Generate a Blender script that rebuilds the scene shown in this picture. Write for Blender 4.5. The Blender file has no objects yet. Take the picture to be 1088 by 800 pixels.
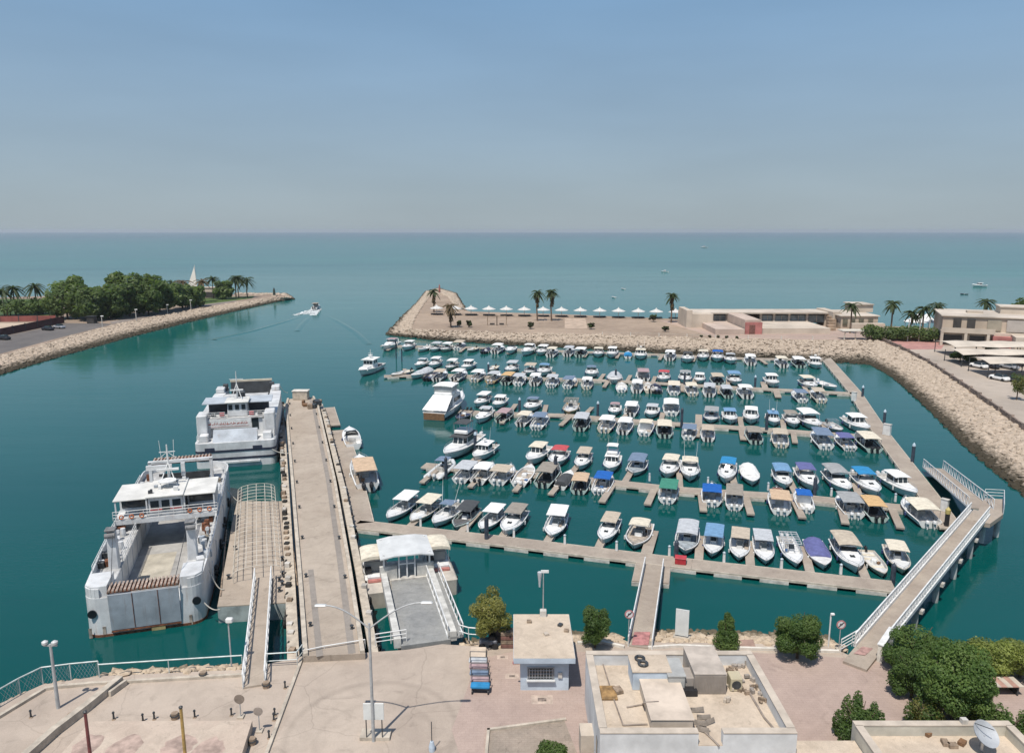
import bpy, math, random
from mathutils import Vector, Matrix
RND = random.Random(11)
sc = bpy.context.scene
COL = sc.collection
rad = math.radians
# ------------------------------------------------------------------ camera
CAM_H, FOC, W0, H0, HOR = 34.0, 800.0, 1088.0, 800.0, 245.0
PITCH = math.atan((H0/2-HOR)/FOC)
cam = bpy.data.cameras.new('camera'); camo = bpy.data.objects.new('camera', cam); COL.objects.link(camo)
cam.sensor_fit = 'HORIZONTAL'; cam.sensor_width = 36.0; cam.lens = 36.0*FOC/W0
cam.clip_start = 0.5; cam.clip_end = 60000
camo.location = (0, 0, CAM_H); camo.rotation_euler = (math.pi/2-PITCH, 0, 0)
sc.camera = camo
# ------------------------------------------------------------------ sky, sun, exposure
SUN_EL, SUN_AZ = rad(64), math.atan2(-0.43, -0.90)
world = bpy.data.worlds.new('World'); sc.world = world; world.use_nodes = True
wn = world.node_tree.nodes; wl = world.node_tree.links
bg = wn['Background']; sky = wn.new('ShaderNodeTexSky'); sky.sky_type = 'NISHITA'; sky.sun_disc = False
sky.sun_elevation = SUN_EL; sky.sun_rotation = SUN_AZ
sky.altitude = 0; sky.air_density = 1.0; sky.dust_density = 0.6; sky.ozone_density = 1.0
SKY_S = 0.105
# humid coastal air: the clear sky pales to grey towards the horizon
tcw = wn.new('ShaderNodeTexCoord'); spw = wn.new('ShaderNodeSeparateXYZ'); wl.new(tcw.outputs['Generated'], spw.inputs[0])
crw = wn.new('ShaderNodeValToRGB'); wl.new(spw.outputs['Z'], crw.inputs[0])
crw.color_ramp.elements[0].position = 0.0; crw.color_ramp.elements[0].color = (.95,)*3+(1,)
crw.color_ramp.elements[1].position = 0.75; crw.color_ramp.elements[1].color = (.0,)*3+(1,)
e_ = crw.color_ramp.elements.new(.30); e_.color = (.75,)*3+(1,)
mxw = wn.new('ShaderNodeMix'); mxw.data_type = 'RGBA'; wl.new(crw.outputs[0], mxw.inputs[0]); wl.new(sky.outputs[0], mxw.inputs[6])
cr2 = wn.new('ShaderNodeValToRGB'); wl.new(spw.outputs['Z'], cr2.inputs[0])
HZC = (2.92, 3.50, 3.84); TPC = (1.75, 3.12, 4.80)
cr2.color_ramp.elements[0].position = 0.0; cr2.color_ramp.elements[0].color = (*[c*.1 for c in HZC], 1)
cr2.color_ramp.elements[1].position = 0.28; cr2.color_ramp.elements[1].color = (*[c*.1 for c in TPC], 1)
sc10 = wn.new('ShaderNodeVectorMath'); sc10.operation = 'SCALE'; wl.new(cr2.outputs[0], sc10.inputs[0]); sc10.inputs['Scale'].default_value = 10.0
wl.new(sc10.outputs[0], mxw.inputs[7])
nzw = wn.new('ShaderNodeTexNoise'); nzw.inputs['Scale'].default_value = 3.0; nzw.inputs['Detail'].default_value = 4; mpw = wn.new('ShaderNodeMapping'); mpw.inputs['Scale'].default_value = (1, 1, 5)
wl.new(tcw.outputs['Generated'], mpw.inputs[0]); wl.new(mpw.outputs[0], nzw.inputs['Vector'])
mrw = wn.new('ShaderNodeMapRange'); mrw.inputs[1].default_value = .3; mrw.inputs[2].default_value = .7; mrw.inputs[3].default_value = .955; mrw.inputs[4].default_value = 1.045; wl.new(nzw.outputs['Fac'], mrw.inputs[0])
scw = wn.new('ShaderNodeVectorMath'); scw.operation = 'SCALE'; wl.new(mxw.outputs[2], scw.inputs[0]); wl.new(mrw.outputs[0], scw.inputs['Scale'])
wl.new(scw.outputs[0], bg.inputs[0]); bg.inputs[1].default_value = SKY_S
sun = bpy.data.lights.new('sun', 'SUN'); sun.energy = 4.1; sun.angle = rad(0.6); sun.color = (1.0, 0.94, 0.86)
suno = bpy.data.objects.new('sun', sun); COL.objects.link(suno)
sd = Vector((-math.sin(SUN_AZ)*math.cos(SUN_EL), -math.cos(SUN_AZ)*math.cos(SUN_EL), -math.sin(SUN_EL)))
suno.rotation_euler = sd.to_track_quat('-Z', 'Y').to_euler(); suno.location = (-40, -80, 160)
sc.view_settings.view_transform = 'Standard'; sc.view_settings.look = 'None'
sc.view_settings.exposure = 0.18; sc.view_settings.gamma = 1.0; sc.view_settings.use_curve_mapping = False
sc.render.engine = 'CYCLES'
cy = sc.cycles
cy.max_bounces = 5; cy.diffuse_bounces = 2; cy.glossy_bounces = 3; cy.transmission_bounces = 2
cy.volume_bounces = 0; cy.transparent_max_bounces = 6; cy.use_denoising = True
cy.caustics_reflective = False; cy.caustics_refractive = False
try: cy.volume_step_rate = 10.0
except Exception: pass

# ------------------------------------------------------------------ surveying helper: ground point seen at photo position
def G(px, py, z=0.0):
    d = Vector((0, math.cos(PITCH), -math.sin(PITCH))) + Vector((1, 0, 0))*((px-W0/2)/FOC) \
        + Vector((0, math.sin(PITCH), math.cos(PITCH)))*((H0/2-py)/FOC)
    t = (z-CAM_H)/d.z
    return Vector((d.x*t, d.y*t, z))
def ZAT(px, py, Y):          # height of the sight line at distance Y
    d = Vector((0, math.cos(PITCH), -math.sin(PITCH))) + Vector((0, math.sin(PITCH), math.cos(PITCH)))*((H0/2-py)/FOC)
    return CAM_H + d.z/d.y*Y
HAZE_D = 0.00008
def V(*a): return Vector(a)
def XP(px, Y, z=0.0):        # world x of sight line px at distance Y, height z
    return (px-W0/2)/FOC*(Y*math.cos(PITCH)+(CAM_H-z)*math.sin(PITCH))

# ------------------------------------------------------------------ materials
MATS = {}
def streaky(name, col, streak=(.34, .20, .12), amt=.5):
    """painted steel with vertical rust and dirt runs"""
    m = mat(name, col, .5, .14, .5, bump=.05); nt = m.node_tree; n = nt.nodes; l = nt.links; p = n['Principled BSDF']
    src = p.inputs['Base Color'].links[0].from_socket; tc = n.new('ShaderNodeTexCoord'); mp = n.new('ShaderNodeMapping'); mp.inputs['Scale'].default_value = (2.2, 2.2, .22); l.new(tc.outputs['Object'], mp.inputs[0])
    no = n.new('ShaderNodeTexNoise'); no.inputs['Scale'].default_value = 1.0; no.inputs['Detail'].default_value = 7; no.inputs['Roughness'].default_value = .7; l.new(mp.outputs[0], no.inputs['Vector'])
    cr = n.new('ShaderNodeValToRGB'); l.new(no.outputs['Fac'], cr.inputs[0]); cr.color_ramp.elements[0].position = .56; cr.color_ramp.elements[1].position = .74
    cr.color_ramp.elements[0].color = (0, 0, 0, 1); cr.color_ramp.elements[1].color = (amt, amt, amt, 1)
    mx = n.new('ShaderNodeMix'); mx.data_type = 'RGBA'; l.new(cr.outputs[0], mx.inputs[0]); l.new(src, mx.inputs[6]); mx.inputs[7].default_value = (*streak, 1); l.new(mx.outputs[2], p.inputs['Base Color'])
    return m
def mat(name, col, rough=0.6, var=0.12, scale=3.0, bump=0.0, metal=0.0, col2=None, spec=0.5, detail=4, mixlo=0.35, mixhi=0.65, rnd=0.0):
    if name in MATS: return MATS[name]
    m = bpy.data.materials.new(name); m.use_nodes = True; MATS[name] = m
    nt = m.node_tree; n = nt.nodes; l = nt.links; p = n['Principled BSDF']
    p.inputs['Roughness'].default_value = rough; p.inputs['Metallic'].default_value = metal
    p.inputs['Specular IOR Level'].default_value = spec
    tc = n.new('ShaderNodeTexCoord')
    no = n.new('ShaderNodeTexNoise'); no.inputs['Scale'].default_value = scale; no.inputs['Detail'].default_value = detail
    no.inputs['Roughness'].default_value = 0.6
    l.new(tc.outputs['Object'], no.inputs['Vector'])
    cr = n.new('ShaderNodeValToRGB'); l.new(no.outputs['Fac'], cr.inputs[0])
    c2 = col2 or tuple(c*(1-var*2) for c in col); c1 = col if col2 else tuple(min(1, c*(1+var*0.5)) for c in col)
    cr.color_ramp.elements[0].position = mixlo; cr.color_ramp.elements[1].position = mixhi
    cr.color_ramp.elements[0].color = (*c2, 1); cr.color_ramp.elements[1].color = (*c1, 1)
    out = cr.outputs[0]
    if rnd:
        oi = n.new('ShaderNodeObjectInfo'); mr = n.new('ShaderNodeMapRange')
        mr.inputs[3].default_value = 1-rnd; mr.inputs[4].default_value = 1.0
        l.new(oi.outputs['Random'], mr.inputs[0])
        mx = n.new('ShaderNodeMix'); mx.data_type = 'RGBA'; mx.blend_type = 'MULTIPLY'; mx.inputs[0].default_value = 1
        l.new(out, mx.inputs[6]); l.new(mr.outputs[0], mx.inputs[7]); out = mx.outputs[2]
    l.new(out, p.inputs['Base Color'])
    if bump:
        b = n.new('ShaderNodeBump'); b.inputs['Strength'].default_value = bump; b.inputs['Distance'].default_value = 0.1
        n2 = n.new('ShaderNodeTexNoise'); n2.inputs['Scale'].default_value = scale*5; n2.inputs['Detail'].default_value = 5
        l.new(tc.outputs['Object'], n2.inputs['Vector'])
        l.new(n2.outputs['Fac'], b.inputs['Height']); l.new(b.outputs[0], p.inputs['Normal'])
    return m
def ground_mat(name, col, dark, big=0.05, small=0.8, stain=0.5, rings=None, tile=None, tf=.7, crack=0.0):
    """weathered paving: broad patches, stains, grain, joints and circular tyre wear"""
    if name in MATS: return MATS[name]
    m = bpy.data.materials.new(name); m.use_nodes = True; MATS[name] = m
    nt = m.node_tree; n = nt.nodes; l = nt.links; p = n['Principled BSDF']
    p.inputs['Roughness'].default_value = 0.85; p.inputs['Specular IOR Level'].default_value = 0.25
    ge = n.new('ShaderNodeNewGeometry'); pos = ge.outputs['Position']
    def noise(s, d=5, dist=0.0):
        x = n.new('ShaderNodeTexNoise'); x.inputs['Scale'].default_value = s; x.inputs['Detail'].default_value = d
        x.inputs['Roughness'].default_value = 0.62; x.inputs['Distortion'].default_value = dist
        l.new(pos, x.inputs['Vector']); return x.outputs['Fac']
    def ramp(f, a, b, ca, cb):
        r = n.new('ShaderNodeValToRGB'); l.new(f, r.inputs[0]); e = r.color_ramp.elements
        e[0].position = a; e[1].position = b; e[0].color = (*ca, 1); e[1].color = (*cb, 1); return r.outputs[0]
    def mul(a, b, f=1.0):
        x = n.new('ShaderNodeMix'); x.data_type = 'RGBA'; x.blend_type = 'MULTIPLY'; x.inputs[0].default_value = f
        l.new(a, x.inputs[6]); l.new(b, x.inputs[7]); return x.outputs[2]
    c = ramp(noise(big, 6, 0.6), 0.38, 0.62, dark, col)
    c = mul(c, ramp(noise(small, 6, 1.0), 0.30, 0.6, (1-stain*.5,)*3, (1, 1, 1)))
    c = mul(c, ramp(noise(big*5, 4, 2.5), 0.28, 0.42, (1-stain*.7,)*3, (1, 1, 1)))
    c = mul(c, ramp(noise(14, 3), 0.3, 0.7, (0.86,)*3, (1, 1, 1)))
    if tile:
        sx = n.new('ShaderNodeTexBrick'); sx.inputs['Scale'].default_value = 1.0
        sx.inputs['Brick Width'].default_value = tile; sx.inputs['Row Height'].default_value = tile*0.5; sx.inputs['Mortar Size'].default_value = 0.014
        sx.inputs['Color1'].default_value = (1, 1, 1, 1); sx.inputs['Color2'].default_value = (.86, .84, .84, 1); sx.inputs['Mortar'].default_value = (.6, .58, .56, 1)
        l.new(pos, sx.inputs['Vector']); c = mul(c, sx.outputs[0], tf)
    if crack:
        vo = n.new('ShaderNodeTexVoronoi'); vo.feature = 'DISTANCE_TO_EDGE'; vo.inputs['Scale'].default_value = crack
        wv = n.new('ShaderNodeVectorMath'); wv.operation = 'ADD'; nn_ = n.new('ShaderNodeTexNoise'); nn_.inputs['Scale'].default_value = .5; nn_.inputs['Detail'].default_value = 5; l.new(pos, nn_.inputs['Vector'])
        l.new(pos, wv.inputs[0]); l.new(nn_.outputs['Color'], wv.inputs[1]); l.new(wv.outputs[0], vo.inputs['Vector'])
        c = mul(c, ramp(vo.outputs['Distance'], .0, .006, (.80,)*3, (1, 1, 1)))
    for (cx, cyy, r0, wd, st) in (rings or []):
        vm = n.new('ShaderNodeVectorMath'); vm.operation = 'DISTANCE'; l.new(pos, vm.inputs[0]); vm.inputs[1].default_value = (cx, cyy, 2.2)
        a = n.new('ShaderNodeMath'); a.operation = 'SUBTRACT'; l.new(vm.outputs['Value'], a.inputs[0]); a.inputs[1].default_value = r0
        a2 = n.new('ShaderNodeMath'); a2.operation = 'ABSOLUTE'; l.new(a.outputs[0], a2.inputs[0])
        a3 = n.new('ShaderNodeMath'); a3.operation = 'DIVIDE'; l.new(a2.outputs[0], a3.inputs[0]); a3.inputs[1].default_value = wd
        c = mul(c, ramp(a3.outputs[0], 0.2, 1.0, (1-st,)*3, (1, 1, 1)))
    l.new(c, p.inputs['Base Color'])
    b = n.new('ShaderNodeBump'); b.inputs['Strength'].default_value = 0.25; b.inputs['Distance'].default_value = 0.05
    l.new(noise(6, 5), b.inputs['Height']); l.new(b.outputs[0], p.inputs['Normal'])
    return m
def rock_mat(name, col, dark, wet=(0.05, 0.042, 0.028)):
    m = bpy.data.materials.new(name); m.use_nodes = True
    nt = m.node_tree; n = nt.nodes; l = nt.links; p = n['Principled BSDF']
    p.inputs['Roughness'].default_value = 0.9; p.inputs['Specular IOR Level'].default_value = 0.2
    ge = n.new('ShaderNodeNewGeometry')
    no = n.new('ShaderNodeTexNoise'); no.inputs['Scale'].default_value = 1.1; no.inputs['Detail'].default_value = 7; no.inputs['Roughness'].default_value = 0.7
    l.new(ge.outputs['Position'], no.inputs['Vector'])
    cr = n.new('ShaderNodeValToRGB'); l.new(no.outputs['Fac'], cr.inputs[0]); e = cr.color_ramp.elements
    e[0].position = 0.36; e[1].position = 0.64; e[0].color = (*dark, 1); e[1].color = (*col, 1)
    sp = n.new('ShaderNodeSeparateXYZ'); l.new(ge.outputs['Position'], sp.inputs[0])
    ad = n.new('ShaderNodeMath'); ad.operation = 'MULTIPLY_ADD'; l.new(no.outputs['Fac'], ad.inputs[0]); ad.inputs[1].default_value = 1.2
    l.new(sp.outputs['Z'], ad.inputs[2])
    mr = n.new('ShaderNodeMapRange'); l.new(ad.outputs[0], mr.inputs[0]); mr.inputs[1].default_value = 1.15; mr.inputs[2].default_value = 1.75
    mx = n.new('ShaderNodeMix'); mx.data_type = 'RGBA'; l.new(mr.outputs[0], mx.inputs[0])
    mx.inputs[6].default_value = (*wet, 1); l.new(cr.outputs[0], mx.inputs[7]); l.new(mx.outputs[2], p.inputs['Base Color'])
    MATS[name] = m; return m
def leaf_mat(name, a, b, scale=0.7):
    if name in MATS: return MATS[name]
    m = mat(name, a, rough=0.55, col2=b, scale=scale, spec=0.3, mixlo=0.4, mixhi=0.6, rnd=0.25)
    nt = m.node_tree; n = nt.nodes; l = nt.links; p = n['Principled BSDF']
    tr = n.new('ShaderNodeBsdfTranslucent'); tr.inputs[0].default_value = (a[0]*1.3, a[1]*1.5, a[2]*.8, 1)
    ms = n.new('ShaderNodeMixShader'); ms.inputs[0].default_value = 0.38
    l.new(p.outputs[0], ms.inputs[1]); l.new(tr.outputs[0], ms.inputs[2]); l.new(ms.outputs[0], n['Material Output'].inputs[0])
    return m

gel = mat('gelcoat', (0.80, 0.80, 0.78), 0.3, 0.06, 1.2, rnd=0.12)
geldeck = mat('deck_gelcoat', (0.74, 0.73, 0.70), 0.55, 0.10, 2.0, rnd=0.2)
seatm = mat('seat_vinyl', (0.60, 0.58, 0.54), 0.5, 0.15, 2.5, rnd=0.3)
glass = mat('tinted_glass', (0.03, 0.04, 0.045), 0.08, 0.1, 1.0)
steel = mat('stainless_tube', (0.55, 0.56, 0.57), 0.35, 0.1, 2.0, metal=0.6)
whitepaint = mat('white_paint', (0.72, 0.72, 0.70), 0.5, 0.1, 1.5)
blackp = mat('black_rubber', (0.02, 0.02, 0.022), 0.6, 0.2, 3.0)
darkst = mat('dark_steel', (0.05, 0.055, 0.06), 0.5, 0.25, 2.0)
teak = mat('teak', (0.22, 0.12, 0.06), 0.6, 0.2, 4.0)
PAL = dict(offwhite=(.60, .59, .56), white=(.76, .76, .74), cream=(.68, .62, .50), beige=(.50, .43, .34), tan=(.56, .41, .28), orange=(.60, .40, .20), taupe=(.30, .27, .23),
           grey=(.33, .34, .34), silver=(.48, .50, .52), charcoal=(.075, .08, .085), navy=(.05, .065, .14), blue=(.02, .12, .42), slate=(.17, .23, .32),
           lightblue=(.17, .31, .48), brightblue=(.035, .24, .48), indigo=(.13, .14, .31), green=(.06, .24, .17), red=(.50, .09, .10), pink=(.50, .27, .27), mauve=(.40, .29, .30))
def canvas(c): return mat('canvas_'+c, PAL[c], 0.8, 0.12, 2.2, bump=0.12, spec=0.2)

# ------------------------------------------------------------------ mesh builder
class MB:
    def __init__(s): s.v = []; s.f = []; s.mi = []; s.m = 0
    def add(s, vs, fs):
        o = len(s.v); s.v += [tuple(x) for x in vs]; s.f += [tuple(i+o for i in f) for f in fs]; s.mi += [s.m]*len(fs); return s
    def box(s, c, size, rz=0.0, taper=1.0, bev=0.0):
        hx, hy, hz = [q/2 for q in size]; cs, sn = math.cos(rz), math.sin(rz); c = Vector(c)
        if bev > 0:
            b = min(bev, hx*.9, hy*.9, hz*.9)
            def ring(ix, iy, z): return [(-ix+b, -iy), (ix-b, -iy), (ix, -iy+b), (ix, iy-b), (ix-b, iy), (-ix+b, iy), (-ix, iy-b), (-ix, -iy+b)], z
            rs = [ring(hx-b, hy-b, -hz), ring(hx, hy, -hz+b), ring(hx*taper, hy*taper, hz-b), ring((hx-b)*taper, (hy-b)*taper, hz)]
            vs = []
            for pts, z in rs:
                for x, y in pts: vs.append((c.x+x*cs-y*sn, c.y+x*sn+y*cs, c.z+z))
            fs = [tuple(range(7, -1, -1)), tuple(range(24, 32))]
            for k in range(3):
                for i in range(8): j = (i+1) % 8; fs.append((k*8+i, k*8+j, k*8+8+j, k*8+8+i))
            return s.add(vs, fs)
        vs = []
        for z, t in ((-hz, 1.0), (hz, taper)):
            for x, y in ((-hx, -hy), (hx, -hy), (hx, hy), (-hx, hy)):
                x *= t; y *= t; vs.append((c.x+x*cs-y*sn, c.y+x*sn+y*cs, c.z+z))
        return s.add(vs, [(3, 2, 1, 0), (4, 5, 6, 7), (0, 1, 5, 4), (1, 2, 6, 5), (2, 3, 7, 6), (3, 0, 4, 7)])
    def tube(s, p, q, r=0.03, n=6, r2=None):
        p = Vector(p); q = Vector(q); d = q-p
        if d.length < 1e-6: return s
        r2 = r if r2 is None else r2
        a = d.normalized(); u = a.orthogonal().normalized(); w = a.cross(u); vs = []
        for c, rr in ((p, r), (q, r2)):
            for i in range(n):
                t = 2*math.pi*i/n; vs.append(c+u*(rr*math.cos(t))+w*(rr*math.sin(t)))
        fs = [(i, (i+1) % n, n+(i+1) % n, n+i) for i in range(n)]+[tuple(range(n-1, -1, -1)), tuple(range(n, 2*n))]
        return s.add(vs, fs)
    def path(s, pts, r=0.03, n=6):
        for a, b in zip(pts, pts[1:]): s.tube(a, b, r, n)
        return s
    def beam(s, p, q, w, h):
        p = Vector(p); q = Vector(q); d = (q-p).normalized(); up = Vector((0, 0, 1))
        if abs(d.z) > 0.99: up = Vector((0, 1, 0))
        sd_ = d.cross(up).normalized(); u = sd_.cross(d); vs = []
        for c in (p, q):
            for a, b in ((-1, -1), (1, -1), (1, 1), (-1, 1)): vs.append(c+sd_*(a*w/2)+u*(b*h/2))
        return s.add(vs, [(0, 1, 2, 3), (7, 6, 5, 4), (0, 4, 5, 1), (1, 5, 6, 2), (2, 6, 7, 3), (3, 7, 4, 0)])
    def prism(s, pts, z0, z1):
        n = len(pts)
        if sum(pts[i][0]*pts[(i+1) % n][1]-pts[(i+1) % n][0]*pts[i][1] for i in range(n)) < 0: pts = pts[::-1]
        vs = [(p[0], p[1], z0) for p in pts]+[(p[0], p[1], z1) for p in pts]
        return s.add(vs, [tuple(range(n-1, -1, -1)), tuple(range(n, 2*n))]+[(i, (i+1) % n, n+(i+1) % n, n+i) for i in range(n)])
    def lathe(s, prof, c=(0, 0, 0), n=12):
        c = Vector(c); vs = []; k = len(prof)
        for r, z in prof:
            for i in range(n): t = 2*math.pi*i/n; vs.append((c.x+r*math.cos(t), c.y+r*math.sin(t), c.z+z))
        fs = [(j*n+i, j*n+(i+1) % n, (j+1)*n+(i+1) % n, (j+1)*n+i) for j in range(k-1) for i in range(n)]
        fs += [tuple(range(n-1, -1, -1)), tuple(range((k-1)*n, k*n))]
        return s.add(vs, fs)
    def strip(s, rows, close=False):
        n = len(rows[0]); vs = [p for r in rows for p in r]
        fs = [(j*n+i, j*n+i+1, (j+1)*n+i+1, (j+1)*n+i) for j in range(len(rows)-1) for i in range(n-1)]
        return s.add(vs, fs)
    def quad(s, *p): return s.add(p, [tuple(range(len(p)))])
    def rock(s, c, r, rnd, flat=0.7):
        q = Matrix.Rotation(rnd.uniform(0, 6.28), 3, 'Z') @ Matrix.Rotation(rnd.uniform(-.6, .6), 3, 'X')
        vs = []
        for v in ICO_V:
            w = Vector(v)*(r*rnd.uniform(0.72, 1.12)); w.z *= flat; w.x *= 1.18; vs.append(Vector(c)+q @ w)
        return s.add(vs, ICO_F)
    def build(s, name, mats, parent=None, loc=None, smooth=False, rz=0.0):
        me = bpy.data.meshes.new(name); me.from_pydata(s.v, [], s.f)
        for m in (mats if isinstance(mats, (list, tuple)) else [mats]): me.materials.append(m)
        if any(s.mi): me.polygons.foreach_set('material_index', s.mi)
        if smooth: me.polygons.foreach_set('use_smooth', [True]*len(s.f))
        me.update()
        o = bpy.data.objects.new(name, me); COL.objects.link(o)
        if parent: o.parent = parent
        if loc is not None: o.location = loc
        o.rotation_euler.z = rz
        return o
t_ = (1+5**.5)/2
ICO_V = [Vector(v).normalized() for v in ((-1, t_, 0), (1, t_, 0), (-1, -t_, 0), (1, -t_, 0), (0, -1, t_), (0, 1, t_), (0, -1, -t_), (0, 1, -t_), (t_, 0, -1), (t_, 0, 1), (-t_, 0, -1), (-t_, 0, 1))]
ICO_F = [(0, 11, 5), (0, 5, 1), (0, 1, 7), (0, 7, 10), (0, 10, 11), (1, 5, 9), (5, 11, 4), (11, 10, 2), (10, 7, 6), (7, 1, 8), (3, 9, 4), (3, 4, 2), (3, 2, 6), (3, 6, 8), (3, 8, 9), (4, 9, 5), (2, 4, 11), (6, 2, 10), (8, 6, 7), (9, 8, 1)]

def tag(o, label, cat, group=None):
    o['label'] = label; o['category'] = cat
    if group: o['group'] = group
    return o
def thing(name, label, cat, loc=(0, 0, 0), rz=0.0, group=None):
    o = bpy.data.objects.new(name, None); COL.objects.link(o); o.empty_display_size = 0.2
    o.location = loc; o.rotation_euler.z = rz
    return tag(o, label, cat, group)
def kind(o, k): o['kind'] = k; return o
KIDS = {}
def kids(o):
    if o.name not in KIDS: KIDS[o.name] = list(o.children)
    return KIDS[o.name]
def dup(o, parent=None, top=True):
    c = o.copy(); COL.objects.link(c)
    if parent: c.parent = parent
    for ch in kids(o): dup(ch, c, False)
    return c
def heading(d): return math.atan2(-d.x, d.y)
# ================================================================== SETTING
# ---- sea: one sheet to the horizon
def water_mat():
    m = bpy.data.materials.new('sea_water'); m.use_nodes = True; nt = m.node_tree; n = nt.nodes; l = nt.links; p = n['Principled BSDF']
    ge = n.new('ShaderNodeNewGeometry'); pos = ge.outputs['Position']
    def mapping(sx, sy, rz):
        mp = n.new('ShaderNodeMapping'); mp.inputs['Scale'].default_value = (sx, sy, 1); mp.inputs['Rotation'].default_value = (0, 0, rz)
        l.new(pos, mp.inputs[0]); return mp.outputs[0]
    def noise(vec, s, d, r=0.55, dist=0.0):
        x = n.new('ShaderNodeTexNoise'); x.inputs['Scale'].default_value = s; x.inputs['Detail'].default_value = d
        x.inputs['Roughness'].default_value = r; x.inputs['Distortion'].default_value = dist; l.new(vec, x.inputs['Vector']); return x.outputs['Fac']
    # depth colour: greener harbour, patches of sandier / deeper water
    no = noise(mapping(.6, 1.6, .1), 0.006, 5, .6, .8)
    cr = n.new('ShaderNodeValToRGB'); l.new(no, cr.inputs[0]); e = cr.color_ramp.elements
    e[0].position = .35; e[1].position = .68; e[0].color = (.0014, .054, .052, 1); e[1].color = (.0024, .074, .068, 1)
    bc = n.new('ShaderNodeMix'); bc.data_type = 'RGBA'; l.new(cr.outputs[0], bc.inputs[6]); bc.inputs[7].default_value = (.013, .142, .128, 1); bn = noise(mapping(.25, 2.6, .06), 0.0035, 5, .62, .6); bm_ = n.new('ShaderNodeMapRange'); l.new(bn, bm_.inputs[0]); bm_.inputs[1].default_value = .35; bm_.inputs[2].default_value = .65; bm_.inputs[3].default_value = .0; bm_.inputs[4].default_value = .55
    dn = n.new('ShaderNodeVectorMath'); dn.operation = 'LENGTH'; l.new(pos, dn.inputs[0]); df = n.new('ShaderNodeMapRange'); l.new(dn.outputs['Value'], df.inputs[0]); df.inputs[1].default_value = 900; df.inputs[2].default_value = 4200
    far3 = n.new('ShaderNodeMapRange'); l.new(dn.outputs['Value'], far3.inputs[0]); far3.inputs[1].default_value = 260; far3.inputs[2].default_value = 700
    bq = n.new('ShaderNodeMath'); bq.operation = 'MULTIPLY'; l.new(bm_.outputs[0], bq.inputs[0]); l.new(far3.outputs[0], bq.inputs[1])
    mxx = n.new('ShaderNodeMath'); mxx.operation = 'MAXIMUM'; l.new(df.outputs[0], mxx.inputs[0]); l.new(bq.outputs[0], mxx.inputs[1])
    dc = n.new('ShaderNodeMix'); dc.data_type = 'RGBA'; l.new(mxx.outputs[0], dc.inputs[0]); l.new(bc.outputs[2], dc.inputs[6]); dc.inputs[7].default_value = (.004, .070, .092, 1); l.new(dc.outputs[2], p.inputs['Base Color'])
    # open sea is rougher than the sheltered basin
    dv = n.new('ShaderNodeVectorMath'); dv.operation = 'DISTANCE'; l.new(pos, dv.inputs[0]); dv.inputs[1].default_value = (0, 80, 0)
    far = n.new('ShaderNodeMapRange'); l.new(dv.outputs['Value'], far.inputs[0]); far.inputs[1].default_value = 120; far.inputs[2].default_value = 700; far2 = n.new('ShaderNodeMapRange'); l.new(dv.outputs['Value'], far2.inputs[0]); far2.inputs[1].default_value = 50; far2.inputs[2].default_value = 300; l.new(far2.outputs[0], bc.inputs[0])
    streak = noise(mapping(.35, 2.2, .12), 0.012, 4, .6, .5)
    ro = n.new('ShaderNodeMapRange'); l.new(far.outputs[0], ro.inputs[0]); ro.inputs[3].default_value = .012; ro.inputs[4].default_value = .17
    st = n.new('ShaderNodeMath'); st.operation = 'MULTIPLY_ADD'; l.new(streak, st.inputs[0]); st.inputs[1].default_value = .035; l.new(ro.outputs[0], st.inputs[2])
    l.new(st.outputs[0], p.inputs['Roughness'])
    p.inputs['IOR'].default_value = 1.33; p.inputs['Specular IOR Level'].default_value = .40
    # ripples, stretched along the swell
    r1 = noise(mapping(.55, 1.5, .15), 1.5, 4, .6, .4); r2 = noise(mapping(.4, 1.3, -.1), .22, 3, .5, .3)
    r3 = noise(mapping(.25, 1.2, .05), .05, 3, .5)
    a = n.new('ShaderNodeMath'); a.operation = 'MULTIPLY_ADD'; l.new(r2, a.inputs[0]); a.inputs[1].default_value = 2.2; l.new(r1, a.inputs[2])
    a2 = n.new('ShaderNodeMath'); a2.operation = 'MULTIPLY_ADD'; l.new(r3, a2.inputs[0]); a2.inputs[1].default_value = 4.0; l.new(a.outputs[0], a2.inputs[2])
    b = n.new('ShaderNodeBump'); b.inputs['Distance'].default_value = .05; l.new(a2.outputs[0], b.inputs['Height'])
    bs = n.new('ShaderNodeMapRange'); l.new(far.outputs[0], bs.inputs[0]); bs.inputs[3].default_value = .24; bs.inputs[4].default_value = .9
    sm = n.new('ShaderNodeMapRange'); l.new(streak, sm.inputs[0]); sm.inputs[1].default_value = .35; sm.inputs[2].default_value = .65; sm.inputs[3].default_value = .45; sm.inputs[4].default_value = 1.7
    bm = n.new('ShaderNodeMath'); bm.operation = 'MULTIPLY'; l.new(bs.outputs[0], bm.inputs[0]); l.new(sm.outputs[0], bm.inputs[1]); l.new(bm.outputs[0], b.inputs['Strength']); l.new(b.outputs[0], p.inputs['Normal'])
    return m
b = MB(); S = 13500
b.quad((-S, -380, 0), (S, -380, 0), (S, S, 0), (-S, S, 0))
kind(b.build('sea', water_mat()), 'structure')

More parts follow.
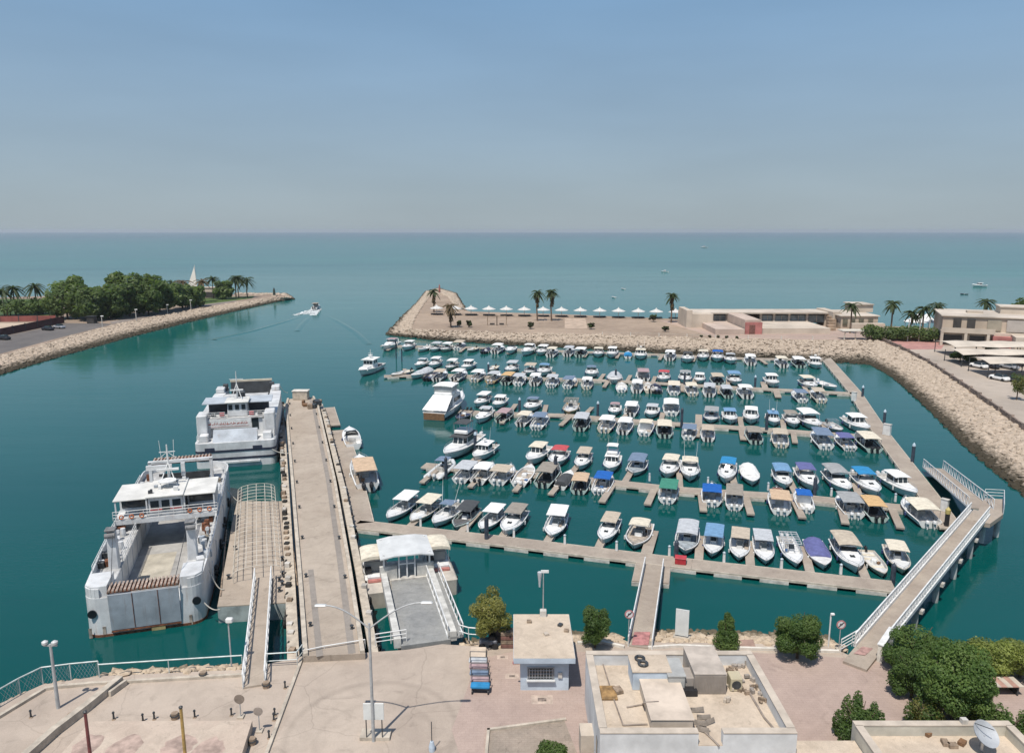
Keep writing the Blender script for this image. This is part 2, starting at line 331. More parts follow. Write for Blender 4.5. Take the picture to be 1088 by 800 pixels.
# ---- rock slopes
rockm = rock_mat('riprap_rock', (.49, .405, .32), (.31, .25, .19))
bankm = rock_mat('bank_core', (.34, .27, .20), (.20, .15, .11))
def lerp(a, b, t): return a+(b-a)*t
def resample(line, step):
    out = [line[0]]
    for a, b in zip(line, line[1:]):
        k = max(1, int((b-a).length/step))
        out += [a.lerp(b, i/k) for i in range(1, k+1)]
    return out
def slope(name, top, bot, n=60):
    """bank between a top line and a foot line: (bank core, rocks)"""
    def at(line, t):
        k = t*(len(line)-1); i = min(int(k), len(line)-2)
        return line[i].lerp(line[i+1], k-i)
    return [at(top, i/n) for i in range(n+1)], [at(bot, i/n) for i in range(n+1)]
def riprap(name, top, bot, r=0.5, dens=1.0, n=80, seed=1, core='embankment', lift=0.0):
    rn = random.Random(seed); T, B_ = slope(name, top, bot, n)
    m = MB(); m.strip([[T[i]+V(0, 0, -.15), T[i].lerp(B_[i], .5)+V(0, 0, -.2), B_[i]+V(0, 0, -.6)] for i in range(n+1)])
    kind(m.build(core, bankm), 'structure')
    m = MB()
    for i in range(n):
        w = ((T[i]-B_[i]).length+(T[i+1]-B_[i+1]).length)/2; ln = ((T[i+1]-T[i]).length+(B_[i+1]-B_[i]).length)/2
        k = int(w*ln/(r*r*1.5)*dens+rn.random())
        for _ in range(k):
            t = rn.random(); u = rn.random()**.9
            p = T[i].lerp(T[i+1], t).lerp(B_[i].lerp(B_[i+1], t), u)
            rr = r*rn.choice((.45, .6, .75, .9, 1.1, 1.25, 1.75)); m.rock(p+V(0, 0, rn.uniform(-.1, .25)*r+lift), rr, rn)
    kind(m.build(name, rockm), 'stuff')

# ---- quay (near land)
QZ = 2.2
shore_px = [(-40, 775), (0, 747), (45, 727), (105, 718), (258, 711), (322, 697), (388, 693), (432, 690), (470, 684), (500, 686), (560, 685), (640, 682), (700, 682), (790, 683), (880, 686), (905, 697), (950, 690), (1010, 694), (1088, 706), (1200, 712)]
shore = [G(x, y, QZ) for x, y in shore_px]
cxy = G(400, 800, QZ)
rings = []
ra, rb, rc_ = G(302, 790, QZ), G(415, 725, QZ), G(478, 752, QZ)
def circum(a, b, c):
    d = 2*(a.x*(b.y-c.y)+b.x*(c.y-a.y)+c.x*(a.y-b.y))
    ux = ((a.x**2+a.y**2)*(b.y-c.y)+(b.x**2+b.y**2)*(c.y-a.y)+(c.x**2+c.y**2)*(a.y-b.y))/d
    uy = ((a.x**2+a.y**2)*(c.x-b.x)+(b.x**2+b.y**2)*(a.x-c.x)+(c.x**2+c.y**2)*(b.x-a.x))/d
    return ux, uy, math.hypot(a.x-ux, a.y-uy)
ux, uy, ur = circum(ra, rb, rc_)
quaym = ground_mat('quay_concrete', (.50, .42, .345), (.41, .34, .28), big=.07, small=.5, stain=.28, rings=[(ux, uy, ur, .38, .13), (ux+.3, uy-.6, ur-1.7, .3, .07)], tile=5.0, tf=.22, crack=.13)
quaywall = mat('quay_wall', (.36, .30, .24), .9, .2, .6, bump=.3)
m = MB()
poly = [(p.x, p.y) for p in shore]+[(160, 60), (260, -60), (260, -200), (-260, -200), (-160, -20), (-70, 12)]
m.prism(poly, -1.5, QZ)
kind(m.build('quay', quaym), 'structure')
def sheet(name, px, z, mt, k='structure', pts=None):
    m = MB(); P = pts or [G(x, y, z) for x, y in px]
    P = [V(p.x, p.y, z) for p in P]
    n = len(P)
    if sum(P[i].x*P[(i+1) % n].y-P[(i+1) % n].x*P[i].y for i in range(n)) < 0: P = P[::-1]
    m.add(P, [tuple(range(n))]); return kind(m.build(name, mt), k)
paverm = ground_mat('pink_pavers', (.47, .365, .31), (.41, .315, .27), big=.09, small=.6, stain=.25, tile=.5, tf=.32)
paverd = ground_mat('old_pavers', (.40, .33, .27), (.32, .27, .22), big=.2, small=1.2, stain=.4, tile=.4, tf=.4)
sheet('paved_forecourt', [(508, 700), (545, 692), (625, 692), (800, 693), (905, 699), (950, 696), (1088, 712), (1200, 720), (1300, 900), (520, 900), (480, 775)], QZ+.004, paverm)
sheet('paving_patch', [(520, 775), (600, 766), (625, 830), (512, 835)], QZ+.008, paverd)
sheet('paving_patch', [(556, 698), (562, 698), (563, 705), (556, 705)], QZ+.008, paverd)
for px, py, r in ((534, 698, 5), (544, 718, 6), (576, 743, 9)):      # square mat patches with a dark drain in the middle
    c = G(px, py, QZ); s_ = r*.055
    sheet('paving_patch', None, QZ+.009, mat('pale_paver', (.50, .40, .33), .9, .15, 2), pts=[c+V(-s_*1.5, -s_, 0), c+V(s_*1.5, -s_, 0), c+V(s_*1.5, s_, 0), c+V(-s_*1.5, s_, 0)])
    sheet('paving_patch', None, QZ+.014, mat('drain_dark', (.25, .2, .17), .9, .3, 6), pts=[c+V(-s_*.6, -s_*.4, 0), c+V(s_*.6, -s_*.4, 0), c+V(s_*.6, s_*.4, 0), c+V(-s_*.6, s_*.4, 0)])
# kerbs
kerbm = mat('kerb_concrete', (.50, .44, .36), .9, .15, 1.5)
whitekerb = mat('kerb_white', (.66, .62, .55), .8, .12, 1.2)
def wall_line(name, pts, w, h, mt, z=QZ, k=None, label=None, cat=None, group=None):
    m = MB(); j_ = 0
    for a, b in zip(pts, pts[1:]):
        d = (b-a).normalized()*w*.49
        j_ += 1; m.beam(V(a.x, a.y, z+h/2+j_ % 2*.006)-d, V(b.x, b.y, z+h/2+j_ % 2*.006)+d, w*(1+j_ % 2*.02), h)
    o = m.build(name, mt)
    if k: kind(o, k)
    if label: tag(o, label, cat, group)
    return o
wall_line('kerb', [G(x, y, QZ) for x, y in ((690, 689), (720, 687), (800, 690), (860, 692), (890, 693))], .22, .2, whitekerb, k='structure')
wall_line('kerb', [G(x, y, QZ) for x, y in ((615, 684), (640, 683), (662, 688))], .22, .2, whitekerb, k='structure')
wall_line('kerb', [G(x, y, QZ) for x, y in ((519, 776), (600, 765))], .18, .14, kerbm, k='structure')
wall_line('kerb', [G(x, y, QZ) for x, y in ((519, 776), (514, 830))], .18, .14, kerbm, k='structure')
wall_line('kerb', [G(x, y, QZ) for x, y in ((321, 700), (283, 802), (275, 830))], .22, .16, kerbm, k='structure')
wall_line('kerb', [G(x, y, QZ) for x, y in ((0, 762), (48, 733), (58, 731), (100, 727), (258, 718))], .25, .2, kerbm, k='structure')
# red carpets painted at bridge heads
redp = mat('faded_red_paint', (.44, .20, .19), .9, .2, 2.5)
sheet('painted_marking', [(674, 671), (691, 671), (689, 685), (671, 685)], QZ+.10, redp)
sheet('painted_marking', [(916, 686.5), (928, 688.5), (919, 696), (907, 694)], QZ+.275, mat('faded_pink_paint', (.42, .26, .23), .9, .2, 2))
# beach-side path patches
sheet('paving_patch', [(757, 680), (800, 679), (803, 687), (757, 689)], QZ+.006, mat('red_earth', (.36, .24, .19), .95, .2, 1))

# shore boulders, individually placed in front of the quay wall
boulderm = rock_mat('shore_boulder_stone', (.56, .46, .34), (.36, .28, .20), wet=(.12, .10, .065))
bproto = []
for k in range(7):
    m = MB(); rn = random.Random(50+k); m.rock((0, 0, 0), 1.0, rn, .72)
    me_o = m.build('boulder', boulderm); bproto.append(me_o)
def along(line, t):
    L = sum((b-a).length for a, b in zip(line, line[1:])); d = t*L
    for a, b in zip(line, line[1:]):
        s_ = (b-a).length
        if d <= s_: return a.lerp(b, d/s_), (b-a).normalized()
        d -= s_
    return line[-1], (line[-1]-line[-2]).normalized()
bn = [0]
def boulders(seg_px, n, spread, lab, zlo=.1, zhi=1.9, rmin=.20, rmax=.50, seed=3):
    rn = random.Random(seed); line = [G(x, y, QZ) for x, y in seg_px]
    for i in range(n):
        p, d = along(line, (i+rn.random())/n); nrm = V(-d.y, d.x, 0); nrm = nrm if nrm.y > 0 else -nrm
        u = rn.random(); q = p+nrm*(.1+u*spread); r = rn.uniform(rmin, rmax)
        src = bproto[rn.randrange(7)]
        o = src if 'label' not in src else src.copy()
        if o is not src: COL.objects.link(o)
        o.location = (q.x, q.y, lerp(zhi, zlo, u)-.1); o.scale = (r*rn.uniform(.8, 1.3), r, r*rn.uniform(.7, 1.1)); o.rotation_euler = (0, rn.uniform(-.3, .3), rn.uniform(0, 6.3))
        tag(o, lab, 'boulder', lab.replace('pale rough boulder', 'boulders'))
boulders([(-5, 752), (45, 728), (105, 718)], 34, 3.0, 'pale rough boulder on the shore below the mesh fence at lower left', seed=4)
boulders([(105, 718), (258, 711)], 76, 3.4, 'pale rough boulder along the shore between the railing and the quay', zlo=.4, zhi=2.3, seed=5)
boulders([(283, 709), (318, 702)], 18, 1.7, 'pale rough boulder in the corner between gangway and pier', seed=6)
boulders([(500, 688), (545, 688)], 14, 4.5, 'pale rough boulder under the yellowish tree by the ramp', seed=7)
boulders([(612, 683), (666, 683)], 34, 5.0, 'pale rough boulder on the shore left of the central gangway', zhi=2.2, seed=8)
boulders([(692, 682), (850, 685), (900, 690)], 96, 5.2, 'pale rough boulder on the shore between the two bridges', zhi=2.3, seed=9)
boulders([(985, 694), (1095, 707)], 20, 4.0, 'pale rough boulder on the shore behind the right hand bushes', seed=10)

rub = MB(); rr_ = random.Random(77)
for seg, wd_ in (([(-5, 752), (45, 728), (105, 718)], 3.2), ([(105, 718), (258, 711)], 3.8), ([(283, 709), (318, 702)], 2.5), ([(490, 688), (545, 688)], 5), ([(612, 683), (666, 683)], 5.5), ([(692, 682), (850, 685), (900, 690)], 5.8), ([(985, 694), (1095, 707)], 4.5)):
    ln_ = [G(x, y, QZ) for x, y in seg]; Ls = sum((b-a).length for a, b in zip(ln_, ln_[1:]))
    bank = []
    for i in range(13): p, d = along(ln_, i/12); nrm = V(-d.y, d.x, 0); nrm = nrm if nrm.y > 0 else -nrm; bank.append([p+V(0, 0, -.1), p+nrm*wd_*.5+V(0, 0, -1.25), p+nrm*(wd_+.6)+V(0, 0, -2.7)])
    kind(MB().strip(bank).build('embankment', bankm), 'structure')
    for i in range(int(Ls*wd_*4.5)):
        p, d = along(ln_, rr_.random()); nrm = V(-d.y, d.x, 0); nrm = nrm if nrm.y > 0 else -nrm; u = rr_.random(); q = p+nrm*(.1+u*wd_); rub.rock((q.x, q.y, lerp(2.1, -.1, u)), rr_.uniform(.16, .40), rr_)
kind(rub.build('shore_rubble', boulderm), 'stuff')
# ---- spit with beach (breakwater), right land
SZ = 2.2
sandm = ground_mat('spit_sand', (.41, .315, .235), (.31, .235, .175), big=.035, small=.25, stain=.4)
concr = ground_mat('coast_road', (.47, .40, .33), (.39, .335, .28), big=.03, small=.2, stain=.25)
pinkp = ground_mat('pink_terrace', (.47, .36, .29), (.40, .30, .25), big=.05, small=.4, stain=.2)
topf_px = [(437, 350), (470, 351), (560, 354), (680, 357), (760, 360), (830, 361.5), (885, 362), (930, 362), (955, 371), (985, 387), (1030, 417), (1088, 459), (1150, 506)]
topf = [G(x, y, SZ) for x, y in topf_px]
back_px = [(1400, 352), (1180, 352), (1000, 349), (930, 346), (880, 344), (720, 339), (600, 334), (500, 331), (484, 327), (477, 316), (466, 311), (457, 313), (449, 324), (441, 336)]
back = [G(x, y, SZ) for x, y in back_px]
rp = [(p.x, p.y) for p in topf]+[(112, 70), (130, 50), (320, 60)]+[(p.x, p.y) for p in back]
m = MB(); m.prism(rp, -1.5, SZ); kind(m.build('spit', sandm), 'structure')
botf_px = [(410, 356), (450, 361), (520, 366), (600, 370), (700, 376), (800, 382), (880, 386), (925, 388), (950, 402), (985, 433), (1030, 478), (1088, 528), (1150, 580)]
botf = [G(x, y, -.1) for x, y in botf_px]
riprap('riprap', topf, botf, .42, .85, 120, 21)
tip_top = [G(x, y, SZ) for x, y in ((437, 350), (441, 336), (449, 324), (457, 313), (466, 311), (477, 316), (484, 327))]
tip_bot = [G(x, y, -.1) for x, y in ((410, 356), (428, 337), (443, 323), (453, 310), (466, 307), (484, 312), (495, 330))]
riprap('riprap', tip_top, tip_bot, .55, .8, 60, 22)
sheet('coast_road', [(955, 372), (985, 366), (1200, 372), (1350, 420), (1350, 640), (1160, 510), (1088, 458), (1030, 416), (987, 386)], SZ+.006, concr)
sheet('terrace', [(700, 340.5), (880, 345.5), (1000, 350), (1000, 363), (955, 370), (930, 361), (885, 361), (762, 359)], SZ+.004, pinkp)
sheet('terrace', [(938, 361.5), (1005, 364), (1000, 371), (958, 371.5)], SZ+.010, mat('red_tiles', (.42, .22, .19), .9, .12, .6))
sheet('lawn', [(600, 338), (622, 338.6), (624, 349), (600, 349)], SZ+.010, mat('pale_sand', (.47, .36, .27), .95, .15, .4))
# parapet wall along the right bank
fencew = mat('brown_wall', (.25, .19, .155), .9, .3, .8)
wl_pts = resample([G(x, y, SZ) for x, y in ((935, 361), (956, 370.5), (986, 386), (1031, 416), (1088, 457), (1150, 503))], 6)
t = thing('promenade_wall', 'brown capped low wall running along the top of the right rock bank', 'wall', wl_pts[0])
o0 = wl_pts[0]
m = MB()
for a, b in zip(wl_pts, wl_pts[1:]): m.beam(a-o0+V(0, 0, .45), b-o0+V(0, 0, .45), .3, .9)
m.build('wall_panel', fencew, t)
for a in wl_pts: MB().box((a.x-o0.x, a.y-o0.y, .58), (.5, .5, 1.16)).build('pillar', mat('wall_pillar', (.33, .26, .21), .9, .2, 1), t)
# thin posts along the top of the spit's rock slope
pf = resample([G(x, y, SZ) for x, y in ((640, 356.5), (700, 358), (760, 360), (830, 361.3), (930, 361.5))], 7)
t = thing('post_rail', 'thin pale post and rail along the breakwater promenade edge', 'railing', pf[0]); o0 = pf[0]
m = MB()
for a, b in zip(pf, pf[1:]): m.beam(a-o0+V(0, 0, 1.0), b-o0+V(0, 0, 1.0), .1, .08)
m.build('rail', kerbm, t)
for a in pf: MB().box((a.x-o0.x, a.y-o0.y, .6), (.22, .22, 1.2)).build('post', whitekerb, t)

# ---- left peninsula
PZ = 1.7
lt_px = [(-160, 424), (0, 379), (55, 364), (120, 346), (180, 334), (250, 322), (285, 317), (303, 316)]
lb_px = [(-160, 446), (0, 399), (55, 382), (130, 361), (200, 343), (255, 330), (290, 322), (313, 318)]
lt = [G(x, y, PZ) for x, y in lt_px]; lb = [G(x, y, -.1) for x, y in lb_px]
lback = [G(x, y, PZ) for x, y in ((300, 313.5), (250, 313), (180, 312), (100, 313), (0, 316), (-300, 322))]
m = MB(); m.prism([(p.x, p.y) for p in lt]+[(p.x, p.y) for p in lback], -1.5, PZ)
kind(m.build('peninsula', ground_mat('peninsula_earth', (.34, .26, .20), (.26, .20, .15), big=.03, small=.2, stain=.3)), 'structure')
riprap('riprap', lt, lb, .42, .8, 112, 23)
tb = [G(303, 316, PZ), G(300, 313.5, PZ), G(250, 313, PZ)]; tbb = [G(313, 318, -.1), G(304, 312.5, -.1), G(250, 312, -.1)]
riprap('riprap', tb, tbb, .6, .5, 20, 24)
asph = ground_mat('asphalt', (.17, .155, .145), (.13, .12, .115), big=.05, small=.3, stain=.3)
sheet('road', [(-100, 402), (0, 376), (55, 361), (120, 344.5), (108, 343.5), (68, 343.5), (30, 352), (0, 358), (-100, 385)], PZ+.006, asph)
sheet('footpath', [(120, 344.5), (180, 332.5), (250, 320.5), (252, 318.5), (180, 329.5), (116, 342)], PZ+.006, mat('path_grey', (.24, .205, .18), .95, .2, .2))
sheet('sand_court', [(-120, 372), (-40, 352), (0, 343), (42, 343), (0, 355), (-60, 368)], PZ+.008, mat('pale_court', (.50, .40, .30), .95, .1, .1))
grassm = ground_mat('lawn_grass', (.085, .13, .035), (.06, .10, .03), big=.05, small=.5, stain=.3)
sheet('lawn', [(205, 325), (268, 317), (270, 314.5), (215, 317)], PZ+.010, grassm)
sheet('lawn', [(-120, 343), (0, 337), (62, 336), (64, 318), (0, 317.5), (-120, 322)], PZ+.010, grassm)
# ================================================================== BOATS
def hull_pts(L, B, fb, stern=.88, n=15, full=3.1):
    st = []
    for i in range(n):
        t = i/(n-1)
        b = B/2*(stern+(1-stern)*min(1, t/.38)) if t < .38 else B/2*max(0.02, 1-((t-.38)/.62)**full)
        zg = fb*(1+.42*t*t); zk = -.35+.40*max(0, (t-.72)/.28)**1.5; zc = .06+.45*fb*max(0, (t-.45)/.55)**2
        y = -L/2+L*t; yk = -L/2+L*.90*t; yc = -L/2+L*.95*t
        st.append((b, zg, zk, zc, y, yk, yc, t))
    return st
def hull_shell(L, B, fb, **k):
    m = MB(); rows = []
    for b, zg, zk, zc, y, yk, yc, t in hull_pts(L, B, fb, **k):
        c = b*.68; g = max(0.0, b-.11)
        rows.append([(-g, y, zg+.02), (-b, y, zg), (-b*.97, y, zg-.14), (-c, yc, zc), (0, yk, zk), (c, yc, zc), (b*.97, y, zg-.14), (b, y, zg), (g, y, zg+.02)])
    m.strip(rows[::-1])
    r = rows[0]; m.add(r, [(8, 7, 6, 5, 4, 3, 2, 1, 0)])
    m.m = 1                                            # rub rail
    for a, b_ in zip(rows, rows[1:]):
        for i in (1, 7): 
            p, q = V(*a[i]), V(*b_[i]); m.beam(p-V(0, 0, .05), q-V(0, 0, .05), .05, .05)
    return m
def hull_deck(L, B, fb, tc=.62, sole=.40, crown=.1, **k):
    m = MB(); st = hull_pts(L, B, fb, **k); low = [s for s in st if s[7] <= tc]; hi = [s for s in st if s[7] > tc]
    def row(s, deck):
        b, zg, _, _, y, _, _, t = s; g = max(0, b-.11)
        if deck: return [(-g, y, zg+.02), (-g*.6, y, zg+crown*.8), (0, y, zg+crown), (g*.6, y, zg+crown*.8), (g, y, zg+.02)]
        return [(-g, y, zg+.02), (-max(0, g-.05), y, sole), (0, y, sole), (max(0, g-.05), y, sole), (g, y, zg+.02)]
    R_ = [row(s, 0) for s in low]; m.strip(R_[::-1])
    if hi:
        brk = low[-1]
        Rh = [row(brk, 1)]+[row(s, 1) for s in hi]; m.strip(Rh[::-1])
        m.strip([R_[-1], Rh[0]])
    return m
def outboard(m, x, y, s=1.0):
    m.box((x, y-.18*s, .95*s), (.42*s, .62*s, .52*s), bev=.13*s, taper=.86)
    m.box((x, y-.12*s, .50*s), (.22*s, .30*s, .55*s)); m.box((x, y-.1*s, .05), (.12*s, .36*s, .6*s)); m.box((x, y+.18*s, .62*s), (.3*s, .2*s, .3*s))
def arch_top(w, y0, y1, z, rise=.14, th=.07, n=8, tilt=0.0, over=.0):
    m = MB(); rows = []
    ys = [lerp(y0, y1, i/5) for i in range(6)]
    for j, y in enumerate(ys):
        f = j/5; zz = z+tilt*(f-.5)+rise*.35*(1-(2*f-1)**2)
        rows.append([(w/2*math.sin(lerp(-1, 1, i/n)*1.35)/math.sin(1.35), y, zz+rise*(math.cos(lerp(-1, 1, i/n)*1.35)-math.cos(1.35))/(1-math.cos(1.35))) for i in range(n+1)])
    m.strip(rows)
    low_ = [[(a, b, c-th) for a, b, c in r] for r in rows]; m.strip([r[::-1] for r in low_])
    for R_ in (0, -1): 
        q = [rows[R_], low_[R_]]
        m.strip(q if R_ else q[::-1])
    for side in (0, -1):
        q = [[r[side] for r in rows], [r[side] for r in low_]]; m.strip(q[::-1] if side else q)
    return m
def frame(w, y0, y1, z0, z, lean=.25, r=.028):
    m = MB()
    for sx in (-1, 1):
        x = sx*w*.46
        m.tube((x*1.05, y0+lean, z0), (x, y0+.1, z), r); m.tube((x*1.05, y1-lean, z0), (x, y1-.1, z), r)
        m.tube((x*1.05, (y0+y1)/2, z0), (x, (y0+y1)/2+.1, z), r); m.tube((x, y0, z), (x, y1, z), r)
    for y in (y0+.05, y1-.05, (y0+y1)/2): m.tube((-w*.46, y, z), (w*.46, y, z), r)
    return m
def windscreen(w, y, z, h=.55, d=.7, lean=.35):
    m = MB(); pts = [(-w/2, y-d), (-w*.40, y), (-w*.15, y+.22), (w*.15, y+.22), (w*.40, y), (w/2, y-d)]
    m.strip([[(a, b, z) for a, b in pts], [(a*.88, b-lean, z+h*(.8 if i in (0, 5) else 1)) for i, (a, b) in enumerate(pts)]][::-1]); return m
def motors(n, s=1.0, L=7.6, kind_='white', parent=None, B=2.6):
    xs = {0: [], 1: [0], 2: [-.36, .36], 3: [-.55, 0, .55]}[n]
    mt = {'white': mat('motor_white', (.70, .70, .69), .3, .08, 2), 'black': mat('motor_black', (.025, .026, .028), .35, .2, 2), 'grey': mat('motor_grey', (.22, .23, .24), .4, .1, 2)}[kind_]
    for x in xs:
        m = MB(); outboard(m, x*s, -L/2-.12, s); m.build('outboard_motor', mt, parent)
def boat_root(): return thing('motor_boat', 'moored boat', 'boat')
fendw = mat('fender_white', (.62, .62, .60), .5, .1, 3); fendb = mat('fender_navy', (.04, .06, .16), .5, .1, 3)
hullmats = [gel, mat('rub_rail', (.40, .40, .40), .5, .2, 2)]
PROTO = {}
def hull_parts(t, L, B, fb, tc, hm=None, dm=None, **k):
    hull_shell(L, B, fb, **k).build('hull', [hm or gel, hullmats[1]], t, smooth=False)
    hull_deck(L, B, fb, tc, **k).build('deck', dm or geldeck, t)
    rr_ = random.Random(int(L*100+tc*977)+len(PROTO)*7)
    for sx in (-1, 1):
        for y in ((-.26, .12) if sx > 0 else (-.08,)):
            yy = L*(y+rr_.uniform(-.04, .04)); s = min(hull_pts(L, B, fb), key=lambda a: abs(a[4]-yy)); m = MB(); x = sx*(s[0]+.07)
            m.lathe([(.03, .32), (.11, .22), (.12, -.2), (.05, -.34)], (x, yy, s[1]-.42), 8); m.tube((x, yy, s[1]-.1), (sx*(s[0]-.1), yy, s[1]+.03), .015, 4); m.build('fender', [fendw, fendb][rr_.random() < .5], t)
def console(t, y, w=.85, z=.22):
    m = MB(); m.box((0, y, z+.5), (w, .75, 1.0), taper=.9, bev=.08); m.box((0, y+.55, z+.28), (w*.8, .5, .5), bev=.08); m.build('console', gel, t)
    m = MB(); m.quad((-w*.45, y+.34, z+.95), (w*.45, y+.34, z+.95), (w*.38, y+.05, z+1.5), (-w*.38, y+.05, z+1.5)); m.build('windscreen', glass, t)
    m = MB(); m.tube((0, y-.42, z+.8), (0, y-.5, z+.82), .2, 10); m.build('steering_wheel', blackp, t)
def seats(t, L, B, z=.22, mt=None, aft=True, leaning=True, y=0):
    m = MB()
    if leaning: m.box((0, y-1.2, z+.35), (1.0, .5, .7), bev=.06); m.box((0, y-1.42, z+.85), (1.0, .12, .45), bev=.05); m.build('helm_seat', mt or seatm, t)
    m = MB()
    if aft: m.box((0, -L/2+.55, z+.22), (B*.62, .5, .44), bev=.06); m.box((0, -L/2+.30, z+.52), (B*.62, .12, .4), bev=.05)
    if aft: m.build('stern_seat', mt or seatm, t)
def clutter(t, rn, L, B, z=.24):
    for q in range(rn.randint(2, 3)): MB().box((rn.uniform(-.7, .7), rn.uniform(-L*.35, L*.1), z+.34), (rn.uniform(.25, .5), rn.uniform(.25, .6), rn.uniform(.25, .4)), rn.uniform(0, 1.5), bev=.03).build('deck_box', [mat('cooler_mix', (.30, .34, .38), .6, .2, 2), mat('cooler_white', (.66, .66, .64), .5, .1, 2), mat('cooler_blue', (.05, .14, .32), .5, .1, 2), teak][rn.randrange(4)], t)
BL, BB = 7.6, 2.65
def make_cc(seed, nm=2, motor='white', top=(-.34, .10), zt=2.15, canopy='beige', arch=.14, deck=None, topw=.86, hm=None, dark=False, ants=0, tilt=.05):
    """open centre console boat under a canvas top"""
    rn = random.Random(seed); t = boat_root(); L, B = BL, BB
    hull_parts(t, L, B, .78, .66, hm, deck or gel)
    yc = rn.uniform(-.3, .4); console(t, yc); seats(t, L, B, y=yc, mt=blackp if dark else None); clutter(t, rn, L, B)
    m = MB(); m.box((0, L*.12, .62), (1.1, .8, .36), bev=.1); m.build('bow_cushion', seatm, t)
    m = MB(); m.box((0, L*.30, .98), (.55, .6, .05), bev=.02); m.build('hatch', seatm, t)
    y0, y1 = L*top[0], L*top[1]
    arch_top(B*topw, y0, y1, zt, arch, tilt=tilt).build('canopy', canvas(canopy), t, smooth=False)
    frame(B*topw, y0, y1, .8, zt-.02).build('canopy_frame', steel, t)
    motors(nm, 1.0, L, motor, t)
    m = MB(); pts = []
    for i in range(7):
        s = hull_pts(L, B, .78)[int(8+i)]; pts.append((s[0]-.1, s[4], s[1]+.30))
    m.path(pts, .022, 5); m.path([(-a, b, c) for a, b, c in pts], .022, 5)
    for a in pts[::2]: m.tube(a, (a[0], a[1], a[2]-.3), .018, 5); m.tube((-a[0], a[1], a[2]), (-a[0], a[1], a[2]-.3), .018, 5)
    m.build('bow_rail', steel, t)
    for k in range(ants):
        x = (-1, 1)[k % 2]*B*.32
        m = MB(); m.tube((x, yc-.4, zt), (x*1.5, yc-1.6, zt+3.2), .03, 5, .012); m.build('outrigger', whitepaint, t)
    return t
def make_cuddy(seed, nm=2, motor='white', canopy='white', top=(-.36, .04), zt=2.2, arch=.12, hm=None, hatch=True, ants=0, topw=.84, wide=1.0):
    """cuddy boat with closed white foredeck, dark windscreen and bimini"""
    rn = random.Random(seed); t = boat_root(); L, B = BL, BB*wide
    hull_parts(t, L, B, .95, .52, hm, gel, full=3.4)
    m = MB(); rows = []
    for f, w, h in ((0.0, .80, .46), (.12, .76, .44), (.24, .60, .30), (.33, .36, .16), (.38, .12, .05)):
        y = L*.02+L*f; rows.append([(-B*w/2, y, 1.0), (-B*w*.42, y, 1.02+h), (0, y, 1.06+h*1.12), (B*w*.42, y, 1.02+h), (B*w/2, y, 1.0)])
    m.strip(rows[::-1]); m.add(rows[0], [(0, 1, 2, 3, 4)]); cb = m.build('cabin', gel, t)
    windscreen(B*.80, L*.045, 1.42, .55, .9).build('windscreen', glass, t)
    if hatch:
        m = MB(); m.box((0, L*.20, 1.47), (.55, .55, .06), bev=.02); m.build('hatch', glass, t)
    seats(t, L, B, mt=seatm, y=.4); clutter(t, rn, L, B)
    y0, y1 = L*top[0], L*top[1]
    arch_top(B*topw, y0, y1, zt, arch, tilt=.06).build('canopy', canvas(canopy), t)
    frame(B*topw, y0, y1, .95, zt-.02).build('canopy_frame', steel, t)
    motors(nm, 1.05, L, motor, t)
    m = MB(); s = hull_pts(L, B, .95, full=3.4); pts = [(max(.04, a[0]-.1), a[4], a[1]+.32) for a in s[6:]]
    m.path(pts, .022, 5); m.path([(-a, b, c) for a, b, c in pts], .022, 5)
    for a in pts[::2]:
        for sx in (-1, 1): m.tube((sx*a[0], a[1], a[2]), (sx*a[0], a[1], a[2]-.32), .018, 5)
    m.build('bow_rail', steel, t)
    for k in range(ants):
        x = (-1, 1)[k % 2]*B*.3; m = MB(); m.tube((x, -.6, zt), (x*1.2, -1.2, zt+3), .03, 5, .012); m.build('antenna', whitepaint, t)
    return t
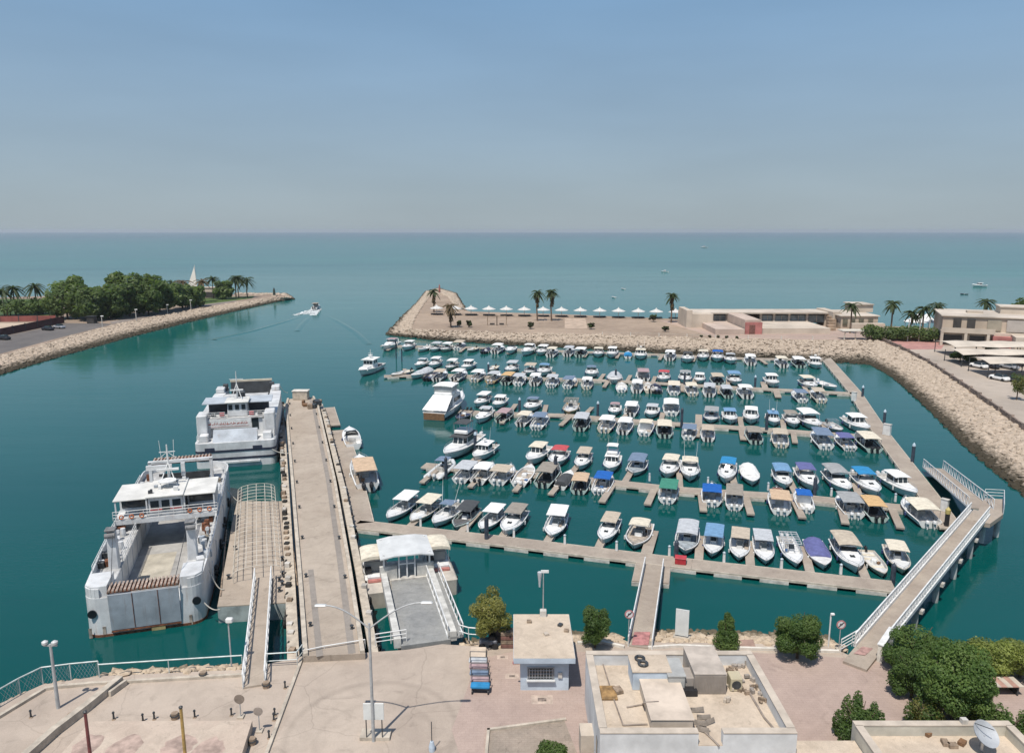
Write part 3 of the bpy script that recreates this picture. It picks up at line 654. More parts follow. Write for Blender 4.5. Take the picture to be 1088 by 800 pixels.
def make_cabin(seed, nm=2, motor='white', canopy='white', fly=False, hm=None, ants=0, radar=False, scale=1.0):
    """pilothouse boat with hard roof"""
    rn = random.Random(seed); t = boat_root(); L, B = BL*1.05, BB
    hull_parts(t, L, B, 1.0, .45, hm, gel, full=3.4)
    m = MB(); rows = []
    for f, w, h in ((0.0, .80, .40), (.16, .70, .36), (.28, .46, .18), (.34, .2, .06)):
        y = L*.08+L*f; rows.append([(-B*w/2, y, 1.05), (-B*w*.42, y, 1.08+h), (0, y, 1.12+h), (B*w*.42, y, 1.08+h), (B*w/2, y, 1.05)])
    m.strip(rows[::-1]); m.add(rows[0], [(0, 1, 2, 3, 4)]); m.build('forecabin', gel, t)
    w = B*.72; y0, y1 = -L*.16, L*.12; z0, z1 = .3, 2.35
    m = MB()
    pts = [(-w/2, y0), (w/2, y0), (w/2, y1-.5), (w*.34, y1), (-w*.34, y1), (-w/2, y1-.5)]
    k = len(pts); vs = [(a, b, z0) for a, b in pts]+[(a, b, 1.45) for a, b in pts]+[(a*.93, b*.93-.1, z1) for a, b in pts]
    m.add(vs, [(i, (i+1) % k, k+(i+1) % k, k+i) for i in range(k)]+[(k+i, k+(i+1) % k, 2*k+(i+1) % k, 2*k+i) for i in range(k)])
    wh = m.build('wheelhouse', gel, t)
    lo, up = vs[k:2*k], vs[2*k:]
    for i in range(1, k):
        a, b_, c, d = V(*lo[i]), V(*lo[(i+1) % k]), V(*up[(i+1) % k]), V(*up[i]); nrm = (b_-a).cross(d-a).normalized()*.012
        ce = (a+b_+c+d)/4
        n2 = 2 if i == 3 else 1
        for q in range(n2):
            aa, bb = a.lerp(b_, q/n2), a.lerp(b_, (q+1)/n2); dd, cc_ = d.lerp(c, q/n2), d.lerp(c, (q+1)/n2); ce = (aa+bb+cc_+dd)/4
            g = MB(); g.quad(*[x.lerp(ce, .16)+nrm for x in (aa, bb, cc_, dd)]); g.build('window', glass, wh)
    arch_top(w*1.12, y0-.7, y1+.05, z1, .10, .09).build('canopy', canvas(canopy), t)
    seats(t, L, B, leaning=False); clutter(t, rn, L, B)
    if fly:
        m = MB(); m.box((0, -.5, z1+.45), (w*.9, 1.6, .55), bev=.12); m.build('flybridge', gel, t)
        arch_top(w*.9, -1.4, .4, z1+1.7, .1).build('fly_top', canvas(canopy), t); frame(w*.9, -1.4, .4, z1+.6, z1+1.68).build('fly_frame', steel, t)
    if radar:
        m = MB(); m.lathe([(.05, 0), (.05, .5), (.30, .52), (.30, .72), (.1, .8)], (0, -.3, z1+.1), 10); m.build('radar', whitepaint, t)
    for q in range(ants):
        x = (-1, 1)[q % 2]*w*.35; m = MB(); m.tube((x, -.6, z1), (x*1.1, -1.0, z1+2.8), .03, 5, .012); m.build('antenna', whitepaint, t)
    motors(nm, 1.05, L, motor, t)
    m = MB(); s = hull_pts(L, B, 1.0, full=3.4); pts = [(max(.04, a[0]-.1), a[4], a[1]+.34) for a in s[6:]]
    m.path(pts, .022, 5); m.path([(-a, b, c) for a, b, c in pts], .022, 5); m.build('bow_rail', steel, t)
    return t
def make_open(seed, nm=1, motor='black', hm=None, dm=None, cushions='cream', tower=False):
    rn = random.Random(seed); t = boat_root(); L, B = BL*.86, BB*.86
    hull_parts(t, L, B, .70, .80, hm, dm)
    m = MB(); m.box((0, -.4, .6), (.7, .55, .75), taper=.9, bev=.08); m.build('console', gel, t)
    for y in (-L*.36, -L*.20, L*.12): MB().box((0, y, .46), (B*.70, .45, .16), bev=.05).build('bench', canvas(cushions), t)
    motors(nm, .95, L, motor, t); clutter(t, rn, L, B)
    if tower:
        frame(B*.7, -1.3, .2, .6, 1.9).build('canopy_frame', steel, t)
    return t
def make_frame(seed, canopy='grey'):
    """open boat whose bimini frame carries no cloth"""
    t = make_cc(seed, 2, 'white', canopy=canopy)
    for c in t.children:
        if c.name.startswith('canopy') and not c.name.startswith('canopy_frame'): bpy.data.objects.remove(c)
    L, B = BL, BB; m = MB()
    for i in range(6): y = lerp(-.34, .10, i/5)*L; m.tube((-B*.43, y, 2.2), (B*.43, y, 2.2), .045, 5)
    for x in (-1, -.33, .33, 1): m.tube((x*B*.43, -.34*L, 2.2), (x*B*.43, .1*L, 2.2), .045, 5)
    m.build('canopy_grid', canvas(canopy), t); return t
def make_covered(seed, canopy='navy', nm=2, motor='white', L=BL, B=BB):
    """boat under a fitted canvas cover"""
    t = boat_root(); hull_parts(t, L, B, .85, .60)
    m = MB(); rows = []
    for i in range(8):
        f = i/7; y = lerp(-L*.44, L*.20, f); s = min(hull_pts(L, B, .85), key=lambda a: abs(a[4]-y)); w = s[0]*1.0; h = .35+.75*math.sin(math.pi*min(1, f*.75+.25))*(.75+.25*math.sin(f*9))
        rows.append([(-w, y, s[1]), (-w*.55, y, s[1]+h*.75), (0, y, s[1]+h), (w*.55, y, s[1]+h*.75), (w, y, s[1])])
    m.strip(rows[::-1]); m.add(rows[0], [(0, 1, 2, 3, 4)]); m.add(rows[-1], [(4, 3, 2, 1, 0)])
    m.build('boat_cover', canvas(canopy), t, smooth=True)
    motors(nm, 1.0, L, motor, t); return t
def make_sport(seed, canopy='white', arch=True, hm=None, nm=0):
    """sleek express cruiser: long foredeck, raked screen, radar arch"""
    t = boat_root(); L, B = BL*1.12, BB
    hull_parts(t, L, B, 1.05, .40, hm, gel, full=3.3)
    m = MB(); rows = []
    for f, w, h in ((0.0, .86, .62), (.10, .80, .60), (.24, .66, .42), (.38, .42, .20), (.46, .12, .04)):
        y = -L*.05+L*f; rows.append([(-B*w/2, y, 1.06), (-B*w*.40, y, 1.08+h), (0, y, 1.14+h*1.1), (B*w*.40, y, 1.08+h), (B*w/2, y, 1.06)])
    m.strip(rows[::-1]); m.build('cabin', gel, t)
    windscreen(B*.82, 0.0, 1.62, .5, 1.4, .5).build('windscreen', glass, t)
    if arch:
        m = MB(); pts = [(-B*.44, -L*.24, 1.0), (-B*.40, -L*.27, 2.1), (-B*.30, -L*.28, 2.35), (B*.30, -L*.28, 2.35), (B*.40, -L*.27, 2.1), (B*.44, -L*.24, 1.0)]
        for a, b in zip(pts, pts[1:]): m.beam(V(*a), V(*b), .3, .12)
        m.build('radar_arch', gel, t)
        arch_top(B*.80, -L*.26, -L*.02, 2.35, .12).build('canopy', canvas(canopy), t)
    seats(t, L, B, y=-.8); motors(nm, 1.0, L, 'white', t)
    for x in (-.12, .12): MB().box((x*B*2, L*.24, 1.42), (.45, .45, .05)).build('hatch', glass, t)
    return t
def make_rib(seed=5):
    t = thing('inflatable_boat', 'inflatable', 'boat'); L, B = 7.6, 2.9
    tube = mat('rib_tube', (.60, .62, .62), .6, .08, 2); m = MB()
    for sx in (-1, 1):
        pts = [(sx*B*.40, -L/2, .45), (sx*B*.40, L*.12, .5), (sx*B*.30, L*.32, .58), (sx*.12, L*.47, .72)]
        m.path(pts, .30, 10); m.lathe([(.30, -.01), (.05, -.4)], (0, 0, 0), 3)
        m.tube((sx*B*.40, -L/2, .45), (sx*B*.40, -L/2-.45, .45), .30, 10, .06)
    m.build('tube', tube, t)
    m = MB(); m.prism([(-B*.34, -L/2+.2), (B*.34, -L/2+.2), (B*.34, L*.14), (.1, L*.42), (-.1, L*.42), (-B*.34, L*.14)], .1, .35); m.build('hull', geldeck, t)
    console(t, .3); seats(t, L, 2.0, aft=False, y=.3); motors(2, 1.05, L, 'white', t)
    arch_top(1.9, -.9, 1.3, 2.2, .1).build('canopy', canvas('slate'), t); frame(1.9, -.9, 1.3, .5, 2.18).build('canopy_frame', steel, t)
    return t

def proto(key):
    if key in PROTO: return PROTO[key]
    f = {
     'cc': lambda: make_cc(1), 'ccb': lambda: make_cc(2, motor='black'), 'ccl': lambda: make_cc(3, top=(-.42, .16), zt=2.3, arch=.08, topw=.92),
     'ccd': lambda: make_cc(4, dark=True, motor='black', top=(-.42, .10), deck=mat('dark_deck', (.12, .115, .11), .6, .2, 3)), 'ccf': lambda: make_cc(5, top=(-.46, .02), arch=.05, topw=.9, zt=2.2, motor='white', tilt=.0),
     'cc3': lambda: make_cc(6, nm=3, motor='white', top=(-.30, .14), arch=.10), 'cct': lambda: make_cc(7, top=(-.18, .06), topw=.66, arch=.05, zt=2.3, ants=2),
     'ccx': lambda: make_cc(8, nm=2, motor='grey', top=(-.40, .20), arch=.2, deck=mat('teal_deck', (.36, .40, .42), .6, .2, 2)),
     'cs': lambda: make_cc(9, nm=1, motor='black', top=(-.26, .06), topw=.78, arch=.18, deck=mat('tan_deck', (.45, .38, .30), .6, .2, 2)),
     'cud': lambda: make_cuddy(11), 'cudb': lambda: make_cuddy(12, motor='black', top=(-.42, .06), arch=.06, zt=2.3), 'cuda': lambda: make_cuddy(13, ants=2, top=(-.30, .03)),
     'cudw': lambda: make_cuddy(14, wide=1.08, top=(-.44, .10), zt=2.35, arch=.2, topw=.9), 'cuds': lambda: make_cuddy(15, nm=1, motor='black', top=(-.22, .06), topw=.74, arch=.16),
     'cab': lambda: make_cabin(21), 'cabf': lambda: make_cabin(22, fly=True, ants=2), 'cabr': lambda: make_cabin(23, radar=True, ants=2, motor='black'), 'cabp': lambda: make_cabin(24, nm=1),
     'open': lambda: make_open(31), 'openw': lambda: make_open(32, nm=2, motor='white', cushions='white'), 'opent': lambda: make_open(33, tower=True, cushions='grey', hm=mat('grey_hull', (.35, .36, .37), .4, .1, 1)),
     'opend': lambda: make_open(34, nm=2, motor='black', cushions='navy', dm=mat('navy_deck', (.06, .07, .12), .6, .2, 2)),
     'frame': lambda: make_frame(41), 'cov': lambda: make_covered(51), 'covb': lambda: make_covered(52, motor='black', nm=1),
     'sport': lambda: make_sport(61), 'sportn': lambda: make_sport(62, arch=False), 'rib': make_rib}[key]
    PROTO[key] = f(); return PROTO[key]
USED = set()
COLNAME = dict(lightblue='light blue', brightblue='bright blue', charcoal='charcoal', slate='slate blue', silver='pale grey')
ORD = ['leftmost', 'second', 'third', 'fourth', 'fifth', 'sixth', 'seventh', 'eighth', 'ninth', 'tenth', 'eleventh', 'twelfth', 'thirteenth', 'fourteenth', 'fifteenth', 'sixteenth', 'seventeenth', 'eighteenth', 'nineteenth', 'twentieth', 'twenty-first', 'twenty-second', 'twenty-third', 'twenty-fourth', 'twenty-fifth', 'twenty-sixth', 'twenty-seventh', 'twenty-eighth']
TYPED = dict(cc='{} topped open boat', ccb='{} topped open boat', ccl='boat under large {} canopy', ccd='dark decked boat under {} canopy', ccf='boat with flat {} canopy', cc3='{} topped boat with triple outboards', cct='open boat with {} T-top and outriggers',
  ccx='boat under arched {} canopy', cs='small boat with {} canopy', cud='cuddy boat with {} canopy', cudb='cuddy boat with long {} canopy', cuda='cuddy boat with {} canopy and antennas', cudw='wide cuddy boat under {} canopy', cuds='small cuddy boat with {} canopy',
  cab='white pilothouse boat with {} roof', cabf='flybridge boat with {} roof', cabr='pilothouse boat with radar and {} roof', cabp='cabin boat with {} roof', open='small open boat without canopy', openw='open white boat without canopy', opent='low grey open boat with bare frame', opend='open boat with navy interior',
  frame='boat with bare {} canopy frame', cov='boat under {} fitted cover', covb='boat under {} fitted cover', sport='sleek cruiser with {} arch top', sportn='sleek cruiser without canopy', rib='grey inflatable boat with white tubes')
FILLS = {}
def place(px, py, typ, col, d, end, sc_=(1, 1), rowname='', k=0, z=0.0, twist=0.0, desc=None, group='boats moored along the floating pontoons'):
    """near end of the hull seen at (px,py); d = direction the berth runs away from the camera; end: which end is nearest"""
    sc_ = (sc_[0]*.86, sc_[1]*.93)
    p = proto(typ); first = typ not in USED
    o = p if first else dup(p)
    USED.add(typ)
    d = Matrix.Rotation(twist, 3, 'Z') @ d
    L = (BL*.86 if typ.startswith('open') else BL*1.12 if typ.startswith('sport') else BL*1.05 if typ.startswith('cab') else BL)*sc_[1]
    if end == 'bow': c = G(px, py, .45)+d*(L*.5-.15); h = -d
    else: c = G(px, py, .15)+d*(L*.5+.55); h = d
    o.location = (c.x, c.y, z+RND.uniform(-.03, .05)); o.rotation_euler = (RND.uniform(-.012, .012), RND.uniform(-.012, .012), heading(h)); o.scale = (sc_[0], sc_[1], min(1.12, (sc_[0]+sc_[1])*.43))
    for c_ in o.children if first else [x for x in NEWKIDS(o)]:
        b = c_.name.split('.')[0]
        if b in ('canopy', 'boat_cover', 'fly_top', 'canopy_grid'):
            c_.material_slots[0].link = 'OBJECT'; c_.material_slots[0].material = canvas(col)
        elif b == 'hull' and typ not in ('rib', 'opent'):
            hm = HULLS.get((rowname, k))
            if hm: c_.material_slots[0].link = 'OBJECT'; c_.material_slots[0].material = hm
    cn = COLNAME.get(col, col)
    dsc = desc or TYPED[typ].format(cn)
    pos = (ORD[k]+' from left' if k else 'leftmost')
    tag(o, f'{dsc}, {pos}, {rowname}', 'boat', group)
    return o
HULLS = {}
NEWREC = {}
def NEWKIDS(o): return NEWREC.get(o.name, [])
def dup(o, parent=None, top=True):
    c = o.copy(); COL.objects.link(c)
    if parent: c.parent = parent
    NEWREC[c.name] = [dup(ch, c, False) for ch in kids(o)]
    return c
# ================================================================== PONTOONS
deckm = ground_mat('pontoon_decking', (.42, .36, .295), (.34, .285, .235), big=.25, small=1.6, stain=.3)
floatm = mat('float_concrete', (.58, .55, .50), .8, .2, 1.2)
floatd = mat('float_dark', (.12, .11, .10), .9, .2, 1.2)
edgem = mat('pontoon_edge', (.52, .46, .38), .8, .15, 1.5)
DZ = .52
def pontoon(label, pxs, width, fingers, bow_side_far=True):
    """fingers: (px, side, length, width): side 'far' = away from the camera"""
    pts = [G(x, y, DZ) for x, y in pxs]; o0 = V(pts[0].x, pts[0].y, 0)
    t = thing('pontoon', label, 'pontoon', o0)
    m = MB()
    for a, b in zip(pts, pts[1:]):
        a, b = a-o0, b-o0; m.beam(a-V(0, 0, .09), b-V(0, 0, .09), width, .18)
    m.build('deck', deckm, t)
    m = MB()
    for a, b in zip(pts, pts[1:]):
        a, b = a-o0, b-o0; d = (b-a).normalized(); s_ = V(-d.y, d.x, 0)*(width/2+.05)
        for q in (-1, 1): m.beam(a+s_*q-V(0, 0, .10), b+s_*q-V(0, 0, .10), .10, .24)
    m.build('edge_beam', edgem, t)
    tot = sum((b-a).length for a, b in zip(pts, pts[1:])); n = max(4, int(tot/4.3))
    for i in range(n):
        p, d = along(pts, (i+.5)/n); p = p-o0
        MB().box((p.x, p.y, .12), (2.7, width+.28, .46), math.atan2(d.y, d.x)).build('float', floatm, t)
    for (px, side, ln, w) in fingers:
        best = min((along(pts, k/200) for k in range(201)), key=lambda q: abs(proj_x(q[0])-px))
        p, d = best; nrm = V(-d.y, d.x, 0)
        if nrm.y < 0: nrm = -nrm
        if side == 'near': nrm = -nrm
        a = p-o0+nrm*(width/2+.11); b = a+nrm*ln; b.z = a.z = DZ
        m = MB(); m.beam(a-V(0, 0, .11), b-V(0, 0, .11), w, .2); m.m = 1
        sd_ = d.normalized()
        for q in (.25, .8):
            c = a.lerp(b, q); m.box((c.x, c.y, .1), (w*.9, 1.1, .42), math.atan2(nrm.y, nrm.x)+math.pi/2)
        m.build('finger', [deckm, floatm], t)
    return t, pts
def proj_x(p):
    f = V(0, math.cos(PITCH), -math.sin(PITCH)); r = p-V(0, 0, CAM_H); return W0/2+FOC*r.x/r.dot(f)
P1 = [(378, 556.5), (540, 575), (735, 599), (950, 623)]
P2 = [(450, 494), (600, 507), (720, 520), (860, 529), (978, 541)]
P3 = [(488, 437), (560, 440), (600, 441), (700, 449), (800, 455), (860, 459.5), (932, 464)]
P4 = [(408, 399.5), (470, 398), (540, 401), (620, 403), (700, 407), (800, 412.5), (908, 418)]
P5 = [(405, 367), (500, 369), (600, 373), (700, 376.5), (800, 381), (876, 382)]
_, L1 = pontoon('nearest floating pontoon with pale floats showing along its edge', P1, 2.3,
    [(431, 'far', 6.5, .9), (486, 'far', 6.5, .9), (530, 'far', 6.5, .9), (578, 'far', 6.5, .9), (634, 'far', 6.5, .9), (685, 'far', 6.5, 1.2), (742, 'far', 6.5, .9), (799, 'far', 6.5, .9), (861, 'far', 6.5, .9), (924, 'far', 6.5, .9)])
_, L2 = pontoon('second floating pontoon from the shore, canvas topped boats on both sides', P2, 2.0,
    [(495, 'far', 10.5, 1.5), (553, 'far', 6.5, .9), (603, 'far', 7, .9), (662, 'far', 7, .9), (724, 'far', 8, .8), (784, 'far', 7, .9), (849, 'far', 7, .9), (917, 'far', 7, .9),
     (468, 'near', 6, .8), (515, 'near', 6, .8), (560, 'near', 6, .8), (601, 'near', 6, .8), (652, 'near', 6.5, .9), (697, 'near', 5.5, .9), (744, 'near', 6, .9), (791, 'near', 6, .9), (843, 'near', 6, .9), (893, 'near', 6.5, .9), (947, 'near', 6, .9)])
_, L3 = pontoon('third floating pontoon from the shore, behind the boat with the green canopy', P3, 1.9,
    [(540, 'far', 7, .9), (577, 'far', 7, .9), (619, 'far', 7, .9), (661, 'far', 7, .9), (702, 'far', 7, .9), (742, 'far', 7, 1.2), (788, 'far', 7, .9), (834, 'far', 7, .9), (880, 'far', 7, .9),
     (540, 'near', 6, .9), (607, 'near', 6, .9), (628, 'near', 6, .9), (651, 'near', 6, .9), (696, 'near', 6, .9), (741, 'near', 6.5, 1.2), (789, 'near', 6.5, 1.2), (842, 'near', 6, .9), (866, 'near', 6, .9), (893, 'near', 6, .9)])
_, L4 = pontoon('fourth floating pontoon from the shore, crowded with small white boats', P4, 1.9,
    [(430, 'far', 8, .9), (468, 'far', 7, .9), (553, 'far', 7, .9), (585, 'far', 7, .9), (637, 'far', 7, .9), (666, 'far', 7, .9), (694, 'far', 7, .9), (736, 'far', 7, .9), (773, 'far', 7, .9), (812, 'far', 7, 1.3), (856, 'far', 7, .9),
     (492, 'near', 6, .9), (528, 'near', 6, .9), (575, 'near', 6, .9), (612, 'near', 6, .9), (646, 'near', 6, .9), (690, 'near', 6, .9), (727, 'near', 6, .9), (764, 'near', 6, .9), (823, 'near', 6.5, 1.3), (863, 'near', 6, .9)])
_, L5 = pontoon('farthest floating pontoon lying along the breakwater rocks', P5, 1.8,
    [(420, 'near', 7, .9), (452, 'near', 7, .9), (494, 'near', 7, .9), (548, 'near', 7, .9), (592, 'near', 7, .9), (626, 'near', 7, .9), (658, 'near', 7, .9), (704, 'near', 7, .9), (739, 'near', 7, .9), (807, 'near', 6.5, .9), (842, 'near', 7, .9)])
pontoon('long floating walkway running diagonally from the breakwater to the white bridge', [(877, 380), (908, 416), (935, 458), (985, 524), (1012, 562)], 2.4, [])
pontoon('floating walkway beside the concrete pier, a beige covered boat alongside', [(359, 457), (371, 500), (382, 556)], 3.2, [])
pontoon('short wooden topped pontoon at the far right side of the pier', [(346, 433), (351, 452)], 3.2, [])

def away(L): 
    d = (L[-1]-L[0]); d.z = 0; d.normalize(); n_ = V(-d.y, d.x, 0); return n_ if n_.y > 0 else -n_
d1, d2, d3, d4, d5 = [away(L) for L in (L1, L2, L3, L4, L5)]
def row(items, d, end, rowname, z=0, mul=1.0):
    items = sorted(items, key=lambda a: a[0])
    for k, it in enumerate(items):
        px, py, typ, col = it[:4]; s_ = it[4] if len(it) > 4 else (1, 1); e = it[5] if len(it) > 5 and it[5] else end
        tw = it[6] if len(it) > 6 else RND.uniform(-.07, .07); ds = it[7] if len(it) > 7 else None
        jx, jy = RND.uniform(.93, 1.07), RND.uniform(.92, 1.09)
        place(px, py, typ, col, d, e, (s_[0]*jx*mul, s_[1]*jy*mul), rowname, k, twist=tw, desc=ds)
hb = mat('blue_hull', (.10, .20, .36), .35, .1, 1); hg = mat('mint_hull', (.42, .52, .48), .4, .08, 1); hk = mat('black_hull', (.03, .03, .035), .3, .2, 1); hc = mat('cream_hull', (.62, .56, .46), .4, .1, 1); hy = mat('ochre_hull', (.52, .36, .18), .5, .2, 1)
RA, RB1, RB2, RC1, RC2, RD1, RD2, RE = ['nearest pontoon', 'far side of second pontoon', 'near side of second pontoon', 'far side of third pontoon', 'near side of third pontoon', 'far side of fourth pontoon', 'near side of fourth pontoon', 'pontoon along breakwater']
HULLS.update({(RA, 1): hc, (RA, 3): hg, (RA, 17): hc, (RC1, 3): hy, (RC2, 0): hk, (RA, 16): hc, (RD2, 6): hy, (RB2, 14): None, (RB2, 9): None})
row([(412, 553, 'ccf', 'white', (1, 1)), (437, 556, 'ccf', 'cream'), (461, 559, 'cct', 'slate', (1.05, 1.05)), (484, 562, 'ccd', 'charcoal', (1, 1.05)), (511, 564, 'ccf', 'white'), (536, 569, 'cudb', 'taupe', (1.05, 1.05)),
     (585, 572, 'ccf', 'white'), (640, 578, 'cudb', 'beige'), (673, 582, 'cs', 'cream', (1.15, .95), None, -.05, 'white boat with short top and tall antenna'), (728, 588, 'ccx', 'silver', (1.08, 1.05)), (756, 591, 'ccl', 'lightblue'), (785, 594.5, 'ccf', 'beige'), (814, 598, 'ccf', 'silver', (.95, 1), None, .04),
     (847, 601, 'frame', 'silver', (1.0, 1.05), None, .10), (876, 604, 'covb', 'indigo', (1, 1), None, .08, 'boat with indigo cover and bare frame'), (911, 608, 'cudw', 'beige', (1.0, 1.08), None, .10), (939, 611, 'open', 'cream', (1.0, .95), None, .12, 'small cream tender without canopy'), (960, 608, 'cc', 'cream', (1.05, .95), None, -.02, 'cream boat with boxy cream canopy')], d1, 'bow', RA, mul=1.0)
row([(473, 489, 'cabf', 'charcoal', (1.5, 1.6), None, -.05, 'large flybridge cruiser with dark windows'), (504, 490, 'cabr', 'white', (1.1, 1.15), None, -.05), (562, 494, 'cabp', 'cream', (1.12, 1.1)), (588, 495.5, 'cud', 'red', (1.15, 1.1)), (615, 499, 'cudb', 'beige'),
     (647, 502, 'cabf', 'white', (1.1, 1.05)), (673, 504.5, 'ccx', 'slate', (1.1, 1)), (707.5, 507.5, 'cud', 'cream', (1.15, 1.1)), (733, 511, 'cuda', 'cream', (1.05, 1.1)), (770, 514, 'cud', 'brightblue', (1.12, 1.15)), (800, 515, 'cov', 'white', (1.05, 1.05), None, .08),
     (835, 519, 'cudw', 'lightblue', (1.0, 1.0), None, .06, 'boat with blue and white framed canopy'), (864, 521, 'cud', 'indigo', (1.08, 1.1), None, .1), (901, 525, 'cudw', 'grey', (1, 1.1), None, .16, 'cruiser under ribbed grey canvas'), (932, 528, 'cud', 'brightblue', (1.15, 1.2), None, .14, 'large boat under broad blue canopy'), (973, 530, 'cab', 'white', (1.15, 1.15), None, .28)], d2, 'bow', RB1, mul=1.04)
row([(458, 510, 'rib', 'slate'), (487, 514, 'ccl', 'silver', (1.05, 1), None, 0, 'boat hung with grey side curtains'), (506, 516, 'ccb', 'white', (1.05, 1)), (527, 516, 'ccf', 'beige', (1.2, .9), None, 0, 'broad boat under flat beige canopy'), (550, 518, 'openw', 'white', (1.2, 1.1)), (575, 519, 'ccd', 'taupe', (1.1, 1.05)), (594, 521, 'covb', 'charcoal', (.85, .85)),
     (614, 526, 'ccd', 'tan', (1.05, .95)), (636, 526, 'cc3', 'blue', (1.05, .95)), (708, 536, 'ccl', 'green', (1.08, 1)), (756, 539, 'ccf', 'blue', (1.08, .95), None, .02, 'boat with royal blue canopy'), (780, 543, 'ccl', 'taupe', (1, .95)), (830, 548, 'ccf', 'tan', (1.1, 1)), (857, 546, 'cab', 'blue', (.98, .85)), (909, 552, 'ccl', 'grey', (1.08, .95), None, .1), (935, 556, 'ccd', 'orange', (1.05, .95), None, .1), (990, 562, 'cudw', 'cream', (1.08, 1.05), None, .16, 'broad boat under long cream hardtop')], d2, 'stern', RB2, mul=1.06)
row([(506, 432, 'cudb', 'white'), (527, 433, 'cab', 'white', (.95, .9)), (561, 437, 'cuds', 'slate', (1.15, 1), None, 0, 'boat with tan foredeck, blue canopy'), (604, 440.5, 'frame', 'taupe', (1.15, 1.1)), (652, 441, 'cuds', 'mauve'), (669, 443, 'cudb', 'white', (1.15, 1), 'stern'), (691, 443.5, 'cab', 'silver', (1.02, .95)), (713, 442, 'cudw', 'white', (1.15, 1), 'stern'),
     (755, 448.5, 'ccl', 'grey', (1.1, .95)), (777, 450, 'cab', 'lightblue', (1.08, 1)), (798, 450, 'cab', 'white', (1.08, 1)), (823, 452, 'cabr', 'lightblue', (.95, .95)), (845, 454, 'cud', 'taupe', (1.05, 1), None, .06), (869, 457, 'cudw', 'white', (1.25, 1.2), None, .16, 'large white cruiser with white hardtop'), (893, 459, 'opent', 'silver', (1.2, 1), None, .2), (921, 460, 'cab', 'white', (1.25, 1.1), None, .2, 'white cabin boat against the walkway')], d3, 'bow', RC1, mul=1.08)
row([(487, 447, 'opend', 'navy', (1.2, 1.15), 'bow'), (508, 449, 'sport', 'silver', (1.05, 1), 'bow'), (530, 449.5, 'ccd', 'mauve'), (552, 453.5, 'ccb', 'cream'), (569, 457, 'cc3', 'slate', (1.1, 1)), (615, 458.5, 'ccd', 'silver', (1.1, 1.1)), (641, 460, 'cc', 'white', (1.05, 1)), (661, 462, 'ccb', 'white', (1.1, 1)), (684, 463.5, 'cab', 'cream', (1.05, .95)), (706, 466, 'ccd', 'cream', (1.2, 1.05)), (731, 467.5, 'ccf', 'slate', (1.08, 1.05)), (752, 469.5, 'ccb', 'beige', (1, 1)),
     (803, 472.5, 'ccd', 'taupe', (1.15, 1.05)), (830, 476, 'cc', 'beige', (1.1, 1.05)), (878, 478, 'ccl', 'slate', (1.15, 1.05), None, .06), (904, 479.5, 'cc3', 'indigo', (1.05, 1), None, .1), (930, 481.5, 'ccd', 'cream', (1.15, 1.05), None, .12)], d3, 'stern', RC2, mul=1.08)
row([(442, 391, 'sport', 'silver', (.9, .85)), (458, 391, 'cud', 'white', (.95, 1)), (476, 393, 'cc', 'white', (.95, 1)), (492, 393, 'cab', 'white', (1, .95)), (521, 394.5, 'open', 'grey', (1, .9)), (540, 397, 'cudb', 'silver', (1.08, 1.1)), (561, 398, 'ccl', 'beige', (1, 1)), (575, 399, 'cuds', 'lightblue', (1.25, 1.1)), (628, 401, 'cuds', 'slate', (1.1, 1)), (652, 407, 'cov', 'silver', (1.2, 1.1)), (684, 406, 'cudb', 'mauve', (1.2, 1.05), 'stern'), (704, 406, 'cud', 'red', (1, .95)), (728, 407, 'cud', 'grey', (1.05, 1)), (743, 407, 'cab', 'white', (.95, .9)), (764, 410, 'ccd', 'beige', (1.05, 1), 'stern'), (782, 409, 'cudw', 'lightblue', (1, 1), None, 0, 'boat with white and blue striped top'), (823, 411.5, 'cab', 'white', (1.05, 1)), (865, 414, 'cudb', 'cream', (1.12, 1.05), None, .1), (888, 413.5, 'openw', 'white', (1.25, 1.1), None, .3)], d4, 'bow', RD1, mul=1.2)
row([(416, 400.5, 'open', 'white', (1.1, 1.2), 'bow', -.25), (437, 402, 'covb', 'silver', (1, 1.05), 'bow', -.2), (452, 405, 'opend', 'navy'), (463, 405.5, 'ccb', 'beige'), (482, 406, 'ccb', 'white'), (503, 406, 'cc', 'white', (1.05, 1)), (520, 408, 'cc', 'silver'), (536, 409.5, 'ccd', 'orange', (1.05, 1)), (550, 410, 'ccf', 'silver'), (567, 410.5, 'ccb', 'white'), (585, 412, 'cc3', 'silver'), (602, 413, 'ccf', 'slate', (1, 1.05)), (623, 414, 'cc', 'white'), (660, 417, 'openw', 'white'), (676, 418, 'ccb', 'white'), (698, 418.5, 'opend', 'white'), (716, 420, 'ccl', 'cream', (1, 1)), (736, 421, 'cc', 'cream'), (753.5, 422, 'ccb', 'silver'), (774, 423.5, 'ccd', 'silver', (.95, .95)), (794, 424, 'ccb', 'white', (1.1, 1)), (690, 418, 'open', 'cream', (1, 1)), (853, 428, 'ccf', 'slate', (1, 1)), (873, 428.5, 'cc', 'beige', (1, 1))], d4, 'stern', RD2, mul=1.2)
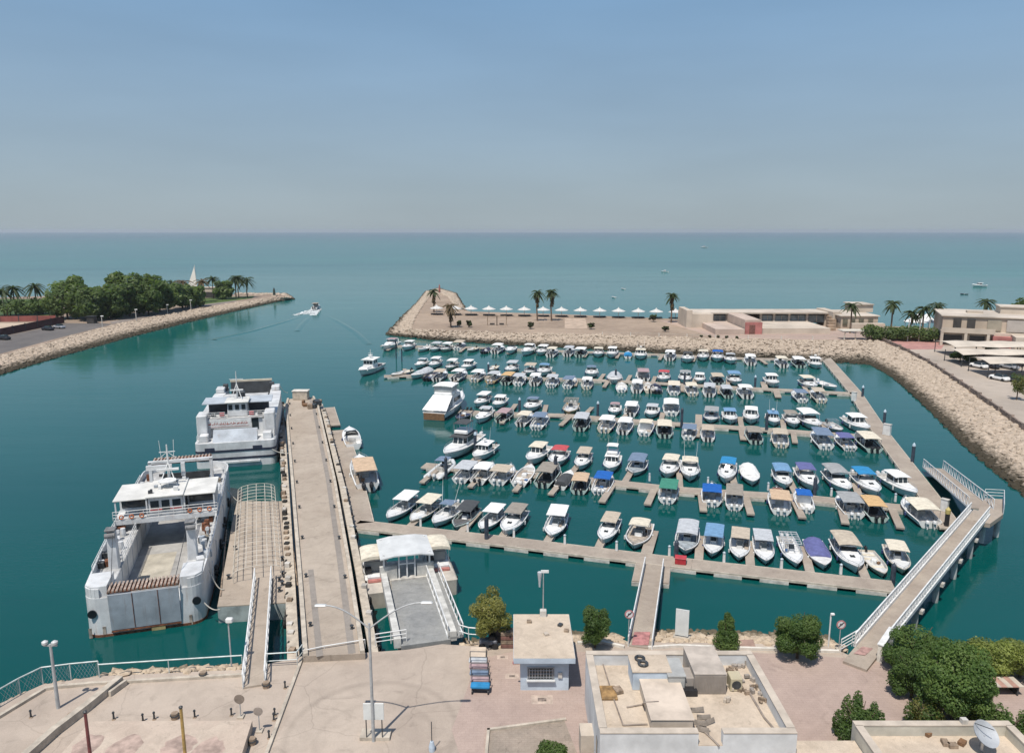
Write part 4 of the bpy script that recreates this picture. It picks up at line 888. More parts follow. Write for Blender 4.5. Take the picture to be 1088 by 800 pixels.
row([(407, 372, 'sport', 'mauve', (1.15, 1.2)), (429, 372, 'cud', 'white'), (446, 373, 'openw', 'white', (1.1, 1)), (459, 373, 'ccb', 'silver'), (470, 373, 'cc', 'white'), (485, 372, 'ccl', 'beige', (1.15, 1), 'stern'), (498, 373.5, 'open', 'white', (1.1, 1)), (513, 376, 'opend', 'slate', (1, 1), 'stern'), (525, 376, 'ccb', 'white', (1.1, 1), 'stern'), (540, 376, 'sportn', 'white'), (556, 377.5, 'sport', 'white', (1.05, 1.05)), (573, 377, 'cud', 'white'), (584, 380, 'ccb', 'cream', (1, 1), 'stern'), (602, 379, 'ccb', 'silver', (1.1, 1), 'stern'), (615, 380, 'ccd', 'white', (1.15, 1), 'stern'), (635, 379, 'cud', 'cream'), (649, 380, 'cab', 'white', (1.05, 1)), (667, 381, 'covb', 'brightblue', (.8, .8), 'stern'), (680, 381.5, 'cabr', 'cream', (1.15, 1)), (711, 383.5, 'ccb', 'white', (1.1, 1), 'stern'), (730, 385, 'cuds', 'charcoal', (1.15, 1)), (746.5, 383, 'cud', 'cream', (1.08, 1)), (762, 384, 'cud', 'blue', (1.08, 1)), (777, 386, 'cuds', 'silver', (1.1, 1)), (798, 388.5, 'ccb', 'white', (1.1, 1), 'stern'), (833, 391, 'ccb', 'cream', (1.1, 1), 'stern'), (851, 391, 'ccd', 'white', (1.1, 1), 'stern'), (868, 391, 'cabr', 'white', (1.15, 1))], d5, 'bow', RE, mul=1.24)
place(391, 523, 'cudb', 'tan', away([G(382, 556), G(359, 457)]).cross(V(0, 0, 1)) if False else (G(359, 457)-G(382, 556)).normalized(), 'stern', (1.55, 1.8), 'alongside the walkway next to the pier', 0, desc='long white boat with tan sun cover', group='boats alongside the pier walkway')
place(376, 478, 'sportn', 'white', (G(359, 457)-G(382, 556)).normalized(), 'stern', (1.25, 1.2), 'tied ahead of the tan covered boat at the pier', 0, desc='white motor cruiser', group='boats alongside the pier walkway')
for o in list(sc.objects):
    if o.get('label', '').endswith('leftmost, alongside the walkway next to the pier'): o['label'] = 'long white boat with tan sun cover alongside the walkway next to the pier'
    if o.get('label', '').startswith('white motor cruiser, leftmost'): o['label'] = 'white motor cruiser tied ahead of the tan covered boat at the pier'

# ---- sport fishing yacht, stern to the camera at the head of the third pontoon
def yacht():
    c = G(461, 447, 0)+d3*8.4; t = thing('fishing_yacht', 'big white sport fishing yacht with brown transom at the left end of third pontoon', 'yacht', (c.x, c.y, 0), heading(d3))
    L, B = 16.5, 5.0
    hull_shell(L, B, 1.5, full=2.4).build('hull', [gel, hullmats[1]], t); hull_deck(L, B, 1.5, .30, .6).build('deck', gel, t)
    MB().box((0, -L/2-.06, .72), (B*.80, .12, 1.25)).build('transom', teak, t)
    m = MB()
    pts = [(-1.9, -3.2), (1.9, -3.2), (1.9, 2.2), (.9, 3.8), (-.9, 3.8), (-1.9, 2.2)]; k = 6
    vs = [(a, b, 1.3) for a, b in pts]+[(a*.9, b*.86, 3.5) for a, b in pts]
    m.add(vs, [(i, (i+1) % k, k+(i+1) % k, k+i) for i in range(k)]+[tuple(range(k, 2*k))]); m.build('cabin', gel, t)
    for sx in (-1, 1):
        g = MB(); g.box((sx*1.84, -.4, 2.55), (.06, 3.4, .7)); g.build('window', glass, t)
    g = MB(); g.box((0, -3.16, 2.3), (2.6, .06, 1.3)); g.build('window', glass, t)
    m = MB(); m.quad((-2.35, -L/2+.1, 1.85), (2.35, -L/2+.1, 1.85), (1.9, -3.3, 3.7), (-1.9, -3.3, 3.7)); m.quad((-1.9, -3.3, 3.62), (1.9, -3.3, 3.62), (2.35, -L/2+.1, 1.77), (-2.35, -L/2+.1, 1.77)); m.build('cockpit_awning', canvas('white'), t)
    m = MB(); m.box((0, -1.6, 3.85), (3.5, 3.6, .7), bev=.15); m.build('flybridge', gel, t)
    m = MB(); 
    for sx in (-1, 1): m.box((sx*1.66, -1.6, 4.75), (.05, 3.2, 1.0))
    m.box((0, -3.2, 4.75), (3.3, .05, 1.0)); m.build('clear_curtain', mat('clear_vinyl', (.42, .44, .44), .25, .1, 1), t)
    arch_top(3.9, -3.6, .5, 5.35, .18, .1).build('canopy', canvas('white'), t); frame(3.6, -3.5, .3, 4.1, 5.3).build('canopy_frame', steel, t)
    for sx in (-1, 1): m = MB(); m.tube((sx*1.8, -1, 3.6), (sx*2.6, -4.2, 9), .04, 5, .015); m.build('outrigger', steel, t)
    s = hull_pts(L, B, 1.5, full=2.4); pts = [(max(.05, a[0]-.12), a[4], a[1]+.6) for a in s[6:]]
    m = MB(); m.path(pts, .03, 5); m.path([(-a, b, c_) for a, b, c_ in pts], .03, 5)
    for a in pts:
        for sx in (-1, 1): m.tube((sx*a[0], a[1], a[2]), (sx*a[0], a[1], a[2]-.6), .022, 5)
    m.build('bow_rail', steel, t)
yacht()
# ---- patrol launch at the far left of the fourth pontoon
def launch():
    c = G(383, 399, .4)+d4*6.2; t = thing('launch', 'white launch with wheelhouse and mast at the far left of fourth pontoon', 'boat', (c.x, c.y, 0), heading(-d4))
    L, B = 13.0, 3.9
    hull_shell(L, B, 1.25, full=2.6).build('hull', [gel, hullmats[1]], t); hull_deck(L, B, 1.25, .5, .5, full=2.6).build('deck', geldeck, t)
    m = MB(); m.box((0, 3.0, 1.6), (2.4, 3.2, .7), taper=.85, bev=.1); m.build('forecabin', gel, t)
    m = MB(); m.box((0, -.4, 2.0), (2.7, 3.4, 2.6), taper=.92, bev=.12); wh = m.build('wheelhouse', gel, t)
    for x in (-.75, 0, .75): g = MB(); g.box((x, 1.24, 2.65), (.6, .08, .7)); g.build('window', glass, wh)
    for sx in (-1, 1):
        for y in (-1.2, 0): g = MB(); g.box((sx*1.27, y, 2.65), (.08, .8, .7)); g.build('window', glass, wh)
    arch_top(3.2, -2.9, 1.8, 3.35, .12, .1).build('canopy', canvas('white'), t)
    m = MB(); m.tube((0, -.6, 3.4), (0, -.6, 5.6), .07, 6); m.beam((-.6, -.6, 4.6), (.6, -.6, 4.6), .08, .08); m.lathe([(.05, 0), (.55, .05), (.55, .25), (.05, .3)], (0, -.6, 4.0), 10); m.build('mast', whitepaint, t)
    m = MB(); m.box((0, -4.6, .9), (2.4, 1.6, .9), bev=.1); m.build('engine_box', mat('dark_grey_box', (.10, .10, .11), .6, .2, 2), t)
launch()
# ---- mooring piles standing through the pontoons
pilecap = mat('pile_cap', (.45, .55, .62), .5, .1, 2); piled = mat('pile_steel', (.045, .06, .085), .5, .3, 1.5)
def pile(px, py, top_py, cap, label, r=.24):
    b = G(px, py, 0); z = ZAT(px, top_py, b.y)
    r = .15 if px in (427, 421) else r; t = thing('mooring_pile', label, 'pile', (b.x, b.y, -1.5), 0, 'mooring piles in the marina')
    MB().lathe([(r, 0), (r, z+1.5)], n=12).build('shaft', piled, t)
    MB().lathe([(r*1.05, 0), (r*.9, .25), (.02, .55)], (0, 0, z+1.5), 12).build('cap', pilecap if cap else piled, t)
for a in [(517, 577, 553, 0, 'dark pile on nearest pontoon before the white canopied boat'), (718, 597, 578, 0, 'dark pile beside the red box on nearest pontoon'), (948, 621, 603, 0, 'dark pile at the bridge end of nearest pontoon'),
          (474, 509, 489, 0, 'dark pile by the grey inflatable on second pontoon'), (590, 509, 487, 0, 'dark pile before the red canopied boat'), (865, 529, 510, 0, 'dark pile before the indigo canopied boat'), (505, 480, 462, 1, 'capped pile beside the white pilothouse boat'),
          (552, 440, 425, 1, 'capped pile by the boat with tan foredeck on third pontoon'), (635, 444, 429, 1, 'capped pile right of the bare framed boat on third pontoon'), (724, 455, 436, 0, 'dark pile in mid third pontoon'), (814, 460, 441, 0, 'dark pile by the blue topped pilothouse on third pontoon'),
          (427, 384, 372, 0, 'dark pile behind the white launch'), (519, 399, 387, 1, 'capped pile left of the grey topped boat on fourth pontoon'), (654, 406, 394, 0, 'dark pile at the arched cover boat on fourth pontoon'), (727, 411, 398, 0, 'dark pile in mid fourth pontoon'), (802, 413, 401, 1, 'capped pile left of the white pilothouse on fourth pontoon'),
          (916, 424, 412, 1, 'blue capped pile standing right of the walkway at the fourth pontoon'), (939, 452, 438, 1, 'blue capped pile standing right of the walkway at the third pontoon'), (969, 494, 474, 1, 'blue capped pile next to the gangway foot'), (421, 381, 362, 0, 'dark pile right of the big cruiser by the spit')]:
    pile(*a)
# service pedestals, fire box, locker
def pedestal(px, py, label, h=1.1):
    p = G(px, py, DZ); t = thing('service_pedestal', label, 'pedestal', p, 0, 'service pedestals along the pontoons')
    MB().box((0, 0, h/2), (.26, .26, h), taper=.85, bev=.03).build('column', whitepaint, t); MB().lathe([(.15, 0), (.17, .1), (.05, .2)], (0, 0, h), 8).build('lamp_cap', mat('pedestal_cap', (.35, .42, .46), .4, .1, 2), t)
for i, (x, y, l) in enumerate([(447, 559, 'white pedestal behind the cream canopied boat, nearest pontoon'), (497, 565, 'white pedestal right of the charcoal canopied boat'), (546, 571, 'white pedestal right of the taupe canopied boat'), (600, 578, 'white pedestal right of the seventh boat, nearest pontoon'), (655, 585, 'white pedestal between the beige topped boat and its neighbour'), (711, 590, 'white pedestal left of the red box'),
          (769, 597, 'white pedestal right of the light blue canopied boat'), (830, 604, 'white pedestal left of the bare framed boat, nearest pontoon'), (893, 610, 'white pedestal left of the wide beige cuddy boat'), (690, 511, 'white pedestal left of the green canopied boat'), (752, 515, 'white pedestal above the royal blue canopied boat'), (816, 521, 'white pedestal left of the tan canopied boat'), (883, 527, 'white pedestal left of the grey ribbed cruiser'), (951, 533, 'white pedestal left of the cream hardtop boat')]):
    pedestal(x, y, l, .95)
p = G(723, 598, DZ); t = thing('fire_box', 'red fire box on the nearest pontoon by the gangway', 'box', p, -.27)
MB().box((0, 0, .3), (1.1, .9, .6), bev=.04).build('case', mat('red_box', (.42, .03, .04), .5, .15, 2), t); MB().box((0, 0, .64), (1.16, .96, .07), bev=.02).build('lid', mat('red_lid', (.50, .05, .06), .5, .1, 2), t)
p = G(826, 523, DZ); t = thing('dock_locker', 'brown dock locker on second pontoon above the tan canopied boat', 'box', p, -.27)
MB().box((0, 0, .25), (1.2, .6, .5), bev=.04).build('case', mat('locker_brown', (.20, .09, .07), .6, .2, 2), t); MB().box((0, 0, .53), (1.26, .66, .06), bev=.02).build('lid', mat('locker_lid', (.24, .11, .08), .6, .2, 2), t)
# ================================================================== PIER, FERRIES, GANGWAYS
pierm = ground_mat('pier_concrete', (.47, .40, .325), (.39, .325, .26), big=.09, small=.7, stain=.3, tile=6.0, tf=.25, crack=.11)
pierd = ground_mat('pier_worn_track', (.32, .285, .25), (.27, .24, .21), big=.2, small=1, stain=.3)
wood = mat('weathered_timber', (.33, .25, .18), .9, .3, 2)
tyre = mat('old_tyre', (.035, .033, .03), .8, .3, 4)
PZ_ = 2.7
lft = [G(x, y, PZ_) for x, y in ((322, 697), (316, 605), (309, 510), (303, 432), (305, 424))]
rgt = [G(x, y, PZ_) for x, y in ((388, 694), (373, 600), (357, 510), (339, 432), (334, 422))]
t = thing('pier', 'long pale concrete pier between the ferries and the marina', 'pier', V(lft[0].x, lft[0].y, 0)); o0 = V(lft[0].x, lft[0].y, 0)
m = MB(); m.prism([(p.x-o0.x, p.y-o0.y) for p in lft]+[(p.x-o0.x, p.y-o0.y) for p in rgt[::-1]], 1.5, PZ_); m.build('deck', pierm, t)
def offs(line, dx): return [p+V(dx, 0, 0) for p in line]
for ln, dx in ((lft, .2), (rgt, -.2)):
    m = MB()
    for a, b in zip(ln, ln[1:]): m.beam(a-o0+V(dx, 0, .12), b-o0+V(dx, 0, .12), .34, .24)
    m.build('kerb', kerbm, t)
for ln, dx, w in ((rgt, -1.0, .55), (lft, 1.25, .5)):
    m = MB(); q = ln if dx < 0 else ln[:2]
    for a, b in zip(q, q[1:]): m.beam(a-o0+V(dx, 0, .006), b-o0+V(dx, 0, .006), w, .012)
    m.build('worn_strip', pierd, t)
for ln, sx, zz, n in ((lft, -1, 1.7, 64), (rgt, 1, 1.9, 56)):
    m = MB(); L_ = offs(ln, sx*.75)
    for a, b in zip(L_, L_[1:]): m.beam(V(a.x, a.y, zz)-o0, V(b.x, b.y, zz)-o0, .9 if sx < 0 else .7, .3)
    m.build('fender_beam', kerbm, t)
    rn = random.Random(8+sx)
    for k in range(n):
        p, d = along(L_, (k+.5)/n); p = p-o0; x = p.x+sx*rn.uniform(.05, .25)
        if rn.random() < .45:
            mm = MB(); r = rn.uniform(.38, .5)
            ring_ = []
            for i in range(11): a = 2*math.pi*i/10; ring_.append((x+sx*.25, p.y+r*math.cos(a), 1.35+r*math.sin(a)))
            mm.path(ring_, .14, 6); mm.build('tyre_fender', tyre, t)
        else: MB().box((x, p.y, 1.5), (.45, .5, 1.0+rn.random()*.8), rn.uniform(-.1, .1)).build('fender_block', [floatm, tyre, wood][rn.randrange(3)], t)
for k in range(10):
    p, d = along(offs(lft, .75), (k+.5)/10); m = MB(); m.lathe([(.15, 0), (.10, .08), (.10, .22), (.17, .28), (.14, .34)], p-o0+V(0, 0, 0), 10); m.build('bollard', darkst, t)
    p, d = along(offs(rgt, -.75), (k+.4)/10); m = MB(); m.lathe([(.15, 0), (.10, .08), (.10, .22), (.17, .28), (.14, .34)], p-o0, 10); m.build('bollard', darkst, t)
for k in range(12):
    a, _ = along(offs(lft, 1.0), 0); 
    p, _ = along(lft, .04+k*.08); MB().lathe([(.35, -3.5), (.35, 1.6)], V(p.x-o0.x+.6, p.y-o0.y, 0), 10).build('pile', floatd, t); p, _ = along(rgt, .04+k*.08); MB().lathe([(.35, -3.5), (.35, 1.6)], V(p.x-o0.x-.6, p.y-o0.y, 0), 10).build('pile', floatd, t)
# pier head block and heap of gear
p = G(320, 424, PZ_); th = thing('pier_hut', 'small pale concrete block standing on the pier head', 'hut', p); MB().box((0, 0, .8), (2.8, 1.6, 1.6), bev=.08).build('wall', kerbm, th); MB().box((0, 0, 1.66), (3.0, 1.8, .12)).build('roof', whitekerb, th)
p = G(329, 432, PZ_); th = thing('gear_heap', 'heap of rusty brown gear on the pier head', 'gear heap', p); rn = random.Random(3)
for k in range(9): 
    MB().box((rn.uniform(-1.6, 1.6), rn.uniform(-2.2, 2.2), rn.uniform(.2, .6)), (rn.uniform(.5, 1.1), rn.uniform(.4, 1.2), rn.uniform(.4, 1.0)), rn.uniform(0, 3), bev=.04).build('crate', [teak, darkst, wood][k % 3], th)
# rail across the landward end of the pier
def railing(name, label, pts, h=1.1, mt=None, posts=None, mesh=False, cat='railing', rails=2, parent=None, post_r=.035):
    mt = mt or whitepaint; o0 = pts[0].copy()
    t = thing(name, label, cat, o0)
    m = MB()
    for i in range(rails):
        z = h*(i+1)/rails
        for a, b in zip(pts, pts[1:]): m.tube(a-o0+V(0, 0, z), b-o0+V(0, 0, z), .035 if i < rails-1 else .05, 6)
    m.build('rail', mt, t)
    for a in resample(pts, posts or 2.5): MB().tube(a-o0, a-o0+V(0, 0, h), post_r, 6).build('post', mt, t)
    if mesh:
        m = MB()
        for a, b in zip(pts, pts[1:]):
            n = int((b-a).length/.22)
            for i in range(n):
                q = a.lerp(b, i/n)-o0; q2 = a.lerp(b, min(1, (i+3)/n))-o0; m.tube(q+V(0, 0, .05), q2+V(0, 0, h), .008, 3); m.tube(q2+V(0, 0, .05), q+V(0, 0, h), .008, 3)
        m.build('mesh_panel', steel, t)
    return t
railing('barrier', 'low white barrier across the landward end of the pier', [G(x, y, QZ) for x, y in ((322, 700), (345, 695), (388, 688))], .7, posts=4, rails=1)

# ---------------- ferries
fwhite = streaky('ferry_white', (.64, .65, .65))
fgrey = streaky('ferry_grey_panel', (.36, .40, .44), (.20, .13, .09), .6)
fdeck = mat('ferry_deck', (.36, .35, .33), .8, .2, .4)
fdeck2 = mat('ferry_wing_deck', (.50, .50, .49), .8, .22, .9)
rust = mat('rust', (.20, .075, .035), .9, .35, 2.5)
slat = mat('ramp_slat', (.42, .33, .27), .8, .3, 3)
froof = mat('ferry_roof', (.66, .65, .61), .7, .1, .6)
stripe = mat('navy_stripe', (.03, .035, .06), .5, .2, 1)
def outline(L, B, bow=.90, sr=2.5, br=1.5, n=6):
    pts = []
    for i in range(n+1): a = math.pi/2*i/n; pts.append((B/2-sr+sr*math.sin(a), -L/2+sr-sr*math.cos(a)))
    pts.append((B/2, L*.10)); pts.append((B/2*.985, L*.28))
    for i in range(n+1): a = math.pi/2*i/n; pts.append((B/2*bow-br+br*math.cos(a), L/2-br+br*math.sin(a)))
    return pts+[(-x, y) for x, y in pts[::-1]]
def fence_path(t, pts, z, h=1.0, name='railing', mt=None, rails=3):
    m = MB(); P = [V(x, y, z) for x, y in pts]
    for i in range(rails):
        for a, b in zip(P, P[1:]): m.tube(a+V(0, 0, h*(i+1)/rails), b+V(0, 0, h*(i+1)/rails), .035, 5)
    for a in resample(P, 1.4): m.tube(a, a+V(0, 0, h), .03, 5)
    return m.build(name, mt or whitepaint, t)
ropec = mat('rope_coil', (.30, .25, .18), .9, .25, 4); ringm = mat('life_ring_orange', (.50, .14, .04), .6, .1, 2)
def ferry_one():
    bow, stern = G(157, 670, 0), G(208, 496, 1.5); d = (bow-V(stern.x, stern.y, 0)); d.z = 0; d.normalize()
    L, B = 36.0, 10.1; c = bow-d*(L/2)
    t = thing('landing_ferry', 'near white landing ferry with grey bow ramp facing the camera and tall mast', 'ferry', (c.x, c.y, 0), heading(d))
    ol = outline(L, B, .93, 3.0, 1.2)
    m = MB(); m.prism(ol, -1.2, 1.3); 
    rt = [p for p in ol if p[0] > 0]; lt_ = [p for p in ol if p[0] < 0]
    m.build('hull', fwhite, t)
    IN = 2.8
    for sx in (1, -1):                                 # wing walls
        pts = [(sx*x, y) for x, y in rt if x > IN]
        pts = [(sx*IN, pts[0][1])]+pts+[(sx*IN, pts[-1][1])]
        m = MB(); m.prism([(x*1.0005, y) for x, y in pts], 1.302, 3.55); w = m.build('wing_wall', fwhite, t)
        m = MB(); m.prism([(sx*IN+(x-sx*IN)*.95+sx*.03, y*.995) for x, y in pts], 3.552, 3.58); m.build('wing_deck', fdeck2, t)
        m = MB(); pts2 = pts[1:-1]                      # bulwark around the outside
        for a, b in zip(pts2, pts2[1:]): m.beam(V(a[0]*.985, a[1]*.995, 3.95), V(b[0]*.985, b[1]*.995, 3.95), .14, .8)
        m.build('bulwark', fwhite, t)
        m = MB(); m.prism([(sx*x, y) for x, y in ((2.85, L/2-3.2), (4.55, L/2-3.2), (4.6, L/2-.9), (4.1, L/2-.25), (2.85, L/2-.2))], 3.58, 4.5); m.build('bow_tower', fwhite, t)
        q = MB(); q.tube((sx*4.1, L/2-.06, 2.2), (sx*4.1, L/2+.07, 2.2), .36, 16); q.build('porthole', mat('porthole_dark', (.012, .014, .018), .3, .1, 1), t)
        q = MB(); q.box((sx*3.35, L/2-6.2, 5.4), (.9, .9, 3.8), taper=.8, bev=.08); tw = q.build('ramp_winch_tower', fwhite, t)
        q = MB(); q.box((sx*3.35, L/2-6.0, 7.35), (.9, .9, .22), bev=.05); q.tube((sx*2.95, L/2-5.6, 6.9), (sx*3.8, L/2-5.6, 6.9), .24, 10); q.build('winch_drum', mat('winch_grey', (.20, .20, .20), .6, .2, 2), t)
        q = MB(); q.tube((sx*3.1, L/2-5.4, 7.0), (sx*2.5, L/2-.1, 4.4), .03, 5); q.build('ramp_cable', darkst, t)
        rn = random.Random(5+sx)
        for k in range(7): q = MB(); q.box((sx*rn.uniform(3.7, 4.7), rn.uniform(-2, L/2-3.5), 3.58+.3), (rn.uniform(.3, .8), rn.uniform(.3, 1.0), .6), rn.uniform(0, 1), bev=.04); q.build('deck_gear', [darkst, fwhite, rust, fgrey][k % 4], t)
        for k in range(5): q = MB(); q.box((sx*(B/2+.02), -8+k*5.2, 2.4), (.12, .16, 2.1)); q.build('fender_rib', fwhite, t)
        fence_path(t, [(sx*IN*1.03, 3.3), (sx*IN*1.03, L/2-7.2)], 3.58, 1.0)
    m = MB(); m.box((0, -1.0, 1.32), (5.55, L-8, .04)); m.build('vehicle_deck', fdeck, t)
    m = MB(); m.box((.5, 7.5, 1.345), (2.8, 6.5, .01)); m.build('deck_patch', mat('sandy_deck', (.46, .42, .34), .9, .15, .6), t)
    # bow ramp raised, folded flap with slats on top
    m = MB(); m.add([(-2.75, L/2+.12, .55), (2.75, L/2+.12, .55), (2.75, L/2+.34, 3.85), (-2.75, L/2+.34, 3.85), (-2.75, L/2-.1, .55), (2.75, L/2-.1, .55), (2.75, L/2+.1, 3.85), (-2.75, L/2+.1, 3.85)], [(1, 0, 3, 2), (4, 5, 6, 7), (0, 4, 7, 3), (5, 1, 2, 6), (3, 7, 6, 2), (1, 5, 4, 0)][::1])
    m.build('bow_ramp', fgrey, t)
    for x in (-1.1, .9): q = MB(); q.beam(V(x, L/2+.14, .6), V(x, L/2+.36, 3.85), .05, .04); q.build('ramp_seam', rust, t)
    q = MB(); q.box((0, L/2+.10, .42), (5.5, .16, .10)); q.build('ramp_hinge', rust, t)
    q = MB(); q.box((-.9, L/2+.13, .22), (1.1, .05, .4)); q.build('ochre_patch', mat('ochre_paint', (.40, .33, .15), .8, .2, 2), t)
    q = MB(); q.box((0, L/2-.55, 4.02), (5.6, 1.5, .14)); fl = q.build('ramp_flap', rust, t)
    q = MB()
    for k in range(18): x = -2.65+k*5.3/17; q.beam(V(x, L/2-1.35, 4.2), V(x, L/2+.25, 4.14), .17, .14)
    q.build('flap_slat', slat, t)
    rn = random.Random(44)
    for sx in (-1, 1):                                 # clutter and rails along the wings
        fence_path(t, [(sx*4.85, -12.5), (sx*4.9, -3), (sx*4.85, 6), (sx*4.7, L/2-4)], 4.3, .55, 'outer_rail', rails=2)
        for k in range(12):
            y = lerp(4.0, L/2-4.2, k/11) if k < 8 else lerp(-14, -5, (k-8)/3); x = sx*rn.uniform(3.55, 4.55); q = MB(); c = rn.randrange(4)
            if c == 0: q.lathe([(.26, 0), (.28, .3), (.24, .8)], (x, y, 3.58), 10)
            elif c == 1: q.box((x, y, 3.9), (rn.uniform(.4, .9), rn.uniform(.5, 1.3), .6), rn.uniform(-.3, .3), bev=.05)
            elif c == 2: q.tube((x, y, 3.58), (x, y, 4.5), .14, 8); q.tube((x, y, 4.45), (x, y+.35, 4.5), .2, 8)
            else: q.path([(x+.4*math.cos(a*.7), y+.4*math.sin(a*.7), 3.68+.02*a) for a in range(18)], .06, 5)
            q.build(('deck_drum', 'deck_box', 'vent_cowl', 'rope_coil')[c], [[rust, fgrey, fwhite][rn.randrange(3)], [fgrey, fwhite, darkst][rn.randrange(3)], fwhite, ropec][c], t)
        for k in range(4):
            q = MB(); y = -9+k*6.5; ring_ = [(sx*(B/2+.12), y+.45*math.cos(a*.628), 1.5+.45*math.sin(a*.628)) for a in range(11)]; q.path(ring_, .15, 6); q.build('tyre_fender', tyre, t)
        for k in range(9): q = MB(); q.box((sx*(IN-.012), -9+k*2.6, 2.45), (.03, .10, 2.1)); q.build('wall_stiffener', fgrey, t)
        for k in range(3): q = MB(); ring_ = [(sx*(2.3+k*.95)+.2*math.cos(a*.785), 3.02, 5.2+.2*math.sin(a*.785)) for a in range(9)]; q.path(ring_, .06, 5); q.build('life_ring', ringm, t)
    # bridge spanning the car deck
    y0, y1 = -2.6, 3.0
    q = MB(); q.box((0, (y0+y1)/2, 4.62), (B-.3, y1-y0, .5)); q.build('bridge_deck', fwhite, t)
    for sx in (-1, 1): q = MB(); q.box((sx*4.1, (y0+y1)/2-.4, 3.97), (1.9, y1-y0-1.4, .79)); q.build('bridge_leg', fwhite, t)
    q = MB(); q.box((0, .6, 5.85), (3.3, 4.2, 1.95)); wh = q.build('wheelhouse', fwhite, t)
    for x in (-1.05, 1.05): q = MB(); q.box((x, 2.72, 6.15), (.8, .06, .75)); q.build('window', glass, wh)
    q = MB(); q.box((0, 2.72, 5.95), (.75, .07, 1.15)); q.build('door', glass, wh)
    q = MB(); q.box((0, 2.715, 5.55), (3.0, .05, .12)); q.build('red_band', mat('faded_red', (.42, .06, .06), .6, .2, 2), wh)
    for sx in (-1, 1):
        q = MB(); q.box((sx*3.3, -.8, 5.8), (2.9, 2.6, 1.85)); s_ = q.build('side_cabin', fwhite, t)
        q = MB(); q.box((sx*3.3, .53, 5.95), (2.5, .06, 1.3)); q.build('window', glass, s_)
        for x in (1.8, 4.7): q = MB(); q.box((sx*x, 2.75, 5.85), (.14, .14, 1.9)); q.build('roof_post', fwhite, t)
        q = MB(); q.box((sx*3.3, .25, 6.9), (3.2, 5.3, .14), bev=.03); q.build('side_roof', froof, t)
    q = MB(); q.box((0, .35, 7.06), (3.6, 5.6, .16), bev=.03); q.build('wheelhouse_roof', froof, t)
    fence_path(t, [(-5.0, y1-.1), (5.0, y1-.1)], 4.87, .9)
    # mast with radar, yards, aerials
    q = MB(); q.tube((.0, -1.2, 7.1), (0, -1.2, 11.4), .16, 8, .07); q.beam(V(-1.3, -1.2, 9.6), V(1.3, -1.2, 9.6), .1, .1); q.beam(V(-.8, -1.2, 10.6), V(.8, -1.2, 10.6), .08, .08)
    for a in ((-1.2, 9.6), (1.2, 9.6)): q.tube((0, -1.2, 10.6), (a[0], -1.2, a[1]), .03, 5); q.tube((a[0]*.5, -1.2, 9.6), (a[0]*.6, -1.2, 11.9), .03, 5)
    q.tube((-.9, .2, 7.1), (0, -1.2, 9.4), .06, 6); q.tube((.9, .2, 7.1), (0, -1.2, 9.4), .06, 6); q.build('mast', whitepaint, t)
    q = MB(); q.lathe([(.9, 0), (.9, .12)], (0, .2, 7.75), 14); q.tube((0, .2, 7.1), (0, .2, 7.8), .1, 6); q.box((0, -.6, 8.8), (2.2, .25, .22)); q.build('radar', whitepaint, t)
    q = MB(); q.box((1.2, -3.0, 8.4), (2.6, .3, .5)); q.box((-1.3, -2.4, 8.2), (.4, .4, 1.4)); q.build('funnel_box', fwhite, t)
    rn = random.Random(2)
    for k in range(8): q = MB(); q.box((rn.uniform(-1.5, 1.5), rn.uniform(-2, 2.2), 7.3), (rn.uniform(.2, .5), rn.uniform(.2, .5), rn.uniform(.2, .6))); q.build('roof_gear', [darkst, whitepaint, fgrey][k % 3], t)
    # stern gantry with slatted ramp
    q = MB()
    for sx in (-1, 1): q.box((sx*3.4, -11.0, 4.2), (.35, .5, 5.2))
    q.box((0, -11.0, 6.7), (7.2, .5, .3)); q.build('stern_gantry', fwhite, t)
    q = MB(); q.box((0, -12.2, 6.45), (6.6, 2.4, .15)); q.build('stern_ramp', rust, t)
    q = MB()
    for k in range(17): x = -3.1+k*6.2/16; q.beam(V(x, -13.2, 6.62), V(x, -11.3, 6.62), .17, .12)
    q.build('stern_slat', slat, t)
    q = MB(); q.box((0, -15.3, 2.6), (6.4, .2, 2.6)); q.build('stern_door', darkst, t)
    for sx in (-1, 1): q = MB(); q.tube((sx*4.2, -7.2, 4.2), (sx*4.2, -4.6, 4.2), .55, 12); q.build('life_raft', whitepaint, t)
    m = MB(); m.box((B/2+.012, 6.5, 2.6), (.03, .9, 1.4)); m.build('red_mark', mat('red_mark', (.40, .12, .12), .8, .2, 2), t)
    q = MB()
    for k in range(6): x = random.Random(k).uniform(-4.8, 4.8); q.box((x, L/2+.02, .5), (.25, .03, .9))
    q.build('rust_streak', mat('rust_streak', (.42, .36, .30), .8, .3, 2), t)
    # boot line
    q = MB(); o2 = [(x*1.002, y*1.0008) for x, y in ol]; 
    for a, b in zip(o2, o2[1:]+o2[:1]): q.beam(V(a[0], a[1], .08), V(b[0], b[1], .08), .05, .3)
    q.build('boot_line', rust, t)
    return t, d, c
F1, f1d, f1c = ferry_one()
